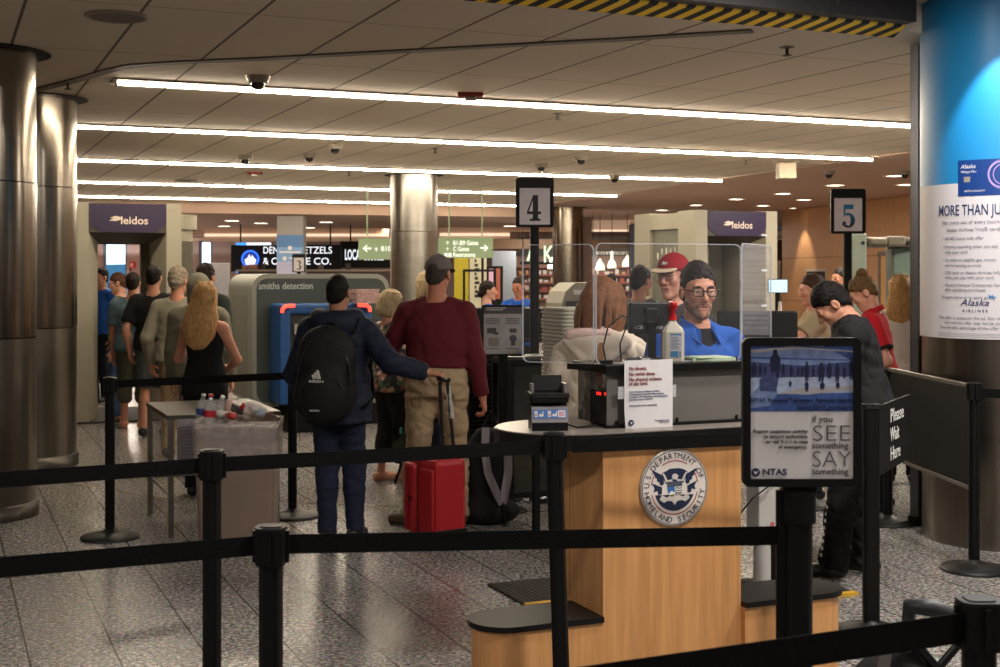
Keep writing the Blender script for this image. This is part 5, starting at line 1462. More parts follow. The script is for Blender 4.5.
# spray bottle
sb = thing('spray_bottle', 'translucent white spray bottle with red trigger on the raised shelf', 'spray bottle', (WX(672.5, 5.50), 5.50, CT + .258), R(4))
def octo(w, d): return [(w / 2 * a, d / 2 * b) for a, b in ((1, -.6), (1, .6), (.7, 1), (-.7, 1), (-1, .6), (-1, -.6), (-.7, -1), (.7, -1))]
mb = MB()
rr_ = []
for z, k in ((0, .94), (.006, 1), (.125, 1), (.140, .86), (.160, .42), (.172, .30), (.176, .28)): rr_.append([(x * k, y * k, z) for x, y in octo(.092, .06)])
mb.rings(rr_, True, True, False); mb.build('bottle', mat('cloudy_plastic', (190, 184, 172), .35, var=.04, trans=.15), sb)
mb = MB(); mb.cyl((0, 0, .174), (0, 0, .196), .016); red = mat('red_plastic', (196, 26, 34), .35); mb.build('collar', red, sb)
mb = MB(); mb.box2((-.012, -.038, .216), (.012, .03, .252), .006); mb.cyl((0, 0, .194), (0, 0, .22), .010); mb.box2((-.01, -.052, .232), (.01, -.036, .248), .003); mb.build('spray_head', red, sb)
mb = MB(Matrix.Translation((0, -.022, .218)) @ Matrix.Rotation(R(20), 4, 'X')); mb.box2((-.007, -.006, -.044), (.007, .004, .004), .002); mb.build('trigger', red, sb)
mb = MB(face_at(.006, -.0302, 0)); mb.box2((-.022, .020, 0), (.026, .118, .001)); lb_ = mb.build('label', mat('label_pale', (168, 172, 184), .5), sb)
mb = MB(face_at(.006, -.0302, 0)); mb.box2((-.02, .022, .001), (.012, .046, .0018)); mb.box2((-.022, .112, .001), (.026, .118, .0018)); mb.mi(1)
for k in range(9): mb.box2((-.018, .054 + k * .006, .001), (.022 - (k % 3) * .006, .0565 + k * .006, .0018))
mb.box2((.015, .022, .001), (.024, .046, .0018))
mb.build('label_print', [mat('label_teal', (52, 108, 150), .5), mat('print_slate', (110, 116, 130), .5)], lb_)
# green paper pad
pd = thing('paper_pad', 'pale green paper pad lying on the raised shelf', 'paper', (WX(706, 5.62), 5.62, CT + .258), TH - .1)
mb = MB(); mb.box2((-.09, -.06, 0), (.11, .06, .012)); mb.build('pad', mat('mint_paper', (176, 198, 168), .7), pd)
mb = MB(Matrix.Rotation(.12, 4, 'Z')); mb.box2((-.08, -.062, .012), (.09, .05, .016)); mb.build('loose_sheet', mat('mint_paper_light', (196, 212, 186), .7), pd)
kb = thing('keypad', 'flat grey device lying on the shelf below the black monitor', 'keypad', (WX(640, 5.52), 5.52, CT + .258), TH)
mb = MB(); mb.box2((-.06, -.03, 0), (.06, .03, .012), .003); mb.build('housing', mat('keypad_grey', (52, 52, 55), .5), kb)
mb = MB()
for i in range(6): 
    for j in range(3): mb.box((-.045 + i * .018, -.016 + j * .016, .0135), (.012, .011, .003))
mb.build('keys', mat('key_dark', (34, 34, 36), .5), kb)
# white equipment column and foot mat behind the podium
wc = thing('white_pedestal', 'white equipment pedestal on the right of the podium behind the poster sign', 'pedestal', (WX(762, 6.35), 6.35, 0), TH)
wm_ = mat('white_enamel', (178, 176, 172), .4, var=.03)
mb = MB(); mb.cyl((0, 0, .02), (0, 0, .55), .042, n=24); mb.build('column', wm_, wc)
mb = MB(); mb.box2((-.055, -.055, .42), (.055, .055, .9), .008); mb.build('housing', wm_, wc)
mb = MB(); mb.box2((-.13, -.13, 0), (.13, .13, .025), .006); mb.build('foot_plate', wm_, wc)
mb = MB(face_at(.02, -.056, .5)); mb.prism(circ(.012, 12, .0, .0), 0, .001); mb.build('mark', mat('mark_red', (180, 90, 90), .5), wc)
mb = MB(); mb.tube([(.05, -.03, .86), (.02, -.1, .72), (-.12, -.1, .64), (-.2, -.05, .52)], .004); mb.build('cable', black_plastic, wc)
def floor_mat(label, x, y, w, d, rz):
    t = thing('floor_mat', label, 'mat', (x, y, 0), rz)
    mb = MB(); mb.box2((-w / 2, -d / 2, 0), (w / 2, d / 2, .012), .003)
    for k in range(int(w / .03)): mb.box((-w / 2 + .02 + k * .03, 0, .0125), (.014, d - .05, .004))
    mb.build('rubber', mat('rubber_mat', (44, 38, 34), .8, var=.15), t)
    mb = MB(); mb.box2((-w / 2, -d / 2 - .02, 0), (w / 2, -d / 2 + .02, .0155)); mb.build('yellow_edge', mat('mat_yellow', (206, 160, 40), .6), t)
p0 = onz(520, 603, 0); floor_mat('ribbed dark mat with yellow edge behind the left podium step', p0.x + .27, p0.y + .3, .75, .5, TH)
p0 = onz(825, 604, 0); floor_mat('ribbed dark mat with yellow edge right of the right podium step', p0.x - .25, p0.y + .28, .8, .5, TH)
# ================================================================ BODY SCANNERS
beige = mat('scanner_beige', (158, 152, 134), .5, var=.03, scale=3)
beige_d = mat('scanner_beige_dark', (118, 112, 98), .5, var=.04, scale=3)
purple = mat('sign_purple', (44, 30, 62), .4, var=.05)
def bird(mb, x, y, k, z):
    for i, (a, b) in enumerate(((0, 0), (.35, .12), (.1, .28))):
        mb.prism([(x + k * (a - .5), y + k * b), (x + k * (a + .1), y + k * (b + .26)), (x + k * (a + .75), y + k * (b + .12)), (x + k * (a + .3), y + k * (b - .04))], 0, z + i * .0003)
def scanner(label, X, Y, rz, H=2.5):
    t = thing('body_scanner', label, 'body scanner', (X, Y, 0), rz, 'body scanners')
    D = 1.55
    for y0, sg in ((0, 1), (D, -1)):
        for sx in (-1, 1):
            pl = [(sx * .60, y0), (sx * .43, y0), (sx * .30, y0 + sg * .30), (sx * .30, y0 + sg * .42), (sx * .60, y0 + sg * .42)]
            mb = MB(); mb.prism(pl, .02, H); mb.build('portal_column', beige, t)
        mb = MB()
        zf, zb = 2.16, 2.05
        ys = [y0, y0 + sg * .30, y0 + sg * .42]
        mb.add([(-.43, y0, zf), (.43, y0, zf), (.43, y0, H - .01), (-.43, y0, H - .01), (-.3, ys[1], zb), (.3, ys[1], zb), (.3, ys[2], zb), (-.3, ys[2], zb), (.43, ys[2], H - .01), (-.43, ys[2], H - .01)],
               [(0, 1, 2, 3), (0, 4, 5, 1), (4, 7, 6, 5), (3, 2, 8, 9), (6, 7, 9, 8)])
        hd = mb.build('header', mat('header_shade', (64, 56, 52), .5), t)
        mb = MB(Matrix.Translation((0, y0 - sg * .004, 0)) @ (FACE if sg > 0 else Matrix.Rotation(math.pi, 4, 'Z') @ FACE))
        mb.prism([(-.428, H - .012), (.428, H - .012), (.428, zf + .10), (.30, zf + .004), (-.30, zf + .004), (-.428, zf + .10)], 0, .006); pn = mb.build('sign_panel', purple, t)
        mb = MB(Matrix.Translation((0, y0 - sg * .0105, 0)) @ (FACE if sg > 0 else Matrix.Rotation(math.pi, 4, 'Z') @ FACE))
        text_to(mb, 'leidos', .125, -.085, zf + .098, 0, width=.30, bold=.012); bird(mb, -.16, zf + .135, .10, .001)
        mb.build('sign_lettering', mat('sign_pale', (222, 206, 190), .5), pn)
    mb = MB(); mb.box2((-.56, .42, .1), (-.52, D - .42, H - .22)); mb.build('side_panel', mat('side_panel_grey', (112, 112, 98), .3), t)
    for za, zb_ in ((H - .22, H - .02), (.02, .12)): mb = MB(); mb.box2((-.60, .40, za), (-.48, D - .40, zb_)); mb.build('side_rail', beige, t)
    for sx in (1,):
        a0 = 90 if sx < 0 else -90
        mb = MB(); mb.lathe([(.36, .02), (.36, H - .28)], (sx * .50, D / 2, 0), 24, a0=R(a0), a1=R(a0 + 180)); 
        mb.box2((sx * .50, .40, .02), (sx * .62, D - .40, H - .2)); mb.build('scan_drum', beige, t)
        mb = MB(); mb.lathe([(.364, .5), (.364, H - .42)], (sx * .50, D / 2, 0), 24, a0=R(a0 + 30), a1=R(a0 + 150)); mb.build('drum_window', mat('drum_smoke', (96, 94, 84), .2), t)
        mb = MB(); mb.lathe([(.41, H - .28), (.41, H - .10), (.30, H - .1)], (sx * .50, D / 2, 0), 24, a0=R(a0), a1=R(a0 + 180)); mb.box2((sx * .48, .36, H - .28), (sx * .70, D - .36, H - .1)); mb.build('drum_cap', beige, t)
    mb = MB(); mb.box2((-.45, .1, H - .12), (.45, D - .1, H - .01)); mb.build('roof_tray', beige_d, t)
    mb = MB(); mb.box2((-.92, -.02, 0), (.92, D + .02, .022)); mb.build('floor_plate', mat('dark_rubber', (40, 38, 36), .7), t)
    return t
sc1 = scanner('beige walk-in body scanner with purple leidos header, left of the queue', WX(128, 15.05), 15.05, TH, 2.5)
mb = MB(); mb.box2((.86, -.06, 1.42), (.88, -.04, 1.72)); mb.box2((.70, -.1, 1.45), (.92, -.08, 1.70)); mb.build('status_screen', mat('screen_dim', (110, 122, 138), .2), sc1)
sc2 = scanner('beige walk-in body scanner with purple leidos header, behind the officer', WX(737, 16.5), 16.5, TH, 2.48)
mb = MB()
for k in range(5): mb.box((-.565, .55 + k * .11, 1.98 - (.06 if k == 4 else 0)), (.01, .014, .09 - .02 * (k % 2)))
mb.build('indicator', mat('indicator_white', (236, 230, 214), .3), sc2)
# ================================================================ X-RAY MACHINE
xr = thing('xray_machine', 'large grey baggage x-ray machine lettered smiths detection with rounded corners', 'x-ray machine', (WX(252, 14.3), 14.3, 0), TH)
W_, D_ = 1.56, 1.25
mb = MB(); mb.M = Matrix(((1, 0, 0, 0), (0, 0, 1, 0), (0, 1, 0, 0), (0, 0, 0, 1)))
def rr2(x0, z0, x1, z1, r): return rrect(x1 - x0, z1 - z0, r, 8, (x0 + x1) / 2, (z0 + z1) / 2)
mb.prism(rr2(0, .24, W_, 1.69, .16), 0, D_); mb.build('housing', mat('xray_pale_grey', (150, 152, 142), .45, var=.03, scale=2), xr)
mb = MB(FACE); mb.prism(rr2(.05, .29, W_ - .05, 1.64, .12), -.0, .008); pan = mb.build('front_panel', mat('xray_dark_grey', (66, 74, 70), .5, var=.05, scale=2), xr)
mb = MB(FACE); mb.box2((.06, 1.16, .008), (W_ - .06, 1.163, .009)); mb.build('panel_seam', mat('seam_dark', (40, 44, 42), .6), pan)
mb = MB(Matrix.Translation((0, -.0085, 0)) @ FACE); text_to(mb, 'smiths detection', .105, .07, 1.525, 0, width=.60, bold=.012); mb.build('lettering', mat('lettering_pale', (196, 204, 196), .5), pan)
mb = MB(); mb.box2((.08, .05, 0), (W_ - .08, D_ - .05, .24)); mb.build('base', black_plastic, xr)
mb = MB(); mb.box2((-.004, .25, .4), (0, D_ - .2, 1.45)); mb.box2((-.006, .5, 1.3), (-.003, .75, 1.36)); mb.build('side_cover', mat('xray_side', (136, 138, 128), .5), xr)
# blue infeed hood on the front
hd = thing('infeed_hood', 'blue framed conveyor hood with glowing red corner lights on the x-ray machine', 'conveyor hood', tuple(xr.matrix_basis @ Vector((0, 0, 0))), TH)
hd.location = (WX(279.5, 13.95), 13.95, 0); hw = 1.02; blue_m = mat('hood_blue', (22, 74, 132), .45, var=.06)
hy = touv(xr.location.x, xr.location.y)[1] - touv(hd.location.x, hd.location.y)[1]
for x in (0, hw - .12):
    mb = MB(); mb.box2((x, 0, .30), (x + .12, hy - .01, 1.34), .02); mb.build('side_post', blue_m, hd)
mb = MB(); mb.box2((.0, 0, 1.26), (hw, hy - .01, 1.37), .03); mb.build('top_rail', blue_m, hd)
mb = MB(); mb.box2((.12, .05, .62), (hw - .12, .06, 1.26))
for k in range(9): mb.box((.12 + (hw - .24) * (k + .5) / 9, .045, .94), (.075, .006, .64))
mb.build('curtain', mat('lead_curtain', (30, 32, 34), .6), hd)
mb = MB(); mb.box2((.12, .0, .3), (hw - .12, hy - .01, .60), .01); mb.build('conveyor_bed', mat('bed_dark', (34, 34, 34), .5), hd)
mb = MB(); mb.box2((.1, 0, .0), (hw - .1, hy - .02, .30)); mb.build('plinth', black_plastic, hd)
for x, s_ in ((.10, 1), (hw - .10, -1)):
    mb = MB(); mb.tube([(x - s_ * .075, -.012, 1.28), (x - s_ * .07, -.012, 1.32), (x - s_ * .04, -.012, 1.347), (x, -.012, 1.352), (x + s_ * .06, -.012, 1.352)], .020); mb.build('status_light', emit('red_status_light', (255, 66, 50), 1.0), hd)
mb = MB(face_at(.16, -.003, 1.05)); mb.box2((0, 0, 0), (.1, .11, .004)); mb.mi(1).box2((.02, -.3, 0), (.05, -.26, .004)); mb.build('hood_label', [mat('label_grey2', (150, 150, 150), .5), mat('label_yellow', (214, 176, 30), .5)], hd)
lf = thing('leaflet_stack', 'stack of pinkish printed leaflets on top of the blue hood', 'leaflets', (WX(367, 14.4), 14.25, 1.372), TH)
mb = MB()
for k in range(7): mb.box((.01 * math.sin(k * 2.1), 0, .012 + k * .022), (.26, .18, .018))
mb.build('sheets', mat('leaflet_pink', (186, 150, 146), .7, var=.3, scale=40), lf)
# ================================================================ TABLE, BIN AND WASTE
tb = thing('steel_table', 'steel legged table covered in plastic sheet behind the grey waste bin', 'table', (WX(170, 8.5), 8.5, 0), TH)
tw, td, tz = .72, .93, .785
mb = MB(); mb.box2((-.02, -.02, tz - .03), (tw, td, tz), .004); mb.build('table_top', mat('worn_steel_top', (84, 80, 74), .35, .4, var=.12, scale=6), tb)
for x in (0, tw - .03):
    for y in (0, td - .03): mb = MB(); mb.box2((x - .012, y - .012, 0), (x + .022, y + .022, tz - .03)); mb.build('leg', steel, tb)
for z in (.25,):
    mb = MB(); mb.box2((0, .0, z), (.012, td, z + .02)); mb.box2((tw - .03, 0, z), (tw - .018, td, z + .02)); mb.box2((0, td - .03, z), (tw, td - .018, z + .02)); mb.box2((0, .25, z + .12), (tw, .262, z + .14)); mb.build('stretcher', steel, tb)
mb = MB(); n = 10; vs = []; fs = []
for j in range(n + 1):
    for i in range(7): vs.append((-.018 + .003 * math.sin(i * 2 + j), .05 + (td - .1) * i / 6, tz - .03 - (.30 + .05 * math.sin(i * 1.3)) * j / n))
for j in range(n):
    for i in range(6): fs.append((j * 7 + i, j * 7 + i + 1, j * 7 + i + 8, j * 7 + i + 7))
mb.add(vs, fs, True); mb.build('plastic_drape', glassy('clear_plastic_film', (190, 184, 176), .32, .25), tb)
sg_ = thing('notice_board', 'white printed sheet hung on the front of the steel table', 'notice', tuple(uv(*[a + b for a, b in zip(touv(tb.location.x, tb.location.y), (.16, -.035))], .40)), TH)
mb = MB(); mb.box2((-.12, 0, 0), (.2, .008, .36)); bo = mb.build('sheet', mat('sheet_lilac', (150, 142, 148), .6), sg_)
mb = MB(face_at(0, -.001, 0))
for k in range(12): mb.box2((-.10, .06 + k * .022, 0), (.10 + .05 * math.sin(k * 3), .066 + k * .022, .001))
mb.build('printed_lines', mat('print_slate', (110, 116, 130)), bo)
bn = thing('waste_bin', 'grey rectangular waste bin with clear liner full of bottles and wrappers', 'waste bin', (WX(234.5, 8.1), 8.1, 0), R(4))
bw, bd, bh = .255, .2, .765
mb = MB(); mb.rings([[(x * k, y * k + .2, z) for x, y in rrect(2 * bw, 2 * bd, .04)] for z, k in ((.05, .88), (bh - .02, 1.0))], True, True); mb.build('bin_body', mat('bin_taupe', (128, 110, 98), .5, var=.05, scale=4), bn)
mb = MB()
for x in (-.17, .17):
    for y in (.05, .35): mb.cyl((x - .012, y, .028), (x + .012, y, .028), .028)
mb.build('caster', black_plastic, bn)
mb = MB(); rr_ = []
random.seed(5)
for j, (z, k) in enumerate(((bh - .27, 1.012), (bh - .2, 1.02), (bh - .12, 1.018), (bh - .05, 1.022), (bh + .005, 1.05), (bh + .018, 1.03), (bh + .0, .97), (bh - .06, .93))):
    rr_.append([(x * (k + random.uniform(-.006, .006)), y * (k + random.uniform(-.008, .008)) + .2, z + (random.uniform(-.03, .03) if j == 0 else random.uniform(-.004, .004))) for x, y in rrect(2 * bw, 2 * bd, .04, 8)])
mb.rings(rr_, True, False, True); mb.build('bin_liner', glassy('liner_film', (196, 186, 182), .42, .22), bn)
mb = MB(); mb.prism(rrect(2 * bw - .03, 2 * bd - .03, .03, cy=.2), bh - .14, bh - .10); mb.build('bin_filling', mat('waste_grey', (120, 112, 106), .8, var=.4, scale=30, bump=.6), bn)
clearp = glassy('clear_bottle', (225, 228, 230), .22, .08)
def bottle(label, px, py, Y, h, r, capc, labc, rot, twist=0):
    t = thing('drink_bottle', label, 'bottle', P(px, py, Y - .15), 0, 'bottles in the waste bin')
    t.rotation_euler = rot
    pr = [(r * .85, 0), (r, .008), (r * .96, h * .12), (r, h * .2), (r * .95, h * .4), (r, h * .5), (r, h * .62), (r * .55, h * .80), (r * .36, h * .88), (r * .36, h * .93)]
    mb = MB(); mb.lathe(pr, n=18); mb.build('bottle', clearp, t)
    mb = MB(); mb.lathe([(r * 1.01, h * .24), (r * 1.01, h * .46)], n=18, caps=False); mb.build('label', mat('label_%s' % labc[0], labc[1], .5), t)
    mb = MB(); mb.cyl((0, 0, h * .92), (0, 0, h), r * .44, n=14); mb.build('cap', mat('cap_%s' % capc[0], capc[1], .4), t)
blu, rd, wh = ('bottle_blue', (44, 62, 124)), ('bottle_red', (176, 34, 40)), ('bottle_white', (210, 206, 200))
bottle('clear bottle with blue label at the left of the waste bin', 200, 421, 8.33, .17, .032, wh, blu, (0, R(8), 0))
bottle('clear bottle with red cap and wide red label in front of the bin', 209, 424, 8.30, .185, .036, rd, rd, (0, R(4), 0))
bottle('clear bottle lying tilted behind the red capped one', 211, 420, 8.42, .19, .034, wh, ('bottle_clear', (170, 168, 164)), (R(20), R(30), 0))
bottle('crushed clear bottle lying in the middle of the bin', 216, 422, 8.36, .15, .034, wh, ('bottle_clear', (170, 168, 164)), (R(-30), R(70), 0))
def crumple(name, label, cat, px, py, Y, sz, c, seed, flat=.7):
    sz *= 1.25
    F = Field((-sz * 1.6,) * 3, (sz * 1.6,) * 3, sz / 9)
    F.ell((0, 0, 0), (sz, sz * .8, sz * flat), 0); F.noise(sz * .35, 2.2 / sz, seed); F.noise(sz * .2, 5 / sz, seed + 1)
    o = F.mesh(name, mat('crumpled_%02x%02x%02x' % c, c, .4, var=.15, scale=30, bump=.4), None, 0)
    o.data.polygons.foreach_set('use_smooth', np.zeros(len(o.data.polygons), bool))
    o.location = P(px, py - 3, Y - .15); tag(o, label, cat, 'crumpled waste in the bin'); return o
crumple('crumpled_wrapper', 'pale pink crumpled tissue near the middle of the waste bin', 'wrapper', 231, 410, 8.42, .036, (196, 164, 154), 2, 1.1)
crumple('crumpled_wrapper', 'white crumpled plastic low in the middle of the bin', 'wrapper', 222, 417, 8.35, .032, (196, 194, 186), 4)
crumple('crumpled_wrapper', 'red and white crumpled wrapper at the front of the bin', 'wrapper', 232, 419, 8.30, .028, (178, 60, 58), 6)
crumple('crumpled_wrapper', 'dark crumpled wrapper between the tissue and the red can', 'wrapper', 239, 412, 8.40, .035, (70, 62, 60), 8)
crumple('crumpled_wrapper', 'bright red crumpled can right of the dark wrapper', 'can', 244, 410, 8.38, .025, (170, 22, 30), 10)
crumple('crumpled_wrapper', 'large white crumpled bag at the right of the bin', 'bag', 254, 413, 8.42, .062, (206, 196, 188), 12, .75)
crumple('crumpled_wrapper', 'pale blue crumpled packet on the white bag', 'wrapper', 261, 416, 8.33, .028, (160, 172, 186), 14)
crumple('crumpled_wrapper', 'brownish crumpled cup at the right rim of the bin', 'cup', 268, 417, 8.34, .028, (120, 86, 74), 16)
# ================================================================ KIOSK, CABINETS, TRAYS
ks = thing('instruction_screen', 'screen with printed instructions on a black pole behind the man in maroon', 'display stand', (WX(503, 9.42), 9.42, 0), R(2))
kz0, kz1 = WZ(356, 9.38), WZ(305, 9.38)
frame_sign(ks, .305, kz1 - kz0, kz0, .014, .03, -.03, .012)
mb = MB(face_at(0, -.0405, kz0)); mb.box2((-.138, .014, -.002), (.138, kz1 - kz0 - .014, 0)); sc = mb.build('screen', mat('screen_grey', (150, 148, 150), .4), ks)
mb = MB(face_at(0, -.0405, kz0)); mb.mi(1).box2((-.138, .30, 0), (.138, kz1 - kz0 - .014, .001)); mb.mi(0)
for x in (-.125, .015):
    for k in range(4): mb.box2((x, .228 + k * .012, 0), (x + .1, .233 + k * .012, .001))
    mb.box2((x, .05, 0), (x + .1, .055, .001))
mb.box2((-.115, .16, 0), (-.05, .20, .001)); mb.box2((-.07, .15, 0), (-.035, .17, .001)); mb.mi(2).box2((-.105, .07, 0), (-.03, .13, .001)); mb.mi(0)
mb.prism(circ(.026, 18, .07, .125), 0, .001); mb.box2((.045, .165, 0), (.095, .195, .001)); mb.box2((.055, .075, 0), (.085, .10, .001))
mb.mi(3)
for k in range(2): mb.box2((-.12, .325 + k * .014, .001), (.0 + k * .02, .331 + k * .014, .0016))
mb.build('screen_print', [mat('screen_ink', (66, 64, 66), .5), mat('screen_head', (62, 60, 62), .5), mat('screen_mid', (120, 116, 112), .5), mat('screen_pale', (176, 174, 174), .5)], sc)
mb = MB(); mb.box2((-.033, -.025, .03), (.033, .025, kz1 - .1), .004); mb.build('pole', post_m, ks)
mb = MB(); mb.lathe([(.17, 0), (.17, .014), (.09, .03), (.05, .04)], n=40); mb.build('base', base_m, ks)
cab = thing('louvred_cabinet', 'black louvred equipment cabinet just right of the man in maroon', 'cabinet', (WX(489, 10.3), 10.3, 0), TH)
mb = MB(); mb.box2((-.16, 0, .05), (.06, .6, 1.08), .006); mb.build('housing', black_powder, cab)
mb = MB()
for k in range(26): mb.box((-.05, -.004, .12 + k * .036), (.19, .014, .012), 0, None)
mb.build('louvre', mat('louvre_grey', (52, 52, 52), .35, .5), cab)
mb = MB()
for x in (-.12, .02):
    for y in (.06, .54): mb.cyl((x, y, 0), (x, y, .05), .02, n=12)
mb.build('foot', black_plastic, cab)
gc = thing('glass_cabinet', 'black framed cabinet with dark glass front behind the counter end', 'cabinet', (WX(511, 9.72), 9.72, 0), TH)
gw, gd, gh = .62, .32, 1.06
mb = MB()
for x in (0, gw):
    for y in (0, gd): mb.box((x, y, gh / 2), (.035, .035, gh))
for z in (.06, gh - .02):
    for y in (0, gd): mb.box((gw / 2, y, z), (gw, .035, .04))
    for x in (0, gw): mb.box((x, gd / 2, z), (.035, gd, .04))
mb.build('frame', black_powder, gc)
mb = MB(); mb.box2((.02, -.004, .08), (gw - .02, .004, gh - .04)); mb.build('glass_front', glassy('dark_glass', (70, 72, 66), .45, .06), gc)
mb = MB(); mb.box2((.02, gd - .02, .08), (gw - .02, gd, gh - .04)); mb.box2((0, 0, gh - .005), (gw, gd, gh + .02)); mb.box2((.02, .02, .05), (gw - .02, gd, .08)); mb.build('back_panel', mat('cabinet_inner', (62, 62, 58), .5, var=.15, scale=6), gc)
mb = MB(); mb.cyl((.14, .12, .22), (.14, .18, .22), .11, n=28); mb.cyl((.32, .12, .3), (.32, .18, .3), .06, n=24); mb.box2((.42, .1, .1), (.5, .22, .5)); mb.build('machine_wheel', mat('brass_dull', (140, 122, 84), .4, .6), gc)
tray_m = mat('tray_grey', (196, 194, 178), .5, var=.05, scale=6)
def tray_mesh():
    mb = MB(); w, d, h = .36, .36, .075
    o, i = rrect(w, d, .05), rrect(w - .05, d - .05, .04); ob = rrect(w - .05, d - .05, .04)
    rm = rrect(w + .016, d + .016, .055)
    mb.rings([[(x, y, 0) for x, y in ob], [(x, y, h - .014) for x, y in o], [(x, y, h - .014) for x, y in rm], [(x, y, h) for x, y in rm], [(x, y, h) for x, y in i], [(x * .93, y * .93, .006) for x, y in ob]], True, True, False)
    return mb
ts = thing('tray_stand', 'low black roller stand under the tall tray stack', 'stand', (WX(577, 8.6), 8.6, 0), TH)
mb = MB(); mb.box2((-.26, -.2, .80), (.26, .2, .86), .006); mb.build('deck', black_powder, ts)
for x in (-.22, .22):
    for y in (-.16, .16): mb = MB(); mb.box((x, y, .40), (.04, .04, .80)); mb.build('leg', black_powder, ts)
mb = MB(); 
for y in (-.16, .16): mb.box((0, y, .2), (.44, .03, .03))
mb.build('stretcher', black_powder, ts)
NT = 23; pitch = .0245
ordn = ['', 'second', 'third', 'fourth', 'fifth', 'sixth', 'seventh', 'eighth', 'ninth', 'tenth', 'eleventh', 'twelfth', 'thirteenth', 'fourteenth', 'fifteenth', 'sixteenth', 'seventeenth', 'eighteenth', 'nineteenth', 'twentieth', 'twenty-first', 'twenty-second', 'twenty-third', 'twenty-fourth']
tm = tray_mesh().build('security_tray', tray_m)
for k in range(NT):
    o = tm if k == 0 else tm.copy()
    if k: COL.objects.link(o)
    random.seed(k); o.location = (ts.location.x + random.uniform(-.004, .004), ts.location.y + random.uniform(-.004, .004), .862 + (NT - 1 - k) * pitch)
    o.rotation_euler = (0, 0, TH + random.uniform(-.012, .012))
    tag(o, 'pale grey security tray, ' + ('topmost' if k == 0 else ordn[k] + ' from the top') + ' of the tall stack behind the shield', 'tray', 'stacked security trays')
# small beige machine beyond the trays
sm = thing('beige_machine', 'rounded beige machine hood showing just above the tray stack', 'machine', (WX(585, 12.3), 12.3, 0), TH)
mb = MB(Matrix(((1, 0, 0, 0), (0, 0, 1, 0), (0, 1, 0, 0), (0, 0, 0, 1)))); mb.prism([(-.24, .0), (.22, .0), (.22, 1.57), (.18, 1.61), (-.10, 1.61), (-.20, 1.53), (-.24, 1.42)], 0, .35); mb.build('hood', mat('machine_cream', (150, 146, 130), .5), sm)
mb = MB(); mb.box2((-.20, -.02, 1.36), (-.02, 0, 1.44)); mb.box2((.0, -.03, 1.40), (.14, 0, 1.47)); mb.build('dark_slot', mat('slot_dark', (60, 58, 56), .5), sm)
mb = MB(); mb.box2((-.12, -.012, 1.5), (.1, -.002, 1.54)); mb.build('nameplate', white_paper, sm)
# ================================================================ LUGGAGE
sred = mat('red_fabric', (172, 18, 32), .55, var=.08, scale=120, bump=.2)
st = thing('suitcase', 'bright red soft suitcase with black telescopic handle held by the backpack man', 'suitcase', (WX(437, 8.22), 8.22, 0), R(-56))
tl = Matrix.Rotation(R(4), 4, 'Y')
mb = MB(); mb.box2((-.17, -.115, .055), (.17, .115, .56), .035); mb.build('shell', sred, st)
mb = MB(); mb.box2((-.165, -.15, .09), (-.035, -.10, .52), .03); mb.box2((-.02, -.128, .12), (.15, -.10, .50), .02); mb.build('pocket', sred, st)
mb = MB(); mb.tube([(-.03, -.118, .08), (-.03, -.118, .53), (0, -.10, .55)], .006); mb.tube([(-.10, -.152, .12), (-.09, -.153, .30), (-.105, -.152, .5)], .004); mb.build('zip_seam', mat('dark_red_zip', (96, 12, 20), .5), st)
mb = MB(FACE); mb.M = face_at(-.07, -.151, .30); mb.prism(circ(.018, 18), 0, .004); mb.build('badge', mat('badge_red', (90, 14, 22), .3, .3), st)
for x in (-.13, .13): 
    mb = MB(); mb.cyl((x - .012, .09, .03), (x + .012, .09, .03), .03, n=20); mb.box((x, .09, .06), (.05, .05, .04), .006); mb.build('wheel', black_plastic, st)
mb = MB(); mb.box2((.165, -.11, .05), (.178, .11, .13), .004); mb.build('corner_guard', black_plastic, st)
hx = WX(443.5, 8.25) - st.location.x; hz = WZ(379, 8.25); LX, LY = hx * math.cos(R(56)) - .03 * math.sin(R(56)), hx * math.sin(R(56)) + .03 * math.cos(R(56))
mb = MB(); mb.tube([(.07, .09, .5), (LX + .045, LY, hz - .01)], .012); mb.tube([(-.07, .09, .5), (LX - .045, LY, hz - .01)], .012); mb.tube([(LX - .06, LY, hz - .004), (LX + .06, LY, hz - .004)], .016); mb.build('pull_handle', mat('handle_black', (26, 24, 24), .35), st)
tgm = thing('luggage_tag', 'clear plastic luggage tag hanging from the suitcase handle', 'luggage tag', (st.location.x + hx + .03, 8.21, hz - .04), R(-14))
mb = MB(); mb.ribbon([(0, 0, 0), (.008, -.006, -.06), (.02, -.004, -.14), (.028, -.004, -.2)], .03, .002, up=(1, 0, 0)); mb.build('strap', glassy('tag_film', (230, 228, 224), .5, .2), tgm)
# grey strapped black bag by the cabinet
bg = thing('duffel_bag', 'black bag with grey straps hanging at the right hand of the man in maroon', 'bag', (WX(486, 8.98), 8.98, 0), R(10))
F = Field((-.3, -.22, -.02), (.36, .25, .75), .013)
F.ell((.0, 0, .36), (.15, .11, .30), .0); F.ell((.02, 0, .08), (.21, .13, .10), .08); F.noise(.010, 18, 3); F.noise(.006, 40, 4); F.plane((0, 0, .01), (0, 0, -1), .01)
F.mesh('bag_body', cloth('bag_black', (26, 25, 26), .4, 120), bg)
gs = cloth('grey_strap', (128, 122, 124), .3, 160)
mb = MB(); mb.ribbon([(-.02, -.11, .66), (-.03, -.135, .50), (-.01, -.14, .36), (.05, -.135, .22), (.09, -.13, .15)], .055, .008, up=(1, .2, 0)); mb.build('strap', gs, bg)
mb = MB(); mb.ribbon([(.10, -.08, .64), (.13, -.12, .50), (.13, -.13, .36), (.105, -.135, .22), (.09, -.13, .15)], .06, .008, up=(1, .2, 0)); mb.build('strap', gs, bg)
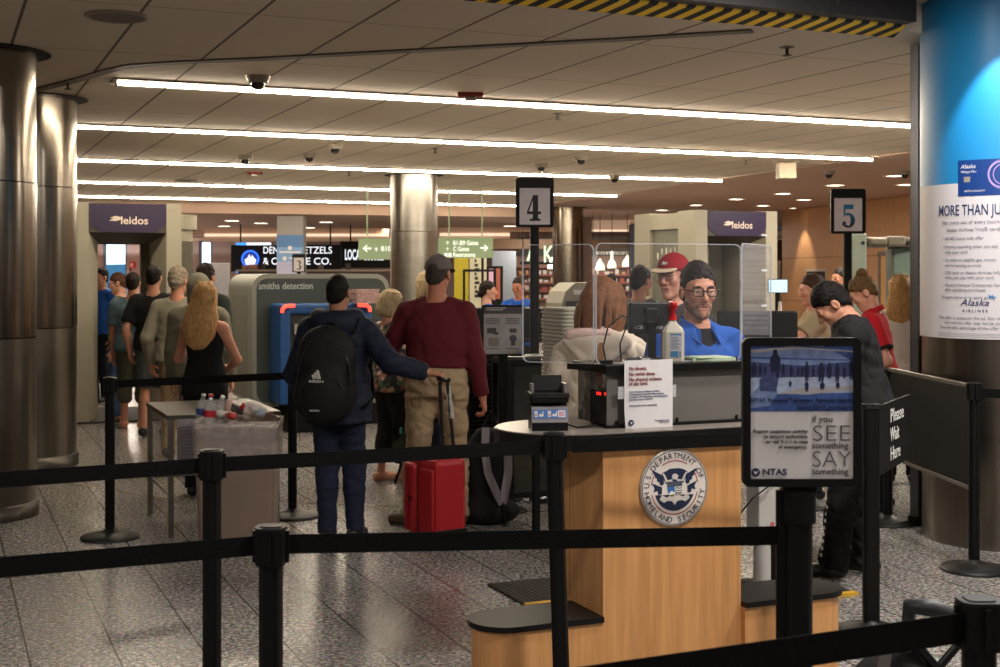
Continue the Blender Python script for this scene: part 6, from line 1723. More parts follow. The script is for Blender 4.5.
mb = MB(); mb.tube([(-.02, -.02, .66), (.03, -.03, .76), (.08, -.03, .66)], .010); mb.tube([(.09, -.135, .16), (.10, -.14, .08), (.105, -.142, -.0)], .007); mb.build('carry_loop', black_plastic, bg)
# folded push chair in the bottom right corner
pc = thing('folded_stroller', 'black folded stroller with curved handle low in the right corner', 'stroller', (WX(915, 3.35), 3.35, 0), R(10))
zz = lambda py, Y=3.35: WZ(py, Y)
xx = lambda px, Y=3.35: WX(px, Y) - pc.location.x
mb = MB(); mb.tube([(xx(940), .05, zz(680)), (xx(915), .04, zz(632)), (xx(910), .0, zz(606)), (xx(926), -.03, zz(605)), (xx(950), -.03, zz(615)), (xx(972), .0, zz(632))], [.016, .017, .022, .024, .02, .015], 12); mb.build('handle', mat('stroller_grip', (26, 27, 34), .5), pc)
mb = MB(); mb.tube([(xx(915), .02, zz(640)), (xx(960), .03, zz(690)), (xx(985), .05, .03)], .012); mb.tube([(xx(975), .02, zz(640)), (xx(930), .03, zz(690)), (xx(890), .05, .03)], .012); mb.tube([(xx(900), .3, .05), (xx(990), .3, .05)], .012); mb.build('frame', mat('stroller_tube', (30, 30, 32), .35, .5), pc)
F = Field((-.3, -.14, .1), (.28, .3, .85), .014); F.ell((-.03, .06, .48), (.16, .10, .26), 0); F.ell((.05, .06, .30), (.17, .13, .14), .06); F.noise(.010, 16, 5); F.mesh('seat_fabric', cloth('stroller_fabric', (30, 28, 28), .3, 90), pc)
mb = MB(); mb.ribbon([(xx(872), -.06, zz(640)), (xx(866), -.07, zz(668)), (xx(860), -.06, zz(700))], .035, .004, up=(1, .1, 0)); mb.build('strap', mat('strap_taupe', (86, 78, 76), .7), pc)
for x in (xx(985), xx(890)):
    for y in (.05, .3): mb = MB(); mb.cyl((x - .012, y, .045), (x + .012, y, .045), .045, n=20); mb.build('wheel', black_plastic, pc)
# metal divider strip in the floor
for i, (a, b, lb) in enumerate((((277, 502), (552, 512), 0), ((50, 480), (165, 499), 1))):
    A, B = onz(*a, 0), onz(*b, 0); d = (B - A).normalized(); n = Vector((-d.y, d.x, 0)) * .02
    mb = MB(); mb.add([A - n + Vector((0, 0, .003)), B - n + Vector((0, 0, .003)), B + n + Vector((0, 0, .003)), A + n + Vector((0, 0, .003)), A - n, B - n, B + n, A + n], [(0, 1, 2, 3), (0, 4, 5, 1), (2, 6, 7, 3), (0, 3, 7, 4), (1, 5, 6, 2)])
    struct(mb.build('trim_%d' % (6 + i), mat('brass_strip', (206, 196, 176), .25, .9)))
# ================================================================ CEILING FITTINGS
def cfix(name, label, cat, px, py, kind, z=CZ):
    t = thing(name, label, cat, onz(px, py, z) + Vector((0, 0, .004)), 0)
    wht = mat('fixture_white', (150, 140, 126), .5)
    if kind == 'camera':
        mb = MB(); mb.cyl((0, 0, -.06), (0, 0, 0), .075, .10, n=24); mb.build('mount', wht, t)
        mb = MB(); mb.lathe([(.055, -.06), (.052, -.085), (.035, -.108), (.002, -.118)], n=24); mb.build('dome', mat('dome_dark', (38, 36, 36), .12), t)
    elif kind == 'alarm':
        mb = MB(); mb.box((0, 0, -.02), (.22, .14, .04), .012); mb.build('plate', mat('alarm_red', (140, 44, 34), .5), t)
        mb = MB(); mb.box((0, 0, -.055), (.10, .08, .035), .01); mb.build('strobe', mat('strobe_clear', (210, 200, 190), .2), t)
    elif kind == 'sprinkler':
        mb = MB(); mb.cyl((0, 0, -.008), (0, 0, 0), .05, n=18); mb.cyl((0, 0, -.06), (0, 0, -.008), .012, n=10); mb.cyl((0, 0, -.066), (0, 0, -.06), .03, n=14); mb.build('head', mat('sprinkler_metal', (62, 56, 50), .4, .6), t)
    elif kind == 'speaker':
        mb = MB(); mb.lathe([(.19, -.002), (.19, -.014), (.17, -.022), (.16, -.014)], n=40, caps=False); mb.build('rim', wht, t)
        mb = MB(); mb.cyl((0, 0, -.016), (0, 0, 0), .162, n=40); mb.build('grille', mat('speaker_grille', (110, 102, 92), .6, var=.3, scale=300), t)
    elif kind == 'box':
        mb = MB(); mb.box((0, 0, -.13), (.24, .24, .22), .01); mb.build('casing', mat('box_cream', (206, 192, 168), .5), t)
        mb = MB(); mb.box((0, 0, -.01), (.34, .10, .02)); mb.build('bracket', wht, t)
    return t
cfix('ceiling_speaker', 'round white ceiling speaker at the top left', 'speaker', 117, 15.5, 'speaker')
cfix('ceiling_speaker', 'small far ceiling speaker above the left scanner', 'speaker', 186, 180, 'speaker')
for px, py, lb in ((258, 76, 'white dome camera just behind the nearest light row'), (245, 155.5, 'dome camera above the x-ray machine, left of three'), (309, 153.5, 'dome camera above the x-ray machine, middle of three'), (335, 144.5, 'dome camera left of the steel column, nearest of three'),
                   (541, 163.5, 'dome camera just above the number 4 sign'), (581, 156, 'dome camera between the second and third light rows'), (614.5, 175.5, 'dome camera in the gap of the third light row'), (829, 171, 'dome camera on the ceiling above the number 5 sign'), (905, 171, 'dome camera near the top of the guide rail')):
    cfix('dome_camera', lb, 'security camera', px, py, 'camera', CZ if px < 800 else CZ - .012)
cfix('alarm_strobe', 'red ceiling alarm strobe touching the nearest light row', 'alarm', 470.5, 93, 'alarm')
cfix('alarm_strobe', 'small red ceiling alarm between the third and fourth light rows', 'alarm', 254.5, 172, 'alarm')
cfix('sensor_box', 'cream square box hanging from the ceiling above the wood wall', 'sensor box', 786, 162, 'box')
for px, py, lb in ((68, 82, 'ceiling sprinkler beside the second steel column'), (787, 47, 'ceiling sprinkler below the striped beam at upper right'), (558, 113.5, 'ceiling sprinkler between first and second light rows'), (435, 148.5, 'ceiling sprinkler right above the middle steel column'), (349, 172, 'ceiling sprinkler left of the middle steel column'), (746, 160, 'ceiling sprinkler left of the cream box')):
    cfix('sprinkler', lb, 'sprinkler', px, py, 'sprinkler')
# ================================================================ THE FAR CONCOURSE
sgn_white = emit('sign_letter_glow', (236, 244, 255), .34)
YS = 36.0
ps = thing('pretzel_shop_sign', 'black lit shop sign with blue mountain logo and pretzel lettering', 'shop sign', P(290, 258, YS))
def sx_(px, Y=YS): return WX(px, Y) - WX(290, Y)
def sz_(py, Y=YS): return WZ(py, Y) - WZ(258, Y)
mb = MB(); mb.box2((sx_(231), 0, sz_(271.5)), (sx_(341), .15, sz_(245))); mb.build('board', mat('sign_board_black', (13, 13, 16), .6, spec=.2), ps)
def lit(par, body, px, py, hpx, wpx, Y, z=-.02, name='lettering', m=None, ox=290, oy=258, bold=.006):
    mb = MB(face_at(0, z, 0)); size = hpx / F_PX * Y / .73
    text_to(mb, body, size, WX(px, Y) - WX(ox, Y), WZ(py, Y) - WZ(oy, Y), 0, width=wpx / F_PX * Y, bold=bold); return mb.build(name, m or sgn_white, par)
lit(ps, 'DEN', 263, 253.5, 7.2, 15, YS); lit(ps, 'ETZELS', 303.5, 253.5, 7.2, 28, YS); lit(ps, '& C', 263, 264.5, 7.2, 14, YS); lit(ps, 'E CO.', 305.5, 264.5, 7.2, 25, YS)
mb = MB(face_at(sx_(250.5), -.02, sz_(259))); r_ = 9 / F_PX * YS
ringpoly(mb, r_ * .80, r_, 0, .02); mb.mi(1); mb.prism(circ(r_ * .80, 30), -.01, .005)
mb.mi(2); mb.prism([(-r_ * .62, -r_ * .1), (-r_ * .3, r_ * .15), (-r_ * .1, r_ * .55), (r_ * .05, r_ * .1), (r_ * .2, r_ * .45), (r_ * .45, r_ * .1), (r_ * .66, -r_ * .1), (r_ * .5, -r_ * .6), (0, -r_ * .76), (-r_ * .5, -r_ * .6)], 0, .02)
mb.build('logo', [emit('logo_blue_glow', (40, 96, 230), .6), emit('logo_deep_blue', (16, 40, 130), .35), sgn_white], ps)
for a_, b_, c_, d_, m_ in ((236, 246, 245.2, 242.6, emit('bar_blue_glow', (60, 140, 230), .5)), (246.5, 271, 245.2, 242.4, sgn_white), (236.5, 247, 273, 271.2, MATS['bar_blue_glow'])):
    mb = MB(); mb.box2((sx_(a_), -.02, sz_(c_)), (sx_(b_), .01, sz_(d_))); mb.build('light_bar', m_, ps)
for px in (240, 330): mb = MB(); mb.cyl((sx_(px), .08, sz_(246)), (sx_(px), .08, 3.04 - WZ(258, YS)), .02, n=8); mb.build('hanger', black_powder, ps)
lc = thing('local_shop_sign', 'black lit shop sign with tall white letters beside the green sign', 'shop sign', P(365, 258, YS + .4))
mb = MB(); mb.box2((WX(340, YS) - WX(365, YS), 0, sz_(268)), (WX(398, YS) - WX(365, YS), .15, sz_(241))); mb.build('board', mat('sign_board_dark', (16, 15, 15), .6, spec=.2), lc)
for px in (350, 390): mb = MB(); mb.cyl((WX(px, YS) - WX(365, YS), .08, sz_(242)), (WX(px, YS) - WX(365, YS), .08, 3.04 - WZ(258, YS)), .02, n=8); mb.build('hanger', black_powder, lc)
lit(lc, 'LOCA', 344.5, 259.5, 10.5, 15.5, YS, ox=365, bold=.03)
mb = MB()
for k in range(6): mb.box((WX(365.5 + k * 3.4, YS) - WX(365, YS), -.03, sz_(259.2)), (.045 if k < 4 else .08, .03, .06))
mb.build('lamp_row', sgn_white, lc)
pp = thing('poster_pillar', 'pale blue poster wrapped on a square pillar in front of the pretzel sign', 'poster pillar', (WX(290, 30), 30, 0))
mb = MB(); hw_ = 13 / F_PX * 30; mb.box2((-hw_, 0, 0), (hw_, .5, 3.0)); mb.build('pillar_body', plaster_grey, pp)
mb = MB(FACE); z0, z1 = WZ(276, 30), WZ(235, 30)
mb.box2((-hw_ - .005, z0, 0), (hw_ + .005, z0 + (z1 - z0) * .35, .01)); mb.mi(1).box2((-hw_ - .005, z0 + (z1 - z0) * .35, 0), (hw_ + .005, z0 + (z1 - z0) * .7, .01)); mb.mi(2).box2((-hw_ - .005, z0 + (z1 - z0) * .7, 0), (hw_ + .005, z1, .01))
mb.build('poster', [mat('poster_lilac', (170, 170, 200), .5), mat('poster_blue', (116, 154, 200), .5), mat('poster_deep', (78, 120, 172), .5)], pp)
mb = MB(face_at(0, -.011, 0)); mb.prism(circ(.05, 16, 0, WZ(248, 30)), 0, .003); mb.box2((-.24, WZ(253, 30), 0), (.24, WZ(251.3, 30), .003)); mb.prism(circ(.05, 12, -.12, WZ(258.5, 30)), 0, .003); mb.box2((-.02, WZ(259, 30), 0), (.12, WZ(257.5, 30), .003)); mb.build('poster_print', white_paper, pp)
grn = mat('direction_green', (128, 158, 110), .45, var=.05, scale=2)
def dsign(label, x0, x1, y0, y1, Y, name='direction_sign'):
    t = thing(name, label, 'direction sign', P((x0 + x1) / 2, (y0 + y1) / 2, Y)); w, h = (x1 - x0) / F_PX * Y, (y1 - y0) / F_PX * Y
    mb = MB(face_at(0, 0, 0)); mb.prism(rrect(w, h, .03), -.06, .02)
    for x in (-w * .3, w * .3): mb.M = None; mb.cyl((x, .02, h / 2), (x, .02, 3.255 - WZ((y0 + y1) / 2, Y)), .012, n=8)
    mb.build('panel', emit('green_sign_face', (146, 164, 124), .13), t); return t
def arrow(mb, x, y, k, sg=1):
    mb.prism([(x + sg * k, y), (x + sg * .1 * k, y + .8 * k), (x + sg * -.25 * k, y + .8 * k), (x + sg * .3 * k, y + .22 * k), (x - sg * k, y + .22 * k), (x - sg * k, y - .22 * k), (x + sg * .3 * k, y - .22 * k), (x - sg * .25 * k, y - .8 * k), (x + sg * .1 * k, y - .8 * k)], 0, .006)
def plane_icon(mb, x, y, k): mb.prism([(x, y + k), (x + .15 * k, y + .3 * k), (x + k, y - .1 * k), (x + .15 * k, y - .05 * k), (x + .1 * k, y - .6 * k), (x + .4 * k, y - .9 * k), (x - .4 * k, y - .9 * k), (x - .1 * k, y - .6 * k), (x - .15 * k, y - .05 * k), (x - k, y - .1 * k), (x - .15 * k, y + .3 * k)], 0, .006)
pale_l = emit('sign_letter_pale', (226, 232, 214), .4)
YG = 24.0; q = YG / F_PX
g1 = dsign('green hanging sign with left arrow beside the steel column', 358.5, 402, 238.5, 259.5, YG)
mb = MB(face_at(0, -.021, 0)); arrow(mb, (367 - 380.25) * q, (249 - 248.5) * q, 4.3 * q, -1); plane_icon(mb, (376.5 - 380.25) * q, 0, 2.6 * q); text_to(mb, 'B10', 5 * q / .73, (381 - 380.25) * q, (248.5 - 250.5) * q, 0, width=9.5 * q, bold=.02); mb.build('lettering', pale_l, g1)
g2 = dsign('green hanging sign with right arrow listing gates and restrooms', 438, 493, 237.5, 258, YG)
mb = MB(face_at(0, -.021, 0)); cx, cy = 465.5, 247.75
for body, py, w in (('B1-B9 Gates', 245, 25), ('C Gates', 251, 16), ('Restrooms', 256.8, 22)): text_to(mb, body, 4.6 * q / .73, (453 - cx) * q, (cy - py) * q, 0, width=w * q, bold=.02)
plane_icon(mb, (447.5 - cx) * q, (cy - 242.5) * q, 2.1 * q); plane_icon(mb, (447.5 - cx) * q, (cy - 248.5) * q, 2.1 * q); mb.prism(rrect(3 * q, 4 * q, .01, cx=(446 - cx) * q, cy=(cy - 255) * q), 0, .006); mb.prism(rrect(3 * q, 4 * q, .01, cx=(450 - cx) * q, cy=(cy - 255) * q), 0, .006)
arrow(mb, (484.5 - cx) * q, (cy - 248) * q, 4 * q); mb.build('lettering', pale_l, g2)
def panel(name, label, cat, x0, x1, y0, y1, Y, m, th=.06, floor=False, group=None):
    z0 = 0 if floor else WZ(y1, Y)
    t = thing(name, label, cat, (WX((x0 + x1) / 2, Y), Y, z0), 0, group); w = (x1 - x0) / F_PX * Y
    mb = MB(); mb.box2((-w / 2, 0, 0), (w / 2, th, WZ(y0, Y) - z0), min(.01, th / 4)); mb.build('panel', m, t); return t, w, WZ(y0, Y) - z0
panel('yellow_display', 'yellow upright display panel behind the man in maroon', 'display panel', 454, 468.5, 257, 300, 27, mat('mustard', (178, 162, 36), .5), .1, True)
t, w, h = panel('white_banner', 'white upright banner with dark vertical lettering, right of the yellow panel', 'banner', 469.5, 486.5, 258, 300, 27, mat('banner_white', (200, 196, 170), .5), .05, True)
mb = MB(face_at(-.02, -.002, 0)); random.seed(8)
for k in range(9): mb.box2((-.05, 1.2 + k * .09, 0), (.05 - .03 * (k % 3), 1.26 + k * .09, .003))
mb.build('vertical_print', mat('print_black', (40, 40, 40), .6), t)
rl = thing('black_rack', 'black tube rack crossing in front of the yellow and white panels', 'rack', (WX(480, 26.5), 26.5, 0))
k_ = 26.5 / F_PX
mb = MB(); mb.tube([((463 - 480) * k_, 0, WZ(270.5, 26.5)), ((496 - 480) * k_, 0, WZ(270.5, 26.5))], .025)
for px in (464, 482.5, 495): mb.tube([((px - 480) * k_, 0, 0), ((px - 480) * k_, 0, WZ(270 if px != 482.5 else 258, 26.5))], .025)
mb.build('tubes', black_powder, rl)
t, w, h = panel('menu_cabinet', 'black framed display cabinet with pinkish lit poster', 'display cabinet', 486.5, 503, 266, 305, 28, black_powder, .3, True)
mb = MB(); mb.box2((-w / 2 + .05, -.012, 1.25), (-.03, 0, h - .06)); mb.mi(1).box2((.03, -.012, 1.15), (w / 2 - .06, 0, h - .05)); mb.build('lit_poster', [emit('pink_poster', (190, 150, 170), .2), emit('rust_poster', (150, 80, 60), .15)], t)
panel('grey_partition', 'blue grey partition wall beyond the two far officers', 'partition', 492, 516, 251, 300, 34, mat('partition_grey', (118, 124, 132), .7), .2, True)
panel('shop_fascia', 'brown shop fascia running behind the number 4 sign', 'fascia', 488, 642, 239, 249, 35, mat('fascia_brown', (92, 66, 40), .6), .2)
t = thing('cafe_shelving', 'lit cafe back wall with reddish shelves of small white goods', 'shelving', (WX(585, 38), 38, 0))
k_ = 38 / F_PX
mb = MB(); mb.box2((-75 * k_, .3, 0), (60 * k_, .5, 2.9)); mb.build('back_board', mat('cafe_wall', (150, 120, 104), .6), t)
mb = MB(); mb.box2((-68 * k_, -.1, 2.2), (58 * k_, .3, 2.75)); mb.build('bulkhead', mat('cafe_dark', (58, 54, 50), .6), t)
for py in (268, 276, 284, 292, 300): mb = MB(); mb.box2((-68 * k_, 0, WZ(py, 38)), (58 * k_, .3, WZ(py, 38) + .05)); mb.build('shelf', mat('shelf_red', (150, 84, 66), .5), t)
mb = MB(); random.seed(11); cols = [mat('goods_white', (222, 214, 206), .5), mat('goods_red', (170, 70, 60), .5), mat('goods_amber', (206, 160, 110), .5)]
for py in (276, 284, 292, 300):
    x = -66 * k_
    while x < 56 * k_:
        w = random.uniform(.06, .16); mb.mi(random.choice((0, 0, 1, 2))); mb.box2((x, .05, WZ(py, 38) + .05), (x + w, .2, WZ(py, 38) + random.uniform(.1, .2))); x += w + random.uniform(.02, .1)
gd_ = mb.build('shelf_goods', cols, t); gd_['kind'] = 'stuff'
area('cafe_lamp', (WX(600, 37), 36.6, 2.15), 3.5, .4, 14, (1, .9, .78), 0, R(50))
sgk = thing('cafe_sign', 'pale green glowing cafe letters ending in Ka behind the acrylic shield', 'shop sign', P(545, 254, 33))
mb = MB(face_at(0, 0, 0)); q3 = 33 / F_PX
text_to(mb, 'K', 17 * q3 / .73, (543 - 545) * q3, (254 - 262) * q3, 0, width=10 * q3, bold=.02); text_to(mb, 'a', 13 * q3 / .73, (553 - 545) * q3, (254 - 262) * q3, 0, width=6.5 * q3, bold=.02)
mb.prism([(526.5 * q3 - 545 * q3, (254 - 261) * q3), (529 * q3 - 545 * q3, (254 - 261) * q3), (532.5 * q3 - 545 * q3, (254 - 247) * q3), (530.5 * q3 - 545 * q3, (254 - 247) * q3)], 0, .02)
mb.build('letters', emit('mint_glow', (206, 236, 200), .45), sgk)
mb = MB(); mb.box2((-25 * q3, .0, -.26), (18 * q3, .05, -.19)); mb.build('rail', black_powder, sgk)
for x in (-22, 14): mb = MB(); mb.cyl((x * q3, .04, -.2), (x * q3, .04, 3.25 - WZ(254, 33)), .012, n=8); mb.build('hanger', black_powder, sgk)
for i, (px, py, w, lb) in enumerate(((552.5, 264.5, 10, 'white pendant lamp under the glowing Ka letters'), (600, 266, 10, 'white pendant lamp leftmost of the three over the cafe'), (612, 264, 9, 'tall white pendant lamp in the middle of the cafe'), (627.5, 262.5, 11, 'white pendant lamp rightmost of the three over the cafe'))):
    Yp = 34.0; k_ = Yp / F_PX; r_ = w / 2 * k_
    t = thing('pendant_lamp', lb, 'pendant lamp', P(px, py, Yp), 0, 'cafe pendant lamps')
    mb = MB(); mb.lathe([(r_, -.11), (r_ * .96, -.02), (r_ * .75, .06), (r_ * .35, .12), (r_ * .25, .17 + (.14 if i == 2 else 0)), (.02, .19 + (.14 if i == 2 else 0))], n=24); mb.build('lamp_shade', emit('pendant_glow', (250, 244, 226), .36), t)
    mb = MB(); mb.cyl((0, 0, .15), (0, 0, 3.25 - WZ(py, Yp)), .008, n=6); mb.build('cord', black_plastic, t)
cup0 = MB().lathe([(.03, -.05), (.05, 0), (.048, .05), (.03, .05)], n=10).build('hanging_cup', mat('cup_white', (226, 222, 210), .4))
for k in range(12):
    t = cup0 if k == 0 else cup0.copy()
    if k: COL.objects.link(t)
    t.location = P(597.5 + k * 3.3, 252.9, 35.2)
    tag(t, ('first' if k == 0 else (ordn[k] if k < 11 else 'last')) + ' small white cup from the left hanging above the cafe pendants', 'cup', 'white cups hanging over the cafe')
cr_ = thing('cup_rail', 'thin dark rail holding a row of white cups above the cafe', 'rail', P(615.5, 251.0, 35.2))
mb = MB(); mb.box2((-.62, -.02, -.012), (.62, .02, .012))
for x in (-.6, .6): mb.cyl((x, 0, .01), (x, 0, 3.25 - WZ(251.0, 35.2)), .01, n=6)
mb.build('bar', black_powder, cr_)
panel('blue_column', 'dark slate blue square column left of the right scanner', 'column', 631, 643.5, 224, 330, 30, mat('slate_blue', (52, 58, 82), .5), .5, True)
t, w, h = panel('white_partition', 'pale lilac freestanding partition left of the x-ray machine', 'partition', 207, 229, 263, 400, 19.5, mat('pale_lilac', (152, 148, 154), .5), .06, True)
mb = MB(); 
for x in (-w / 2 + .05, w / 2 - .05): mb.box((x, .03, .02), (.06, .5, .04))
mb.build('foot', steel, t)
# low counter line behind the x-ray machine
ct_ = thing('shop_counter', 'long dark shop counter seen just above the x-ray machine', 'counter', (WX(310, 33), 33, 0)); k_ = 33 / F_PX
mb = MB(); mb.box2((-72 * k_, 0, 0), (78 * k_, .6, 1.74)); mb.build('front', mat('counter_brown', (70, 56, 50), .6), ct_)
mb = MB(); mb.box2((-74 * k_, -.05, 1.74), (80 * k_, .65, 1.79)); mb.build('worktop', mat('counter_pale', (150, 132, 124), .5), ct_)
for px, w_, h_, c, lb in ((244, 6, 4, (150, 110, 100), 'pinkish box on the far counter, leftmost'), (252, 9, 5, (168, 118, 106), 'salmon box on the far counter, second from the left'), (262, 3, 6, (40, 36, 36), 'small black holder on the far counter right of the salmon box'), (320, 5, 5, (96, 84, 80), 'grey brown box on the far counter below the word CO'), (347, 5, 6, (44, 40, 40), 'dark till on the far counter below the tall white letters')):
    mb = MB(); mb.box((0, 0, h_ * k_ / 2), (w_ * k_, .2, h_ * k_), .01); mb.box((0, -.08, h_ * k_ * .5), (w_ * k_ * .6, .1, h_ * k_ * .5), .008)
    o = mb.build('counter_box', mat('cbox_%d' % px, c, .5)); o.location = (WX(px, 33), 33.2, 1.79); tag(o, lb, 'box')
# red alarm box on the back wall and its pink return
fb = thing('fire_alarm_box', 'red fire alarm box on the pale wall seen through the left scanner', 'alarm box', P(132.5, 265, YB - .02))
kb_ = YB / F_PX
mb = MB(); mb.box2((-2.6 * kb_, -.1, -3.2 * kb_), (3.4 * kb_, 0, 3.2 * kb_), .02); mb.build('box', mat('alarm_box_red', (190, 30, 40), .4), fb)
mb = MB(); mb.box2((-1.4 * kb_, -.115, -2 * kb_), (1.4 * kb_, -.1, 2 * kb_)); mb.mi(1).box2((-2.2 * kb_, -.1, -6 * kb_), (-.8 * kb_, -.02, -3.4 * kb_)); mb.build('box_front', [mat('alarm_box_pale', (220, 190, 180), .5), mat('alarm_dark', (60, 52, 56), .5)], fb)
# framed board and bright monitor by the wood wall
xb0, xb1 = at_px_on_wall(827), at_px_on_wall(806.5); pB_ = MW @ Vector(((xb0 + xb1) / 2, .02, 0)); Yb = pB_.y
fbd = thing('framed_screen', 'black screen in a pale frame on the wood wall behind the woman in beige', 'screen', (pB_.x, pB_.y, WZ(277, Yb)), math.atan2(d1.y, d1.x) + math.pi)
wbd = abs(xb1 - xb0) / 2
mb = MB(); mb.box2((-wbd, 0, -.19), (wbd, .04, .19)); mb.build('frame', mat('frame_pale', (190, 176, 160), .5), fbd)
for sy in (-.012, .04): mb = MB(); mb.box2((-wbd + .06, sy, -.13), (wbd - .06, sy + .012, .13)); mb.build('screen', mat('screen_black', (20, 20, 22), .2), fbd)
bm_ = thing('bright_monitor', 'small bright blue white monitor on a stand right of the acrylic shield', 'monitor', (WX(778, 14.0), 14.0, 0))
mb = MB(); k_ = 14 / F_PX; mb.box2((-10 * k_, 0, WZ(293, 14)), (10 * k_, .03, WZ(279, 14)), .005); mb.box2((-.02, .03, 1.0), (.02, .06, WZ(286, 14))); mb.build('casing', black_plastic, bm_)
mb = MB(); mb.box2((-9.3 * k_, -.004, WZ(292.3, 14)), (9.3 * k_, .0, WZ(279.8, 14))); mb.build('screen', emit('monitor_glow', (170, 206, 230), .36), bm_)
mb = MB(); mb.box2((-.35, -.2, .96), (.35, .3, 1.0), .005)
for x in (-.31, .31): mb.box2((x - .02, -.16, 0), (x + .02, .26, .96))
mb.build('stand', black_powder, bm_)
rb = thing('red_bottle', 'small red labelled bottle below the bright monitor', 'bottle', P(780, 299.5, 13.8)); rb.location.z = 1.0
mb = MB(); mb.lathe([(.045, 0), (.045, .26), (.02, .32), (.018, .40)], n=16); mb.build('bottle', mat('bottle_milky', (196, 186, 184), .4), rb); mb = MB(); mb.lathe([(.046, .14), (.046, .24)], n=16, caps=False); mb.build('label', mat('label_pinkred', (196, 60, 80), .5), rb)
# walk-through frame at the far right
wt_ = thing('metal_detector', 'pale green walk-through frame with a grey header at the right', 'metal detector', (WX(885, 13.6), 13.6, 0), R(-6))
k_ = 13.6 / F_PX; pg = mat('pale_green_panel', (140, 150, 138), .4, var=.03); z_ = WZ(233, 13.6)
mb = MB(); mb.box2((-33 * k_, -.02, .02), (-18 * k_, .5, z_), .02); mb.build('side_panel', pg, wt_)
mb = MB(); mb.box2((9 * k_, .1, .02), (34 * k_, .5, WZ(247, 13.6)), .02); mb.build('side_panel', mat('green_glass_panel', (112, 130, 120), .25), wt_)
mb = MB(); mb.box2((-18 * k_, .02, WZ(247, 13.6)), (34 * k_, .45, WZ(237, 13.6)), .02); mb.box2((-14 * k_, -.04, WZ(245, 13.6)), (2 * k_, .02, WZ(238, 13.6)), .02); mb.box2((2 * k_, -.02, WZ(246, 13.6)), (20 * k_, .02, WZ(236, 13.6)), .02); mb.build('header', mat('header_grey', (118, 112, 98), .5), wt_)
mb = MB(); mb.cyl((-22 * k_, -.03, WZ(243, 13.6)), (-22 * k_, -.01, WZ(243, 13.6)), .02, n=12); mb.box2((22 * k_, -.03, WZ(244, 13.6)), (31 * k_, .02, WZ(241, 13.6))); mb.build('indicator', mat('indicator_dark', (40, 44, 44), .4), wt_)
# far desk of the two officers
fd = thing('officers_desk', 'black inspection desk in front of the two far officers', 'desk', (WX(508, 14.3), 14.3, 0), 0)
mb = MB(); mb.box2((-.45, 0, 1.0), (.45, .5, 1.32), .01); mb.build('screen_box', black_plastic, fd); mb = MB(); mb.box2((-.5, -.05, .95), (.5, .6, 1.0), .008); mb.build('desk_top', black_plastic, fd)
for x in (-.44, .44):
    for y in (.0, .54): mb = MB(); mb.box((x, y, .475), (.05, .05, .95)); mb.build('leg', black_powder, fd)
# ================================================================ THE PEOPLE
def tl_(X, Y, hd, H, w):
    a = R(-hd); x, y = w[0] - X, w[1] - Y; s = H / 1.75
    return ((x * math.cos(a) - y * math.sin(a)) / s, (x * math.sin(a) + y * math.cos(a)) / s, w[2] / s)
blackc = cloth('black_cotton', (26, 26, 27)); navyc = cloth('navy_shell', (26, 32, 50), .3, 90, .7); jean = cloth('dark_denim', (30, 36, 56), .3, 300)
khaki = cloth('khaki_twill', (164, 142, 112), .25, 200); maroon = cloth('maroon_knit', (92, 28, 36), .35, 220); shoe_b = mat('black_shoe', (22, 21, 21), .45); 
h_black = hairmat('hair_black', (24, 20, 18)); h_dk = hairmat('hair_dark_brown', (40, 28, 22)); h_br = hairmat('hair_brown', (132, 88, 56)); h_bl = hairmat('hair_blonde', (206, 160, 104)); h_gb = hairmat('hair_ash_blonde', (198, 176, 136)); h_gr = hairmat('hair_grey', (166, 152, 132))
royal = cloth('royal_blue_shirt', (38, 88, 176), .2, 200)
# 1 -- man with the backpack
X1, Y1, H1, hd1 = WX(338, 8.35), 8.35, 1.69, -4
hand_w = (WX(443.5, 8.25) - .095, 8.30, WZ(379, 8.25) + .032)
p = Person('person in navy jacket wearing a black backpack, hand on red suitcase', X1, Y1, hd1, H1, 1.12, skin_c=(176, 124, 96), feet=((-.065, -.02, 0), (.10, .06, 0)), toes=(4, 12), head=(-12, 2, 0),
           wr=tl_(X1, Y1, hd1, H1, hand_w), pr=(.2, -.6, -.6), wl=(-.26, .16, .92), hand=.0045, hdir=(None, (1, .1, -.12)), palm=(None, (0.05, 0, -1)), thumb=(None, (0, 1, 0)), curl=(35, 62), vox=.010)
p.finish()
def hood1(F):
    for q in range(13):
        a = math.pi * (1.0 + q / 12); c = p.neck + (p.T[0] * math.cos(a) * .12 + p.T[1] * (math.sin(a) * .10 - .01) + p.T[2] * (-.005 + .02 * math.sin(a))) * p.s
        F.ell(c, V3(.055, .05, .055) * p.s, .03)
    F.ell(p.neck + (-p.T[1] * .11 - p.T[2] * .06) * p.s, V3(.13, .06, .075) * p.s, .04)
p.top(navyc, 'jacket', off=.032, hem=-.17, sleeve=2, noise=.007, flare=.012, hood=hood1, seed=2, wrist_gap=.05)
p.trousers(jean, off=.016, flare=.004, noise=.006, to=1.98); p.shoes(shoe_b); p.hair_short(h_black, t=.006, noise=.001, line=0)
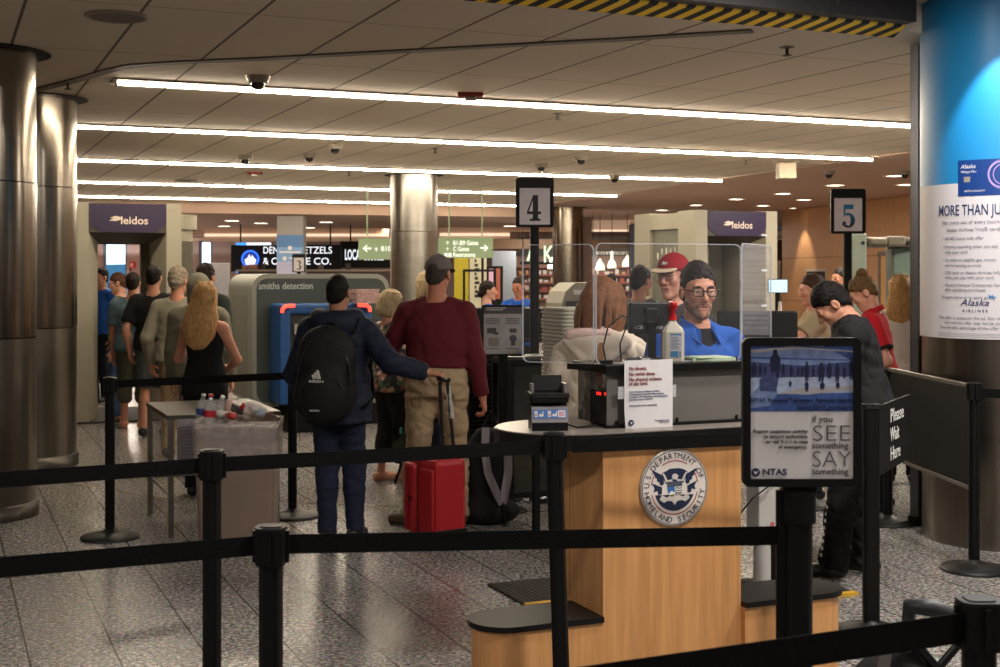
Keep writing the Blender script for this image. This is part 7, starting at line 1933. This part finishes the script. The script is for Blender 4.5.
# the backpack
bpk = thing('backpack', 'black backpack with white three-stripe logo worn over the navy jacket', 'backpack', (X1, Y1, 0), R(hd1))
F = Field((-.28, -.48, .55), (.28, .02, 1.5), .010)
cy0 = -.215
F.rc((-.03, cy0, 1.18), (-.035, cy0, .97), .17, .185, 0, sq=((0, 1, 0), 1.8)); F.ell((-.03, cy0, 1.18), (.17, .10, .20), .05); F.ell((-.035, cy0, .94), (.19, .115, .165), .05)
F.ell((-.03, cy0 - .085, .97), (.15, .07, .19), .02); F.noise(.006, 18, 4); F.noise(.003, 45, 8); F.plane((0, cy0 + .085, 0), (0, 1, 0), .02)
F.mesh('bag_body', cloth('backpack_black', (24, 23, 23), .35, 90, .7), bpk)
mb = MB(); mb.tube([(-.03 + .165 * math.cos(R(a)), cy0 - .075, 1.02 + .30 * math.sin(R(a))) for a in range(0, 181, 12)], .006, 6); mb.tube([(-.03 + .12 * math.cos(R(a)), cy0 - .135, .99 + .10 * math.sin(R(a))) for a in range(10, 171, 16)], .005, 6); mb.build('zip_seam', mat('zip_black', (14, 14, 15), .4), bpk)
for sx in (-1, 1):
    mb = MB(); mb.ribbon([(sx * .10, -.14, 1.33), (sx * .125, -.10, 1.42), (sx * .135, -.0, 1.445), (sx * .14, .09, 1.38), (sx * .15, .15, 1.25), (sx * .17, .13, 1.05), (sx * .2, .02, .92), (sx * .17, -.13, .86)], .065, .014, up=(1, 0, 0)); mb.build('shoulder_strap', black_plastic, bpk)
mb = MB(); mb.tube([(-.035, -.17, 1.35), (-.02, -.19, 1.39), (.02, -.19, 1.39), (.035, -.17, 1.35)], .009); mb.build('grab_loop', black_plastic, bpk)
lgo = mat('logo_white', (196, 194, 190), .5); MLg = Matrix.Translation((-.055, cy0 - .151, 1.06)) @ Matrix.Rotation(R(3), 4, 'Y') @ FACE
mb = MB(MLg)
for k, hgt in enumerate((.022, .036, .050)): mb.prism([(-.030 + k * .019, 0), (-.016 + k * .019, 0), (-.016 + k * .019 - hgt * .45 + .004, hgt), (-.030 + k * .019 - hgt * .45 + .004, hgt)][::1], -.02, .004)
text_to(mb, 'adidas', .030, -.052, -.024, 0.003, width=.092, bold=.015); mb.build('logo', lgo, bpk)
mb = MB(face_at(-.075, cy0 - .140, .86)); mb.box2((-.03, 0, -.03), (.03, .011, .004)); mb.build('reflective_tab', mat('tab_grey', (150, 150, 150), .4), bpk)
# 2 -- man in maroon
X2, Y2, H2 = WX(437, 8.85), 8.85, 1.815
p = Person('tall person in maroon sweater, khaki trousers and grey cap, seen from behind', X2, Y2, -6, H2, 1.18, skin_c=(184, 120, 92), feet=((-.17, .0, 0), (.14, .03, 0)), toes=(62, 8), head=(-14, 6, 0), belly=.02,
           wr=tl_(X2, Y2, -6, H2, (WX(483, 8.85), 8.87, WZ(400, 8.85))), wl=(-.20, .20, .98), pl=(-.9, -.5, -.2), hand=.0045, curl=(40, 48), vox=.010)
p.finish(); p.top(maroon, 'sweater', off=.022, hem=.075, sleeve=2, noise=.005, seed=5)
p.trousers(khaki, off=.020, waist=.115, noise=.009, flare=.008, to=2.0, seed=8); p.shoes(mat('tan_shoe', (96, 80, 60), .7), mat('shoe_sole', (70, 60, 50), .7), high=.0)
p.hair_short(hairmat('hair_salt', (70, 60, 54)), t=.005, noise=.001); p.cap(cloth('charcoal_cap', (112, 102, 100), .3, 200), gap=True)
# 3 -- floral woman
def floral():
    m = mat('floral_print', (40, 44, 44), .8, scale=30); nt = m.node_tree; b = nt.nodes['Principled BSDF']
    v = nt.nodes.new('ShaderNodeTexVoronoi'); v.inputs['Scale'].default_value = 26
    r = nt.nodes.new('ShaderNodeValToRGB'); r.color_ramp.interpolation = 'CONSTANT'; e = r.color_ramp.elements
    e[0].position = 0; e[0].color = lin((38, 42, 42)) + (1,); e[1].position = .42; e[1].color = lin((150, 92, 74)) + (1,)
    for pos, c in ((.58, (86, 104, 70)), (.72, (186, 150, 128)), (.82, (44, 50, 48))): k = e.new(pos); k.color = lin(c) + (1,)
    s = nt.nodes.new('ShaderNodeSeparateColor'); tc = nt.nodes.new('ShaderNodeTexCoord')
    nt.links.new(tc.outputs['Object'], v.inputs['Vector']); nt.links.new(v.outputs['Color'], s.inputs[0]); nt.links.new(s.outputs[0], r.inputs['Fac']); nt.links.new(r.outputs[0], b.inputs['Base Color']); return m
p = Person('person with ash blonde bob and dark floral blouse carrying a green bag', WX(390, 10.75), 10.75, -58, 1.555, 1.12, 'f', skin_c=(206, 150, 124), feet=((-.08, -.05, 0), (.08, .1, 0)), wr=(.20, .14, .86), wl=(-.23, .05, .86), head=(-14, 8, 0), vox=.012)
p.finish(); p.top(floral(), 'blouse', off=.022, hem=-.12, sleeve=1.4, flare=.03, noise=.006, sl_off=.03); p.trousers(blackc, off=.022, to=1.72, flare=.02); p.shoes(skin((196, 140, 116)), high=-.04, name='sandal'); p.hair_bob(h_gb, .12, .022, wide=.09)
# dark green shoulder bag of the floral woman
gb = thing('shoulder_bag', 'dark green slouchy bag with long black straps carried by the floral woman', 'bag', (0, 0, 0), 0)
hw3 = p.root.matrix_basis @ Vector(p.Wr[1] + p.hands[1][1] * .075 * p.s)
gb.location = hw3 - Vector((.03, -.0, .43))
F = Field((-.25, -.18, -.12), (.3, .18, .42), .012)
F.rc((.10, 0, .26), (-.02, 0, .06), .09, .11, .03, sq=((0, 1, 0), 1.5)); F.rc((-.02, 0, .06), (-.12, 0, .02), .09, .05, .05, sq=((0, 1, 0), 1.5)); F.noise(.008, 24, 2)
F.mesh('bag_body', cloth('bag_green', (58, 66, 50), .3, 120), gb)
mb = MB(); mb.tube([(-.10, -.03, .06), (-.16, -.03, .12), (-.15, -.03, .24), (-.08, -.02, .34), (.03, .0, .435), (.08, .0, .34)], .010); mb.tube([(-.10, -.02, .0), (-.09, -.03, -.10), (-.13, -.03, -.22), (-.165, -.03, -.32)], .010); mb.build('strap', black_plastic, gb)
mb = MB(); mb.cyl((-.10, -.05, .13), (-.095, -.05, .18), .012, n=12); mb.build('teal_tag', mat('teal_tag', (90, 170, 160), .5), gb)
# 4 -- person hidden behind the man in maroon
p = Person('person with pale blonde hair mostly hidden behind the man in maroon', WX(426.5, 11.6), 11.6, 12, 1.70, 1.0, 'f', skin_c=(210, 156, 130), vox=.014, hand=.01)
p.finish(); p.top(cloth('stone_top', (150, 140, 128)), 'shirt', off=.018, sleeve=2); p.trousers(jean); p.shoes(shoe_b); p.hair_bob(h_gb, .14, .024, wide=.092)
# 5 -- woman in the beige jacket
X5, Y5 = WX(601, 6.42), 6.42
p = Person('person with brown bob and beige hooded jacket at the podium, seen from behind', X5, Y5, -14, 1.655, 1.05, 'f', skin_c=(206, 150, 124), head=(-22, 4, 3), wr=(.17, .27, 1.02), wl=(-.22, .20, .95), hand=.006, vox=.010, hvox=.006)
p.finish(); bj = cloth('beige_shell', (212, 198, 180), .3, 60, .7, .06)
def hood5(F):
    for q in range(13):
        a = math.pi * (.96 + 1.08 * q / 12); c = p.neck + (p.T[0] * math.cos(a) * .125 + p.T[1] * (math.sin(a) * .085 - .01) + p.T[2] * (-.03 + .02 * math.sin(a))) * p.s
        F.ell(c, V3(.055, .050, .055) * p.s, .02)
    A_, B_ = p.neck + (-p.T[1] * .10 - p.T[2] * .03) * p.s, p.neck + (-p.T[1] * .135 - p.T[2] * .185) * p.s
    F.ell(A_, V3(.165, .06, .07) * p.s, .015); F.rc(A_ - p.T[2] * .03, B_, .115 * p.s, .045 * p.s, .012, sq=(p.T[1], 2.0))
    for sx in (-1, 1): F.rc(A_ + p.T[0] * sx * .15 * p.s, B_ - p.T[1] * .02, .030 * p.s, .018 * p.s, .008)
jk = p.top(bj, 'jacket', off=.042, hem=-.22, sleeve=2, noise=.013, flare=.03, hood=hood5, seed=12, sl_off=.036)
F = p.field(.009); F.rc(p.neck + (-p.T[0] * .13 - p.T[1] * .10 + p.T[2] * .0) * p.s, p.neck + (p.T[0] * .06 - p.T[1] * .125 + p.T[2] * .012) * p.s, .042 * p.s, .036 * p.s, 0); F.noise(.008, 30, 3); F.crease(.008, 30, 5); F.mesh('hood_lining', cloth('pink_lining', (216, 186, 178), .3, 80), p.root)
p.trousers(cloth('stone_denim', (90, 84, 78))); p.shoes(shoe_b); p.hair_bob(h_br, .165, .036, wide=.122, noise=.010)
mb = MB(); mb.ribbon([tuple(p.neck + V3(.03, -.155, -.03)), tuple(p.neck + V3(.035, -.185, -.12)), tuple(p.neck + V3(.03, -.205, -.22)), tuple(p.neck + V3(.02, -.205, -.34))], .022, .004, up=(1, 0, 0)); mb.build('lanyard', mat('tan_lanyard', (150, 96, 50), .6), p.root)
# 6 -- the officer
X6, Y6, hd6 = WX(698, 6.06), 6.06, 203
p = Person('person in blue uniform shirt with glasses and short beard behind the podium', X6, Y6, hd6, 1.735, 1.0, skin_c=(204, 146, 122), lips=(160, 98, 88), head=(-13, 5, 0), wl=(-.20, .26, 1.02), wr=(.2, .26, 1.02), hand=.006, hvox=.004, vox=.011)
p.finish(); p.eyes((60, 66, 70))
p.top(royal, 'uniform_shirt', off=.02, hem=-.06, sleeve=.75, noise=.002, vneck=.075, collar=.035, seed=20, vox=.007, sl_off=.03)
F = p.field(.005, p.neck - .16, p.neck + .12); F.torso(p.O, p.T, p.prof, .010, .02, h0=.36 * p.s, h1=.505 * p.s); F.rc(p.neck - p.T[2] * .03, p.h(0, -.02, -.02), .062 * p.s, .062 * p.s, .006, 's'); F.mesh('undershirt', blackc, p.root)
p.trousers(cloth('uniform_navy', (28, 32, 46))); p.shoes(shoe_b)
p.hair_short(hairmat('hair_officer', (38, 25, 19)), t=.010, noise=.002, fringe=-.012, top=.012, vox=.0042)
s = p.s
def ax4(p): return Matrix(((p.Hd[0][0], p.Hd[1][0], p.Hd[2][0]), (p.Hd[0][1], p.Hd[1][1], p.Hd[2][1]), (p.Hd[0][2], p.Hd[1][2], p.Hd[2][2]))).to_4x4()
F = p.hf(.0042)          # short beard and moustache
A = p.Hd
F.ell(p.h(0, .022, -.046), V3(.0578, .0655, .0725) * s, 0, ax=A); F.rc(p.h(-.012, .066, -.099), p.h(.012, .066, -.099), .0178 * s, .0178 * s, .02)
for i in (-1, 1): F.rc(p.h(i * .048, -.004, -.056), p.h(i * .012, .064, -.098), .0175 * s, .0155 * s, .02)
F.rc(p.h(-.02, .084, -.046), p.h(.02, .084, -.046), .0085 * s, .0085 * s, .01)
F.plane(p.h(0, 0, -.038), p.Hd[2] * 1.0 + p.Hd[1] * .12, .004); F.plane(p.h(0, -.012, 0), -p.Hd[1], .004)
F.ell(p.h(0, .098, -.064), V3(.025, .03, .0125) * s, .003, 's', ax=A)
for i in (-1, 1): F.ell(p.h(i * .046, .062, -.034), V3(.022, .04, .024) * s, .006, 's', ax=A)
F.noise(.0012, 240, 3); F.mesh('beard', mat('beard_greying', (138, 106, 90), .75, var=.3, scale=90), p.root)
def brows(p, m):
    for i in (-1, 1):
        mb = MB(); mb.tube([tuple(p.h(i * .016, .0915, .027)), tuple(p.h(i * .03, .090, .033)), tuple(p.h(i * .048, .079, .029))], [.0035, .0042, .002], 8); mb.build('eyebrow', m, p.root)
brows(p, h_dk)
def glasses(p, m, k=1.0, r=.0022, name='glasses', lens=True):
    s = p.s; M = Matrix.Translation(Vector(p.h(0, .104, .008))) @ ax4(p)
    mb = MB(M)
    for i in (-1, 1):
        pr_ = rrect(.050 * k, .036 * k, .013, 5, i * .033, 0)
        mb.tube([(x, -.0018 * abs(x) * 100 * .05, y) for x, y in pr_] + [(pr_[0][0], -.0018 * abs(pr_[0][0]) * 5, pr_[0][1])], r, 6, caps=False)
        mb.tube([(i * .058, -.004, .006), (i * .079, -.02, .008), (i * .083, -.105, .004), (i * .081, -.122, -.012)], r, 6)
    mb.tube([(-.0085, 0, .004), (0, .003, .007), (.0085, 0, .004)], r, 6)
    g = mb.build(name, m, p.root)
    if lens:
        mb = MB(M)
        for i in (-1, 1): mb.add([(x, 0, y) for x, y in rrect(.048 * k, .034 * k, .012, 5, i * .033, 0)], [list(range(24))[:len(rrect(.048, .034, .012, 5))]])
        mb.build('lens', glassy('spectacle_lens', (230, 235, 240), .06, .03), g)
glasses(p, black_plastic)
for i in (-1, 1):          # collar flaps
    n_, T = p.neck, p.T
    A4 = [n_ + (T[0] * i * .066 - T[1] * .01 + T[2] * .022) * p.s, n_ + (T[0] * i * .030 + T[1] * .088 - T[2] * .030) * p.s, n_ + (T[0] * i * .050 + T[1] * .128 - T[2] * .095) * p.s, n_ + (T[0] * i * .092 + T[1] * .05 - T[2] * .035) * p.s]
    off_ = (T[1] * .6 + T[2] * .5 + T[0] * i * .3) * .008
    mb = MB(); mb.rings([[tuple(q) for q in A4], [tuple(q + off_) for q in A4]], True, True, False); mb.build('collar_flap', royal, p.root)
# shoulder patch and badge
mb = MB(Matrix.Translation(Vector(p.S[1] + V3(.085, .045, -.10))) @ Matrix.Rotation(R(58), 4, 'Z') @ Matrix.Rotation(math.pi, 4, 'Z') @ FACE); mb.prism(circ(.036, 28), -.02, .002); mb.mi(1).prism(circ(.029, 24), 0, .003); mb.mi(0).prism([(-.02, .01), (-.006, .004), (0, .012), (.006, .004), (.02, .01), (.012, -.008), (0, -.016), (-.012, -.008)], 0, .004)
mb.build('shoulder_patch', [mat('patch_pale', (196, 196, 204), .6), mat('patch_blue', (84, 104, 156), .6)], p.root)
mb = MB(Matrix.Translation(Vector(p.O + p.T[2] * .34 * p.s + V3(-.085, .152, 0))) @ Matrix.Rotation(math.pi + .3, 4, 'Z') @ FACE); mb.prism([(-.02, .024), (0, .03), (.02, .024), (.022, -.004), (0, -.032), (-.022, -.004)], -.01, .004); mb.build('chest_badge', mat('badge_brass', (170, 160, 150), .3, .7), p.root)
# 7 -- man in the red cap
p = Person('older person in red cap with cream brim standing behind the officer', WX(673.5, 7.35), 7.35, 138, 1.80, 1.05, skin_c=(206, 150, 128), lips=(168, 110, 100), head=(6, 2, 0), vox=.012, hvox=.0045, hand=.008)
p.finish(); p.eyes((70, 84, 96)); p.top(cloth('charcoal_polo', (60, 58, 62)), 'shirt', off=.018, sleeve=.8, collar=.03); p.trousers(cloth('grey_trousers', (80, 78, 76))); p.shoes(shoe_b)
p.hair_short(h_gr, t=.007, noise=.002); cp = p.cap(cloth('cap_red', (146, 24, 38), .25, 220), cloth('cap_cream', (206, 184, 158), .2, 220)); brows(p, h_gr)
mb = MB(Matrix.Translation(Vector(p.h(0, .094, .075))) @ ax4(p) @ Matrix.Rotation(R(-25), 4, 'X') @ Matrix.Rotation(math.pi, 4, 'Z') @ FACE); mb.prism([(-.02, 0), (-.006, .012), (.004, .004), (.02, .010), (.012, -.004), (-.008, -.006)], -.01, .002); mb.build('cap_badge', lgo, cp)
glasses(p, mat('wire_frame', (150, 140, 130), .3, .8), .95, .0013)
# 8 -- man in the grey vest
p = Person('person in grey vest over blue shirt, seen from behind beside the red cap', WX(640, 10.8), 10.8, -28, 1.755, 1.05, skin_c=(176, 124, 100), head=(-18, 4, 0), wr=(.24, .2, .98), vox=.013, hand=.01)
p.finish(); p.top(royal, 'shirt', off=.014, sleeve=.7, hem=-.06, sl_off=.03); p.top(cloth('grey_vest', (66, 68, 70)), 'vest', off=.028, sleeve=0, hem=-.08, shoulders=True, noise=.006); p.trousers(blackc); p.shoes(shoe_b); p.hair_short(h_dk, t=.010)
# 9 -- woman in the beige tee
X9, Y9 = WX(813, 10.0), 10.0
p = Person('person in beige short-sleeved top reaching forward, dark hair tied back', X9, Y9, 84, 1.685, 1.12, 'f', skin_c=(212, 152, 126), lips=(176, 100, 96), wr=(.16, .36, 1.22), wl=(-.10, .40, 1.24), pr=(1, -.2, -.8), pl=(-1, -.2, -.6), head=(14, 6, 0), vox=.011, hvox=.006, hand=.007)
p.finish(); p.eyes(); p.top(cloth('beige_tee', (172, 154, 122)), 'tee', off=.020, hem=-.1, sleeve=.55, flare=.02, sl_off=.026); p.trousers(blackc); p.shoes(shoe_b); p.hair_short(hairmat('hair_walnut', (78, 54, 40)), t=.012, line=0, vox=.006)
F = p.hf(.006, back=.24); F.ell(p.h(0, -.115, .005), V3(.042, .04, .045) * p.s, 0); F.noise(.004, 80, 4); F.mesh('hair_bun', hairmat('hair_tied', (120, 86, 58)), p.root)
# 10 -- young man in black
X10, Y10 = WX(857, 7.4), 7.4
p = Person('young person in black tee and trousers with bowed head by the podium', X10, Y10, 76, 1.735, 1.0, skin_c=(200, 144, 116), lips=(170, 104, 94), lean=13, hips=(0, -.06), feet=((-.09, .14, 0), (.10, -.05, 0)), toes=(6, 20), head=(10, 46, 4), headoff=(0, .01, -.05),
           wr=(.10, .36, 1.10), wl=(-.12, .36, 1.10), pr=(.6, -.3, -1), pl=(-.6, -.3, -1), vox=.010, hvox=.005, hand=.006, curl=(45, 45))
p.finish(); p.eyes(); p.top(cloth('black_tee', (34, 34, 37), .3, 200), 'tee', off=.030, hem=-.16, sleeve=.95, noise=.009, flare=.02, sl_off=.045, seed=31); p.trousers(cloth('black_cargo', (24, 24, 26), .4, 60), off=.030, flare=.012, noise=.010, to=1.98); p.shoes(shoe_b, mat('sole_grey', (48, 46, 44), .6))
p.hair_short(h_black, t=.016, noise=.002, fringe=.004, top=.004); 
ph = thing('phone', 'dark phone held by the young person in black with bowed head', 'phone', (WX(851, 7.4) - .385 * 1.0, 7.46, 1.165), R(70)); mb = MB(Matrix.Rotation(R(50), 4, 'X')); mb.box((0, 0, 0), (.076, .15, .009), .003); mb.build('case', black_plastic, ph); mb = MB(Matrix.Rotation(R(50), 4, 'X')); mb.box((0, 0, .005), (.068, .14, .001)); mb.build('screen', mat('screen_dark', (12, 14, 18)), ph)
mb = MB()
for k in range(8): 
    f = .25 + k * .09; q = p.knee[0] + (p.ank[0] - p.knee[0]) * f
    mb.box((q[0] - .035, q[1] + .082 - .02 * f, q[2]), (.018, .012, .016))
mb.build('snap_buttons', mat('snap_white', (190, 190, 186), .4), p.root)
# 11 -- red polo
p = Person('person in red polo shirt with hair in a high bun, looking down', WX(882, 9.5), 9.5, 68, 1.70, 1.0, 'f', skin_c=(212, 152, 126), lips=(176, 100, 96), lean=9, head=(16, 34, 0), wr=(.13, .30, .98), wl=(-.15, .17, 1.0), pl=(-.35, -1, -.1), pr=(.7, -.8, -.4), vox=.011, hvox=.006, hand=.008)
p.finish(); p.eyes(); p.top(cloth('red_polo', (176, 26, 36), .2, 220), 'polo_shirt', off=.018, hem=-.12, sleeve=.7, collar=.03, sl_off=.028); p.trousers(blackc); p.shoes(shoe_b); p.hair_short(hairmat('hair_honey', (112, 84, 52)), t=.014, noise=.005, line=0)
F = p.hf(.006, back=.25); F = Field(p.hc - .1, p.hc + .3, .006); F.ell(p.h(0, -.075, .125), V3(.045, .045, .042) * p.s, 0); F.noise(.008, 60, 4); F.mesh('hair_bun', hairmat('hair_honey', (112, 84, 52)), p.root)
mb = MB(); 
for q in (0, 1):
    t_ = p.S[q] + (p.E[q] - p.S[q]) * .66; d_ = nrm(p.E[q] - p.S[q]); mb.cyl(tuple(t_), tuple(t_ + d_ * .016), .083 * p.s, .082 * p.s, n=24)
mb.build('dark_cuff', blackc, p.root)
# 12 -- white top, long blonde hair
p = Person('person with long blonde hair and white top, seen from behind at right', WX(901, 10.7), 10.7, -12, 1.67, 1.08, 'f', skin_c=(212, 156, 130), vox=.012, hand=.008, wr=(.18, .22, .95))
p.finish(); p.top(cloth('white_linen', (226, 218, 208), .3, 120), 'blouse', off=.032, hem=-.04, sleeve=1.5, flare=.03, noise=.008, sl_off=.035); p.trousers(blackc); p.shoes(shoe_b)
p.hair_long(h_bl, [p.h(0, -.055, -.02), p.h(0, -.075, -.13), p.h(0, -.085, -.21)], [.09, .115, .11], t=.022, flat=1.8, noise=.010)
# 13 -- face behind the sign post
p = Person('person half hidden behind the post of the number 5 sign', WX(840, 15.3), 15.3, 118, 1.75, 1.0, skin_c=(196, 140, 114), vox=.014, hvox=.007, hand=.01)
p.finish(); p.eyes(); p.top(cloth('slate_shirt', (70, 74, 84)), 'shirt', sleeve=2); p.trousers(blackc); p.shoes(shoe_b); p.hair_short(h_dk, t=.008)
# 14 -- two far officers
p = Person('person in blue uniform shirt with dark tied hair, profile to the right', WX(488, 15.2), 15.2, -84, 1.60, 1.0, 'f', skin_c=(214, 160, 136), vox=.013, hvox=.007, hand=.01, wr=(.15, .3, .95), wl=(-.15, .3, .95))
p.finish(); p.eyes(); p.top(royal, 'uniform_shirt', off=.02, sleeve=.7); p.trousers(blackc); p.shoes(shoe_b); p.hair_short(h_dk, t=.014, line=0)
F = p.hf(.007, back=.24); F.ell(p.h(0, -.10, -.03), V3(.04, .045, .05) * p.s, 0); F.mesh('hair_bun', h_dk, p.root)
p = Person('person in blue uniform shirt facing us beyond the far desk', WX(519, 15.6), 15.6, 156, 1.655, 1.05, skin_c=(190, 126, 96), vox=.013, hvox=.007, hand=.01, head=(0, 12, 0), wr=(.18, .3, .98), wl=(-.18, .3, .98))
p.finish(); p.eyes(); p.top(royal, 'uniform_shirt', off=.02, sleeve=.7); p.trousers(blackc); p.shoes(shoe_b); p.hair_short(h_dk, t=.006)
p = Person('person in white shirt with dark hair far off under the cafe lamps', WX(611, 22), 22, 20, 1.68, 1.0, skin_c=(150, 104, 80), vox=.018, hvox=.009, hand=.013, eyes=False)
p.finish(); p.top(cloth('white_shirt', (206, 204, 206)), 'shirt', off=.02, sleeve=2); p.trousers(blackc); p.shoes(shoe_b); p.hair_short(h_black, t=.012)
# 15 -- the queue at the left scanner
XA, YA_ = WX(205, 10.1), 10.1
p = Person('person with long wavy blonde hair in a black tank top, last in the queue', XA, YA_, -6, 1.615, 1.0, 'f', skin_c=(204, 146, 118), head=(-4, 4, 0), wl=(-.15, .13, 1.36), pl=(-.45, .2, -1), wr=(.10, .30, 1.02), pr=(1, -.5, -.5), vox=.011, hand=.007)
p.finish(); p.top(cloth('black_tank', (20, 20, 21)), 'tank_top', off=.010, hem=-.12, sleeve=0, noise=.002, shoulders=False, neck=.452, flare=.01); p.trousers(blackc, off=.02); p.shoes(shoe_b)
p.hair_long(h_bl, [p.h(0, -.06, -.02), p.h(-.01, -.085, -.14), p.h(-.015, -.095, -.25), p.h(-.02, -.10, -.33)], [.09, .115, .13, .10], t=.022, flat=1.9, noise=.010, extra=[([p.h(-.07, -.02, -.02), p.h(-.10, -.05, -.2), p.h(-.09, -.09, -.34)], [.035, .04, .03]), ([p.h(.07, -.02, -.02), p.h(.09, -.06, -.16), p.h(.08, -.09, -.30)], [.035, .04, .03])])
p = Person('person in grey green hoodie with the hood up, behind the blonde tank top', WX(199, 11.1), 11.1, 6, 1.68, 1.13, skin_c=(204, 146, 118), head=(10, 6, 0), vox=.012, hand=.009, wr=(.27, .08, .84))
p.finish(); hg = cloth('hoodie_sage', (120, 116, 100), .3, 140); p.top(hg, 'hoodie', off=.032, hem=-.1, sleeve=2, noise=.006); p.trousers(cloth('stone_trouser', (130, 118, 98))); p.shoes(shoe_b); p.hair_short(h_dk, t=.008)
F = p.hf(.007, down=.2, back=.22); F.ell(p.h(0, -.02, .02), V3(.105, .125, .128) * p.s, 0, ax=p.Hd); F.ell(p.h(0, -.03, -.10), V3(.10, .10, .09) * p.s, .05); F.noise(.005, 30, 6); F.rc(p.h(0, .08, .0), p.h(0, .2, -.02), .075 * p.s, .10 * p.s, .01, 's'); F.mesh('hood', hg, p.root)
p = Person('person with grey hair, pale sweater and khaki trousers in the queue', WX(178, 12.2), 12.2, -8, 1.745, 1.05, skin_c=(200, 140, 112), head=(-10, 2, 0), vox=.013, hand=.01, wl=(-.27, .02, .86))
p.finish(); p.top(cloth('stone_sweater', (150, 144, 126)), 'sweater', off=.026, hem=-.06, sleeve=2, noise=.005); p.trousers(khaki); p.shoes(shoe_b); p.hair_short(h_gr, t=.020, noise=.008, line=0)
p = Person('person with dark hair in dark green jacket, mostly hidden behind the hoodie', WX(206, 12.9), 12.9, -16, 1.78, 1.08, skin_c=(190, 134, 108), vox=.014, hand=.01)
p.finish(); p.top(cloth('forest_jacket', (44, 52, 48)), 'jacket', off=.03, hem=-.1, sleeve=2); p.trousers(jean); p.shoes(shoe_b); p.hair_short(h_dk, t=.018, noise=.006)
p = Person('person in black tee and dark grey shorts with short dark hair in the queue', WX(154, 13.8), 13.8, -6, 1.77, 1.12, skin_c=(200, 142, 116), vox=.013, hand=.009, wl=(-.25, -.02, .86), feet=((-.10, -.04, 0), (.10, .05, 0)))
p.finish(); p.top(blackc, 'tee', off=.020, hem=-.06, sleeve=.8, noise=.006, sl_off=.03); p.trousers(cloth('grey_shorts', (76, 80, 80)), 'shorts', off=.026, to=1.0, flare=.01); p.shoes(shoe_b, high=-.02); p.hair_short(h_black, t=.009)
p = Person('person in blue grey tee and olive shorts near the scanner entrance', WX(133, 14.45), 14.45, 4, 1.70, 1.10, skin_c=(196, 136, 110), vox=.013, hand=.009)
p.finish(); p.top(cloth('teal_grey_tee', (82, 102, 110)), 'tee', off=.020, hem=-.08, sleeve=.75, sl_off=.03); p.trousers(cloth('olive_shorts', (84, 84, 68)), 'shorts', off=.026, to=1.02, flare=.01); p.shoes(skin((196, 136, 110)), name='sock', high=-.03); p.hair_short(h_dk, t=.010)
p = Person('person with glasses in blue jeans turned sideways inside the left scanner', WX(119.5, 15.3), 15.3, 96, 1.70, 1.0, skin_c=(206, 150, 126), lips=(176, 112, 100), head=(6, 14, 0), vox=.013, hvox=.006, hand=.009)
p.finish(); p.eyes(); p.top(cloth('olive_tee', (96, 100, 84)), 'tee', off=.018, sleeve=.7); p.trousers(cloth('blue_jeans', (58, 78, 112), .3, 300)); p.hair_short(hairmat('hair_chestnut', (86, 58, 40)), t=.011); glasses(p, black_plastic, 1.0, .003, lens=False)
p = Person('person in bright blue uniform shirt beyond the left scanner', WX(101, 17.4), 17.4, 150, 1.76, 1.1, skin_c=(190, 136, 110), vox=.014, hvox=.007, hand=.01)
p.finish(); p.eyes(); p.top(royal, 'uniform_shirt', off=.02, sleeve=.7); p.trousers(cloth('uniform_navy', (28, 32, 46))); p.shoes(shoe_b); p.hair_short(h_dk, t=.01)
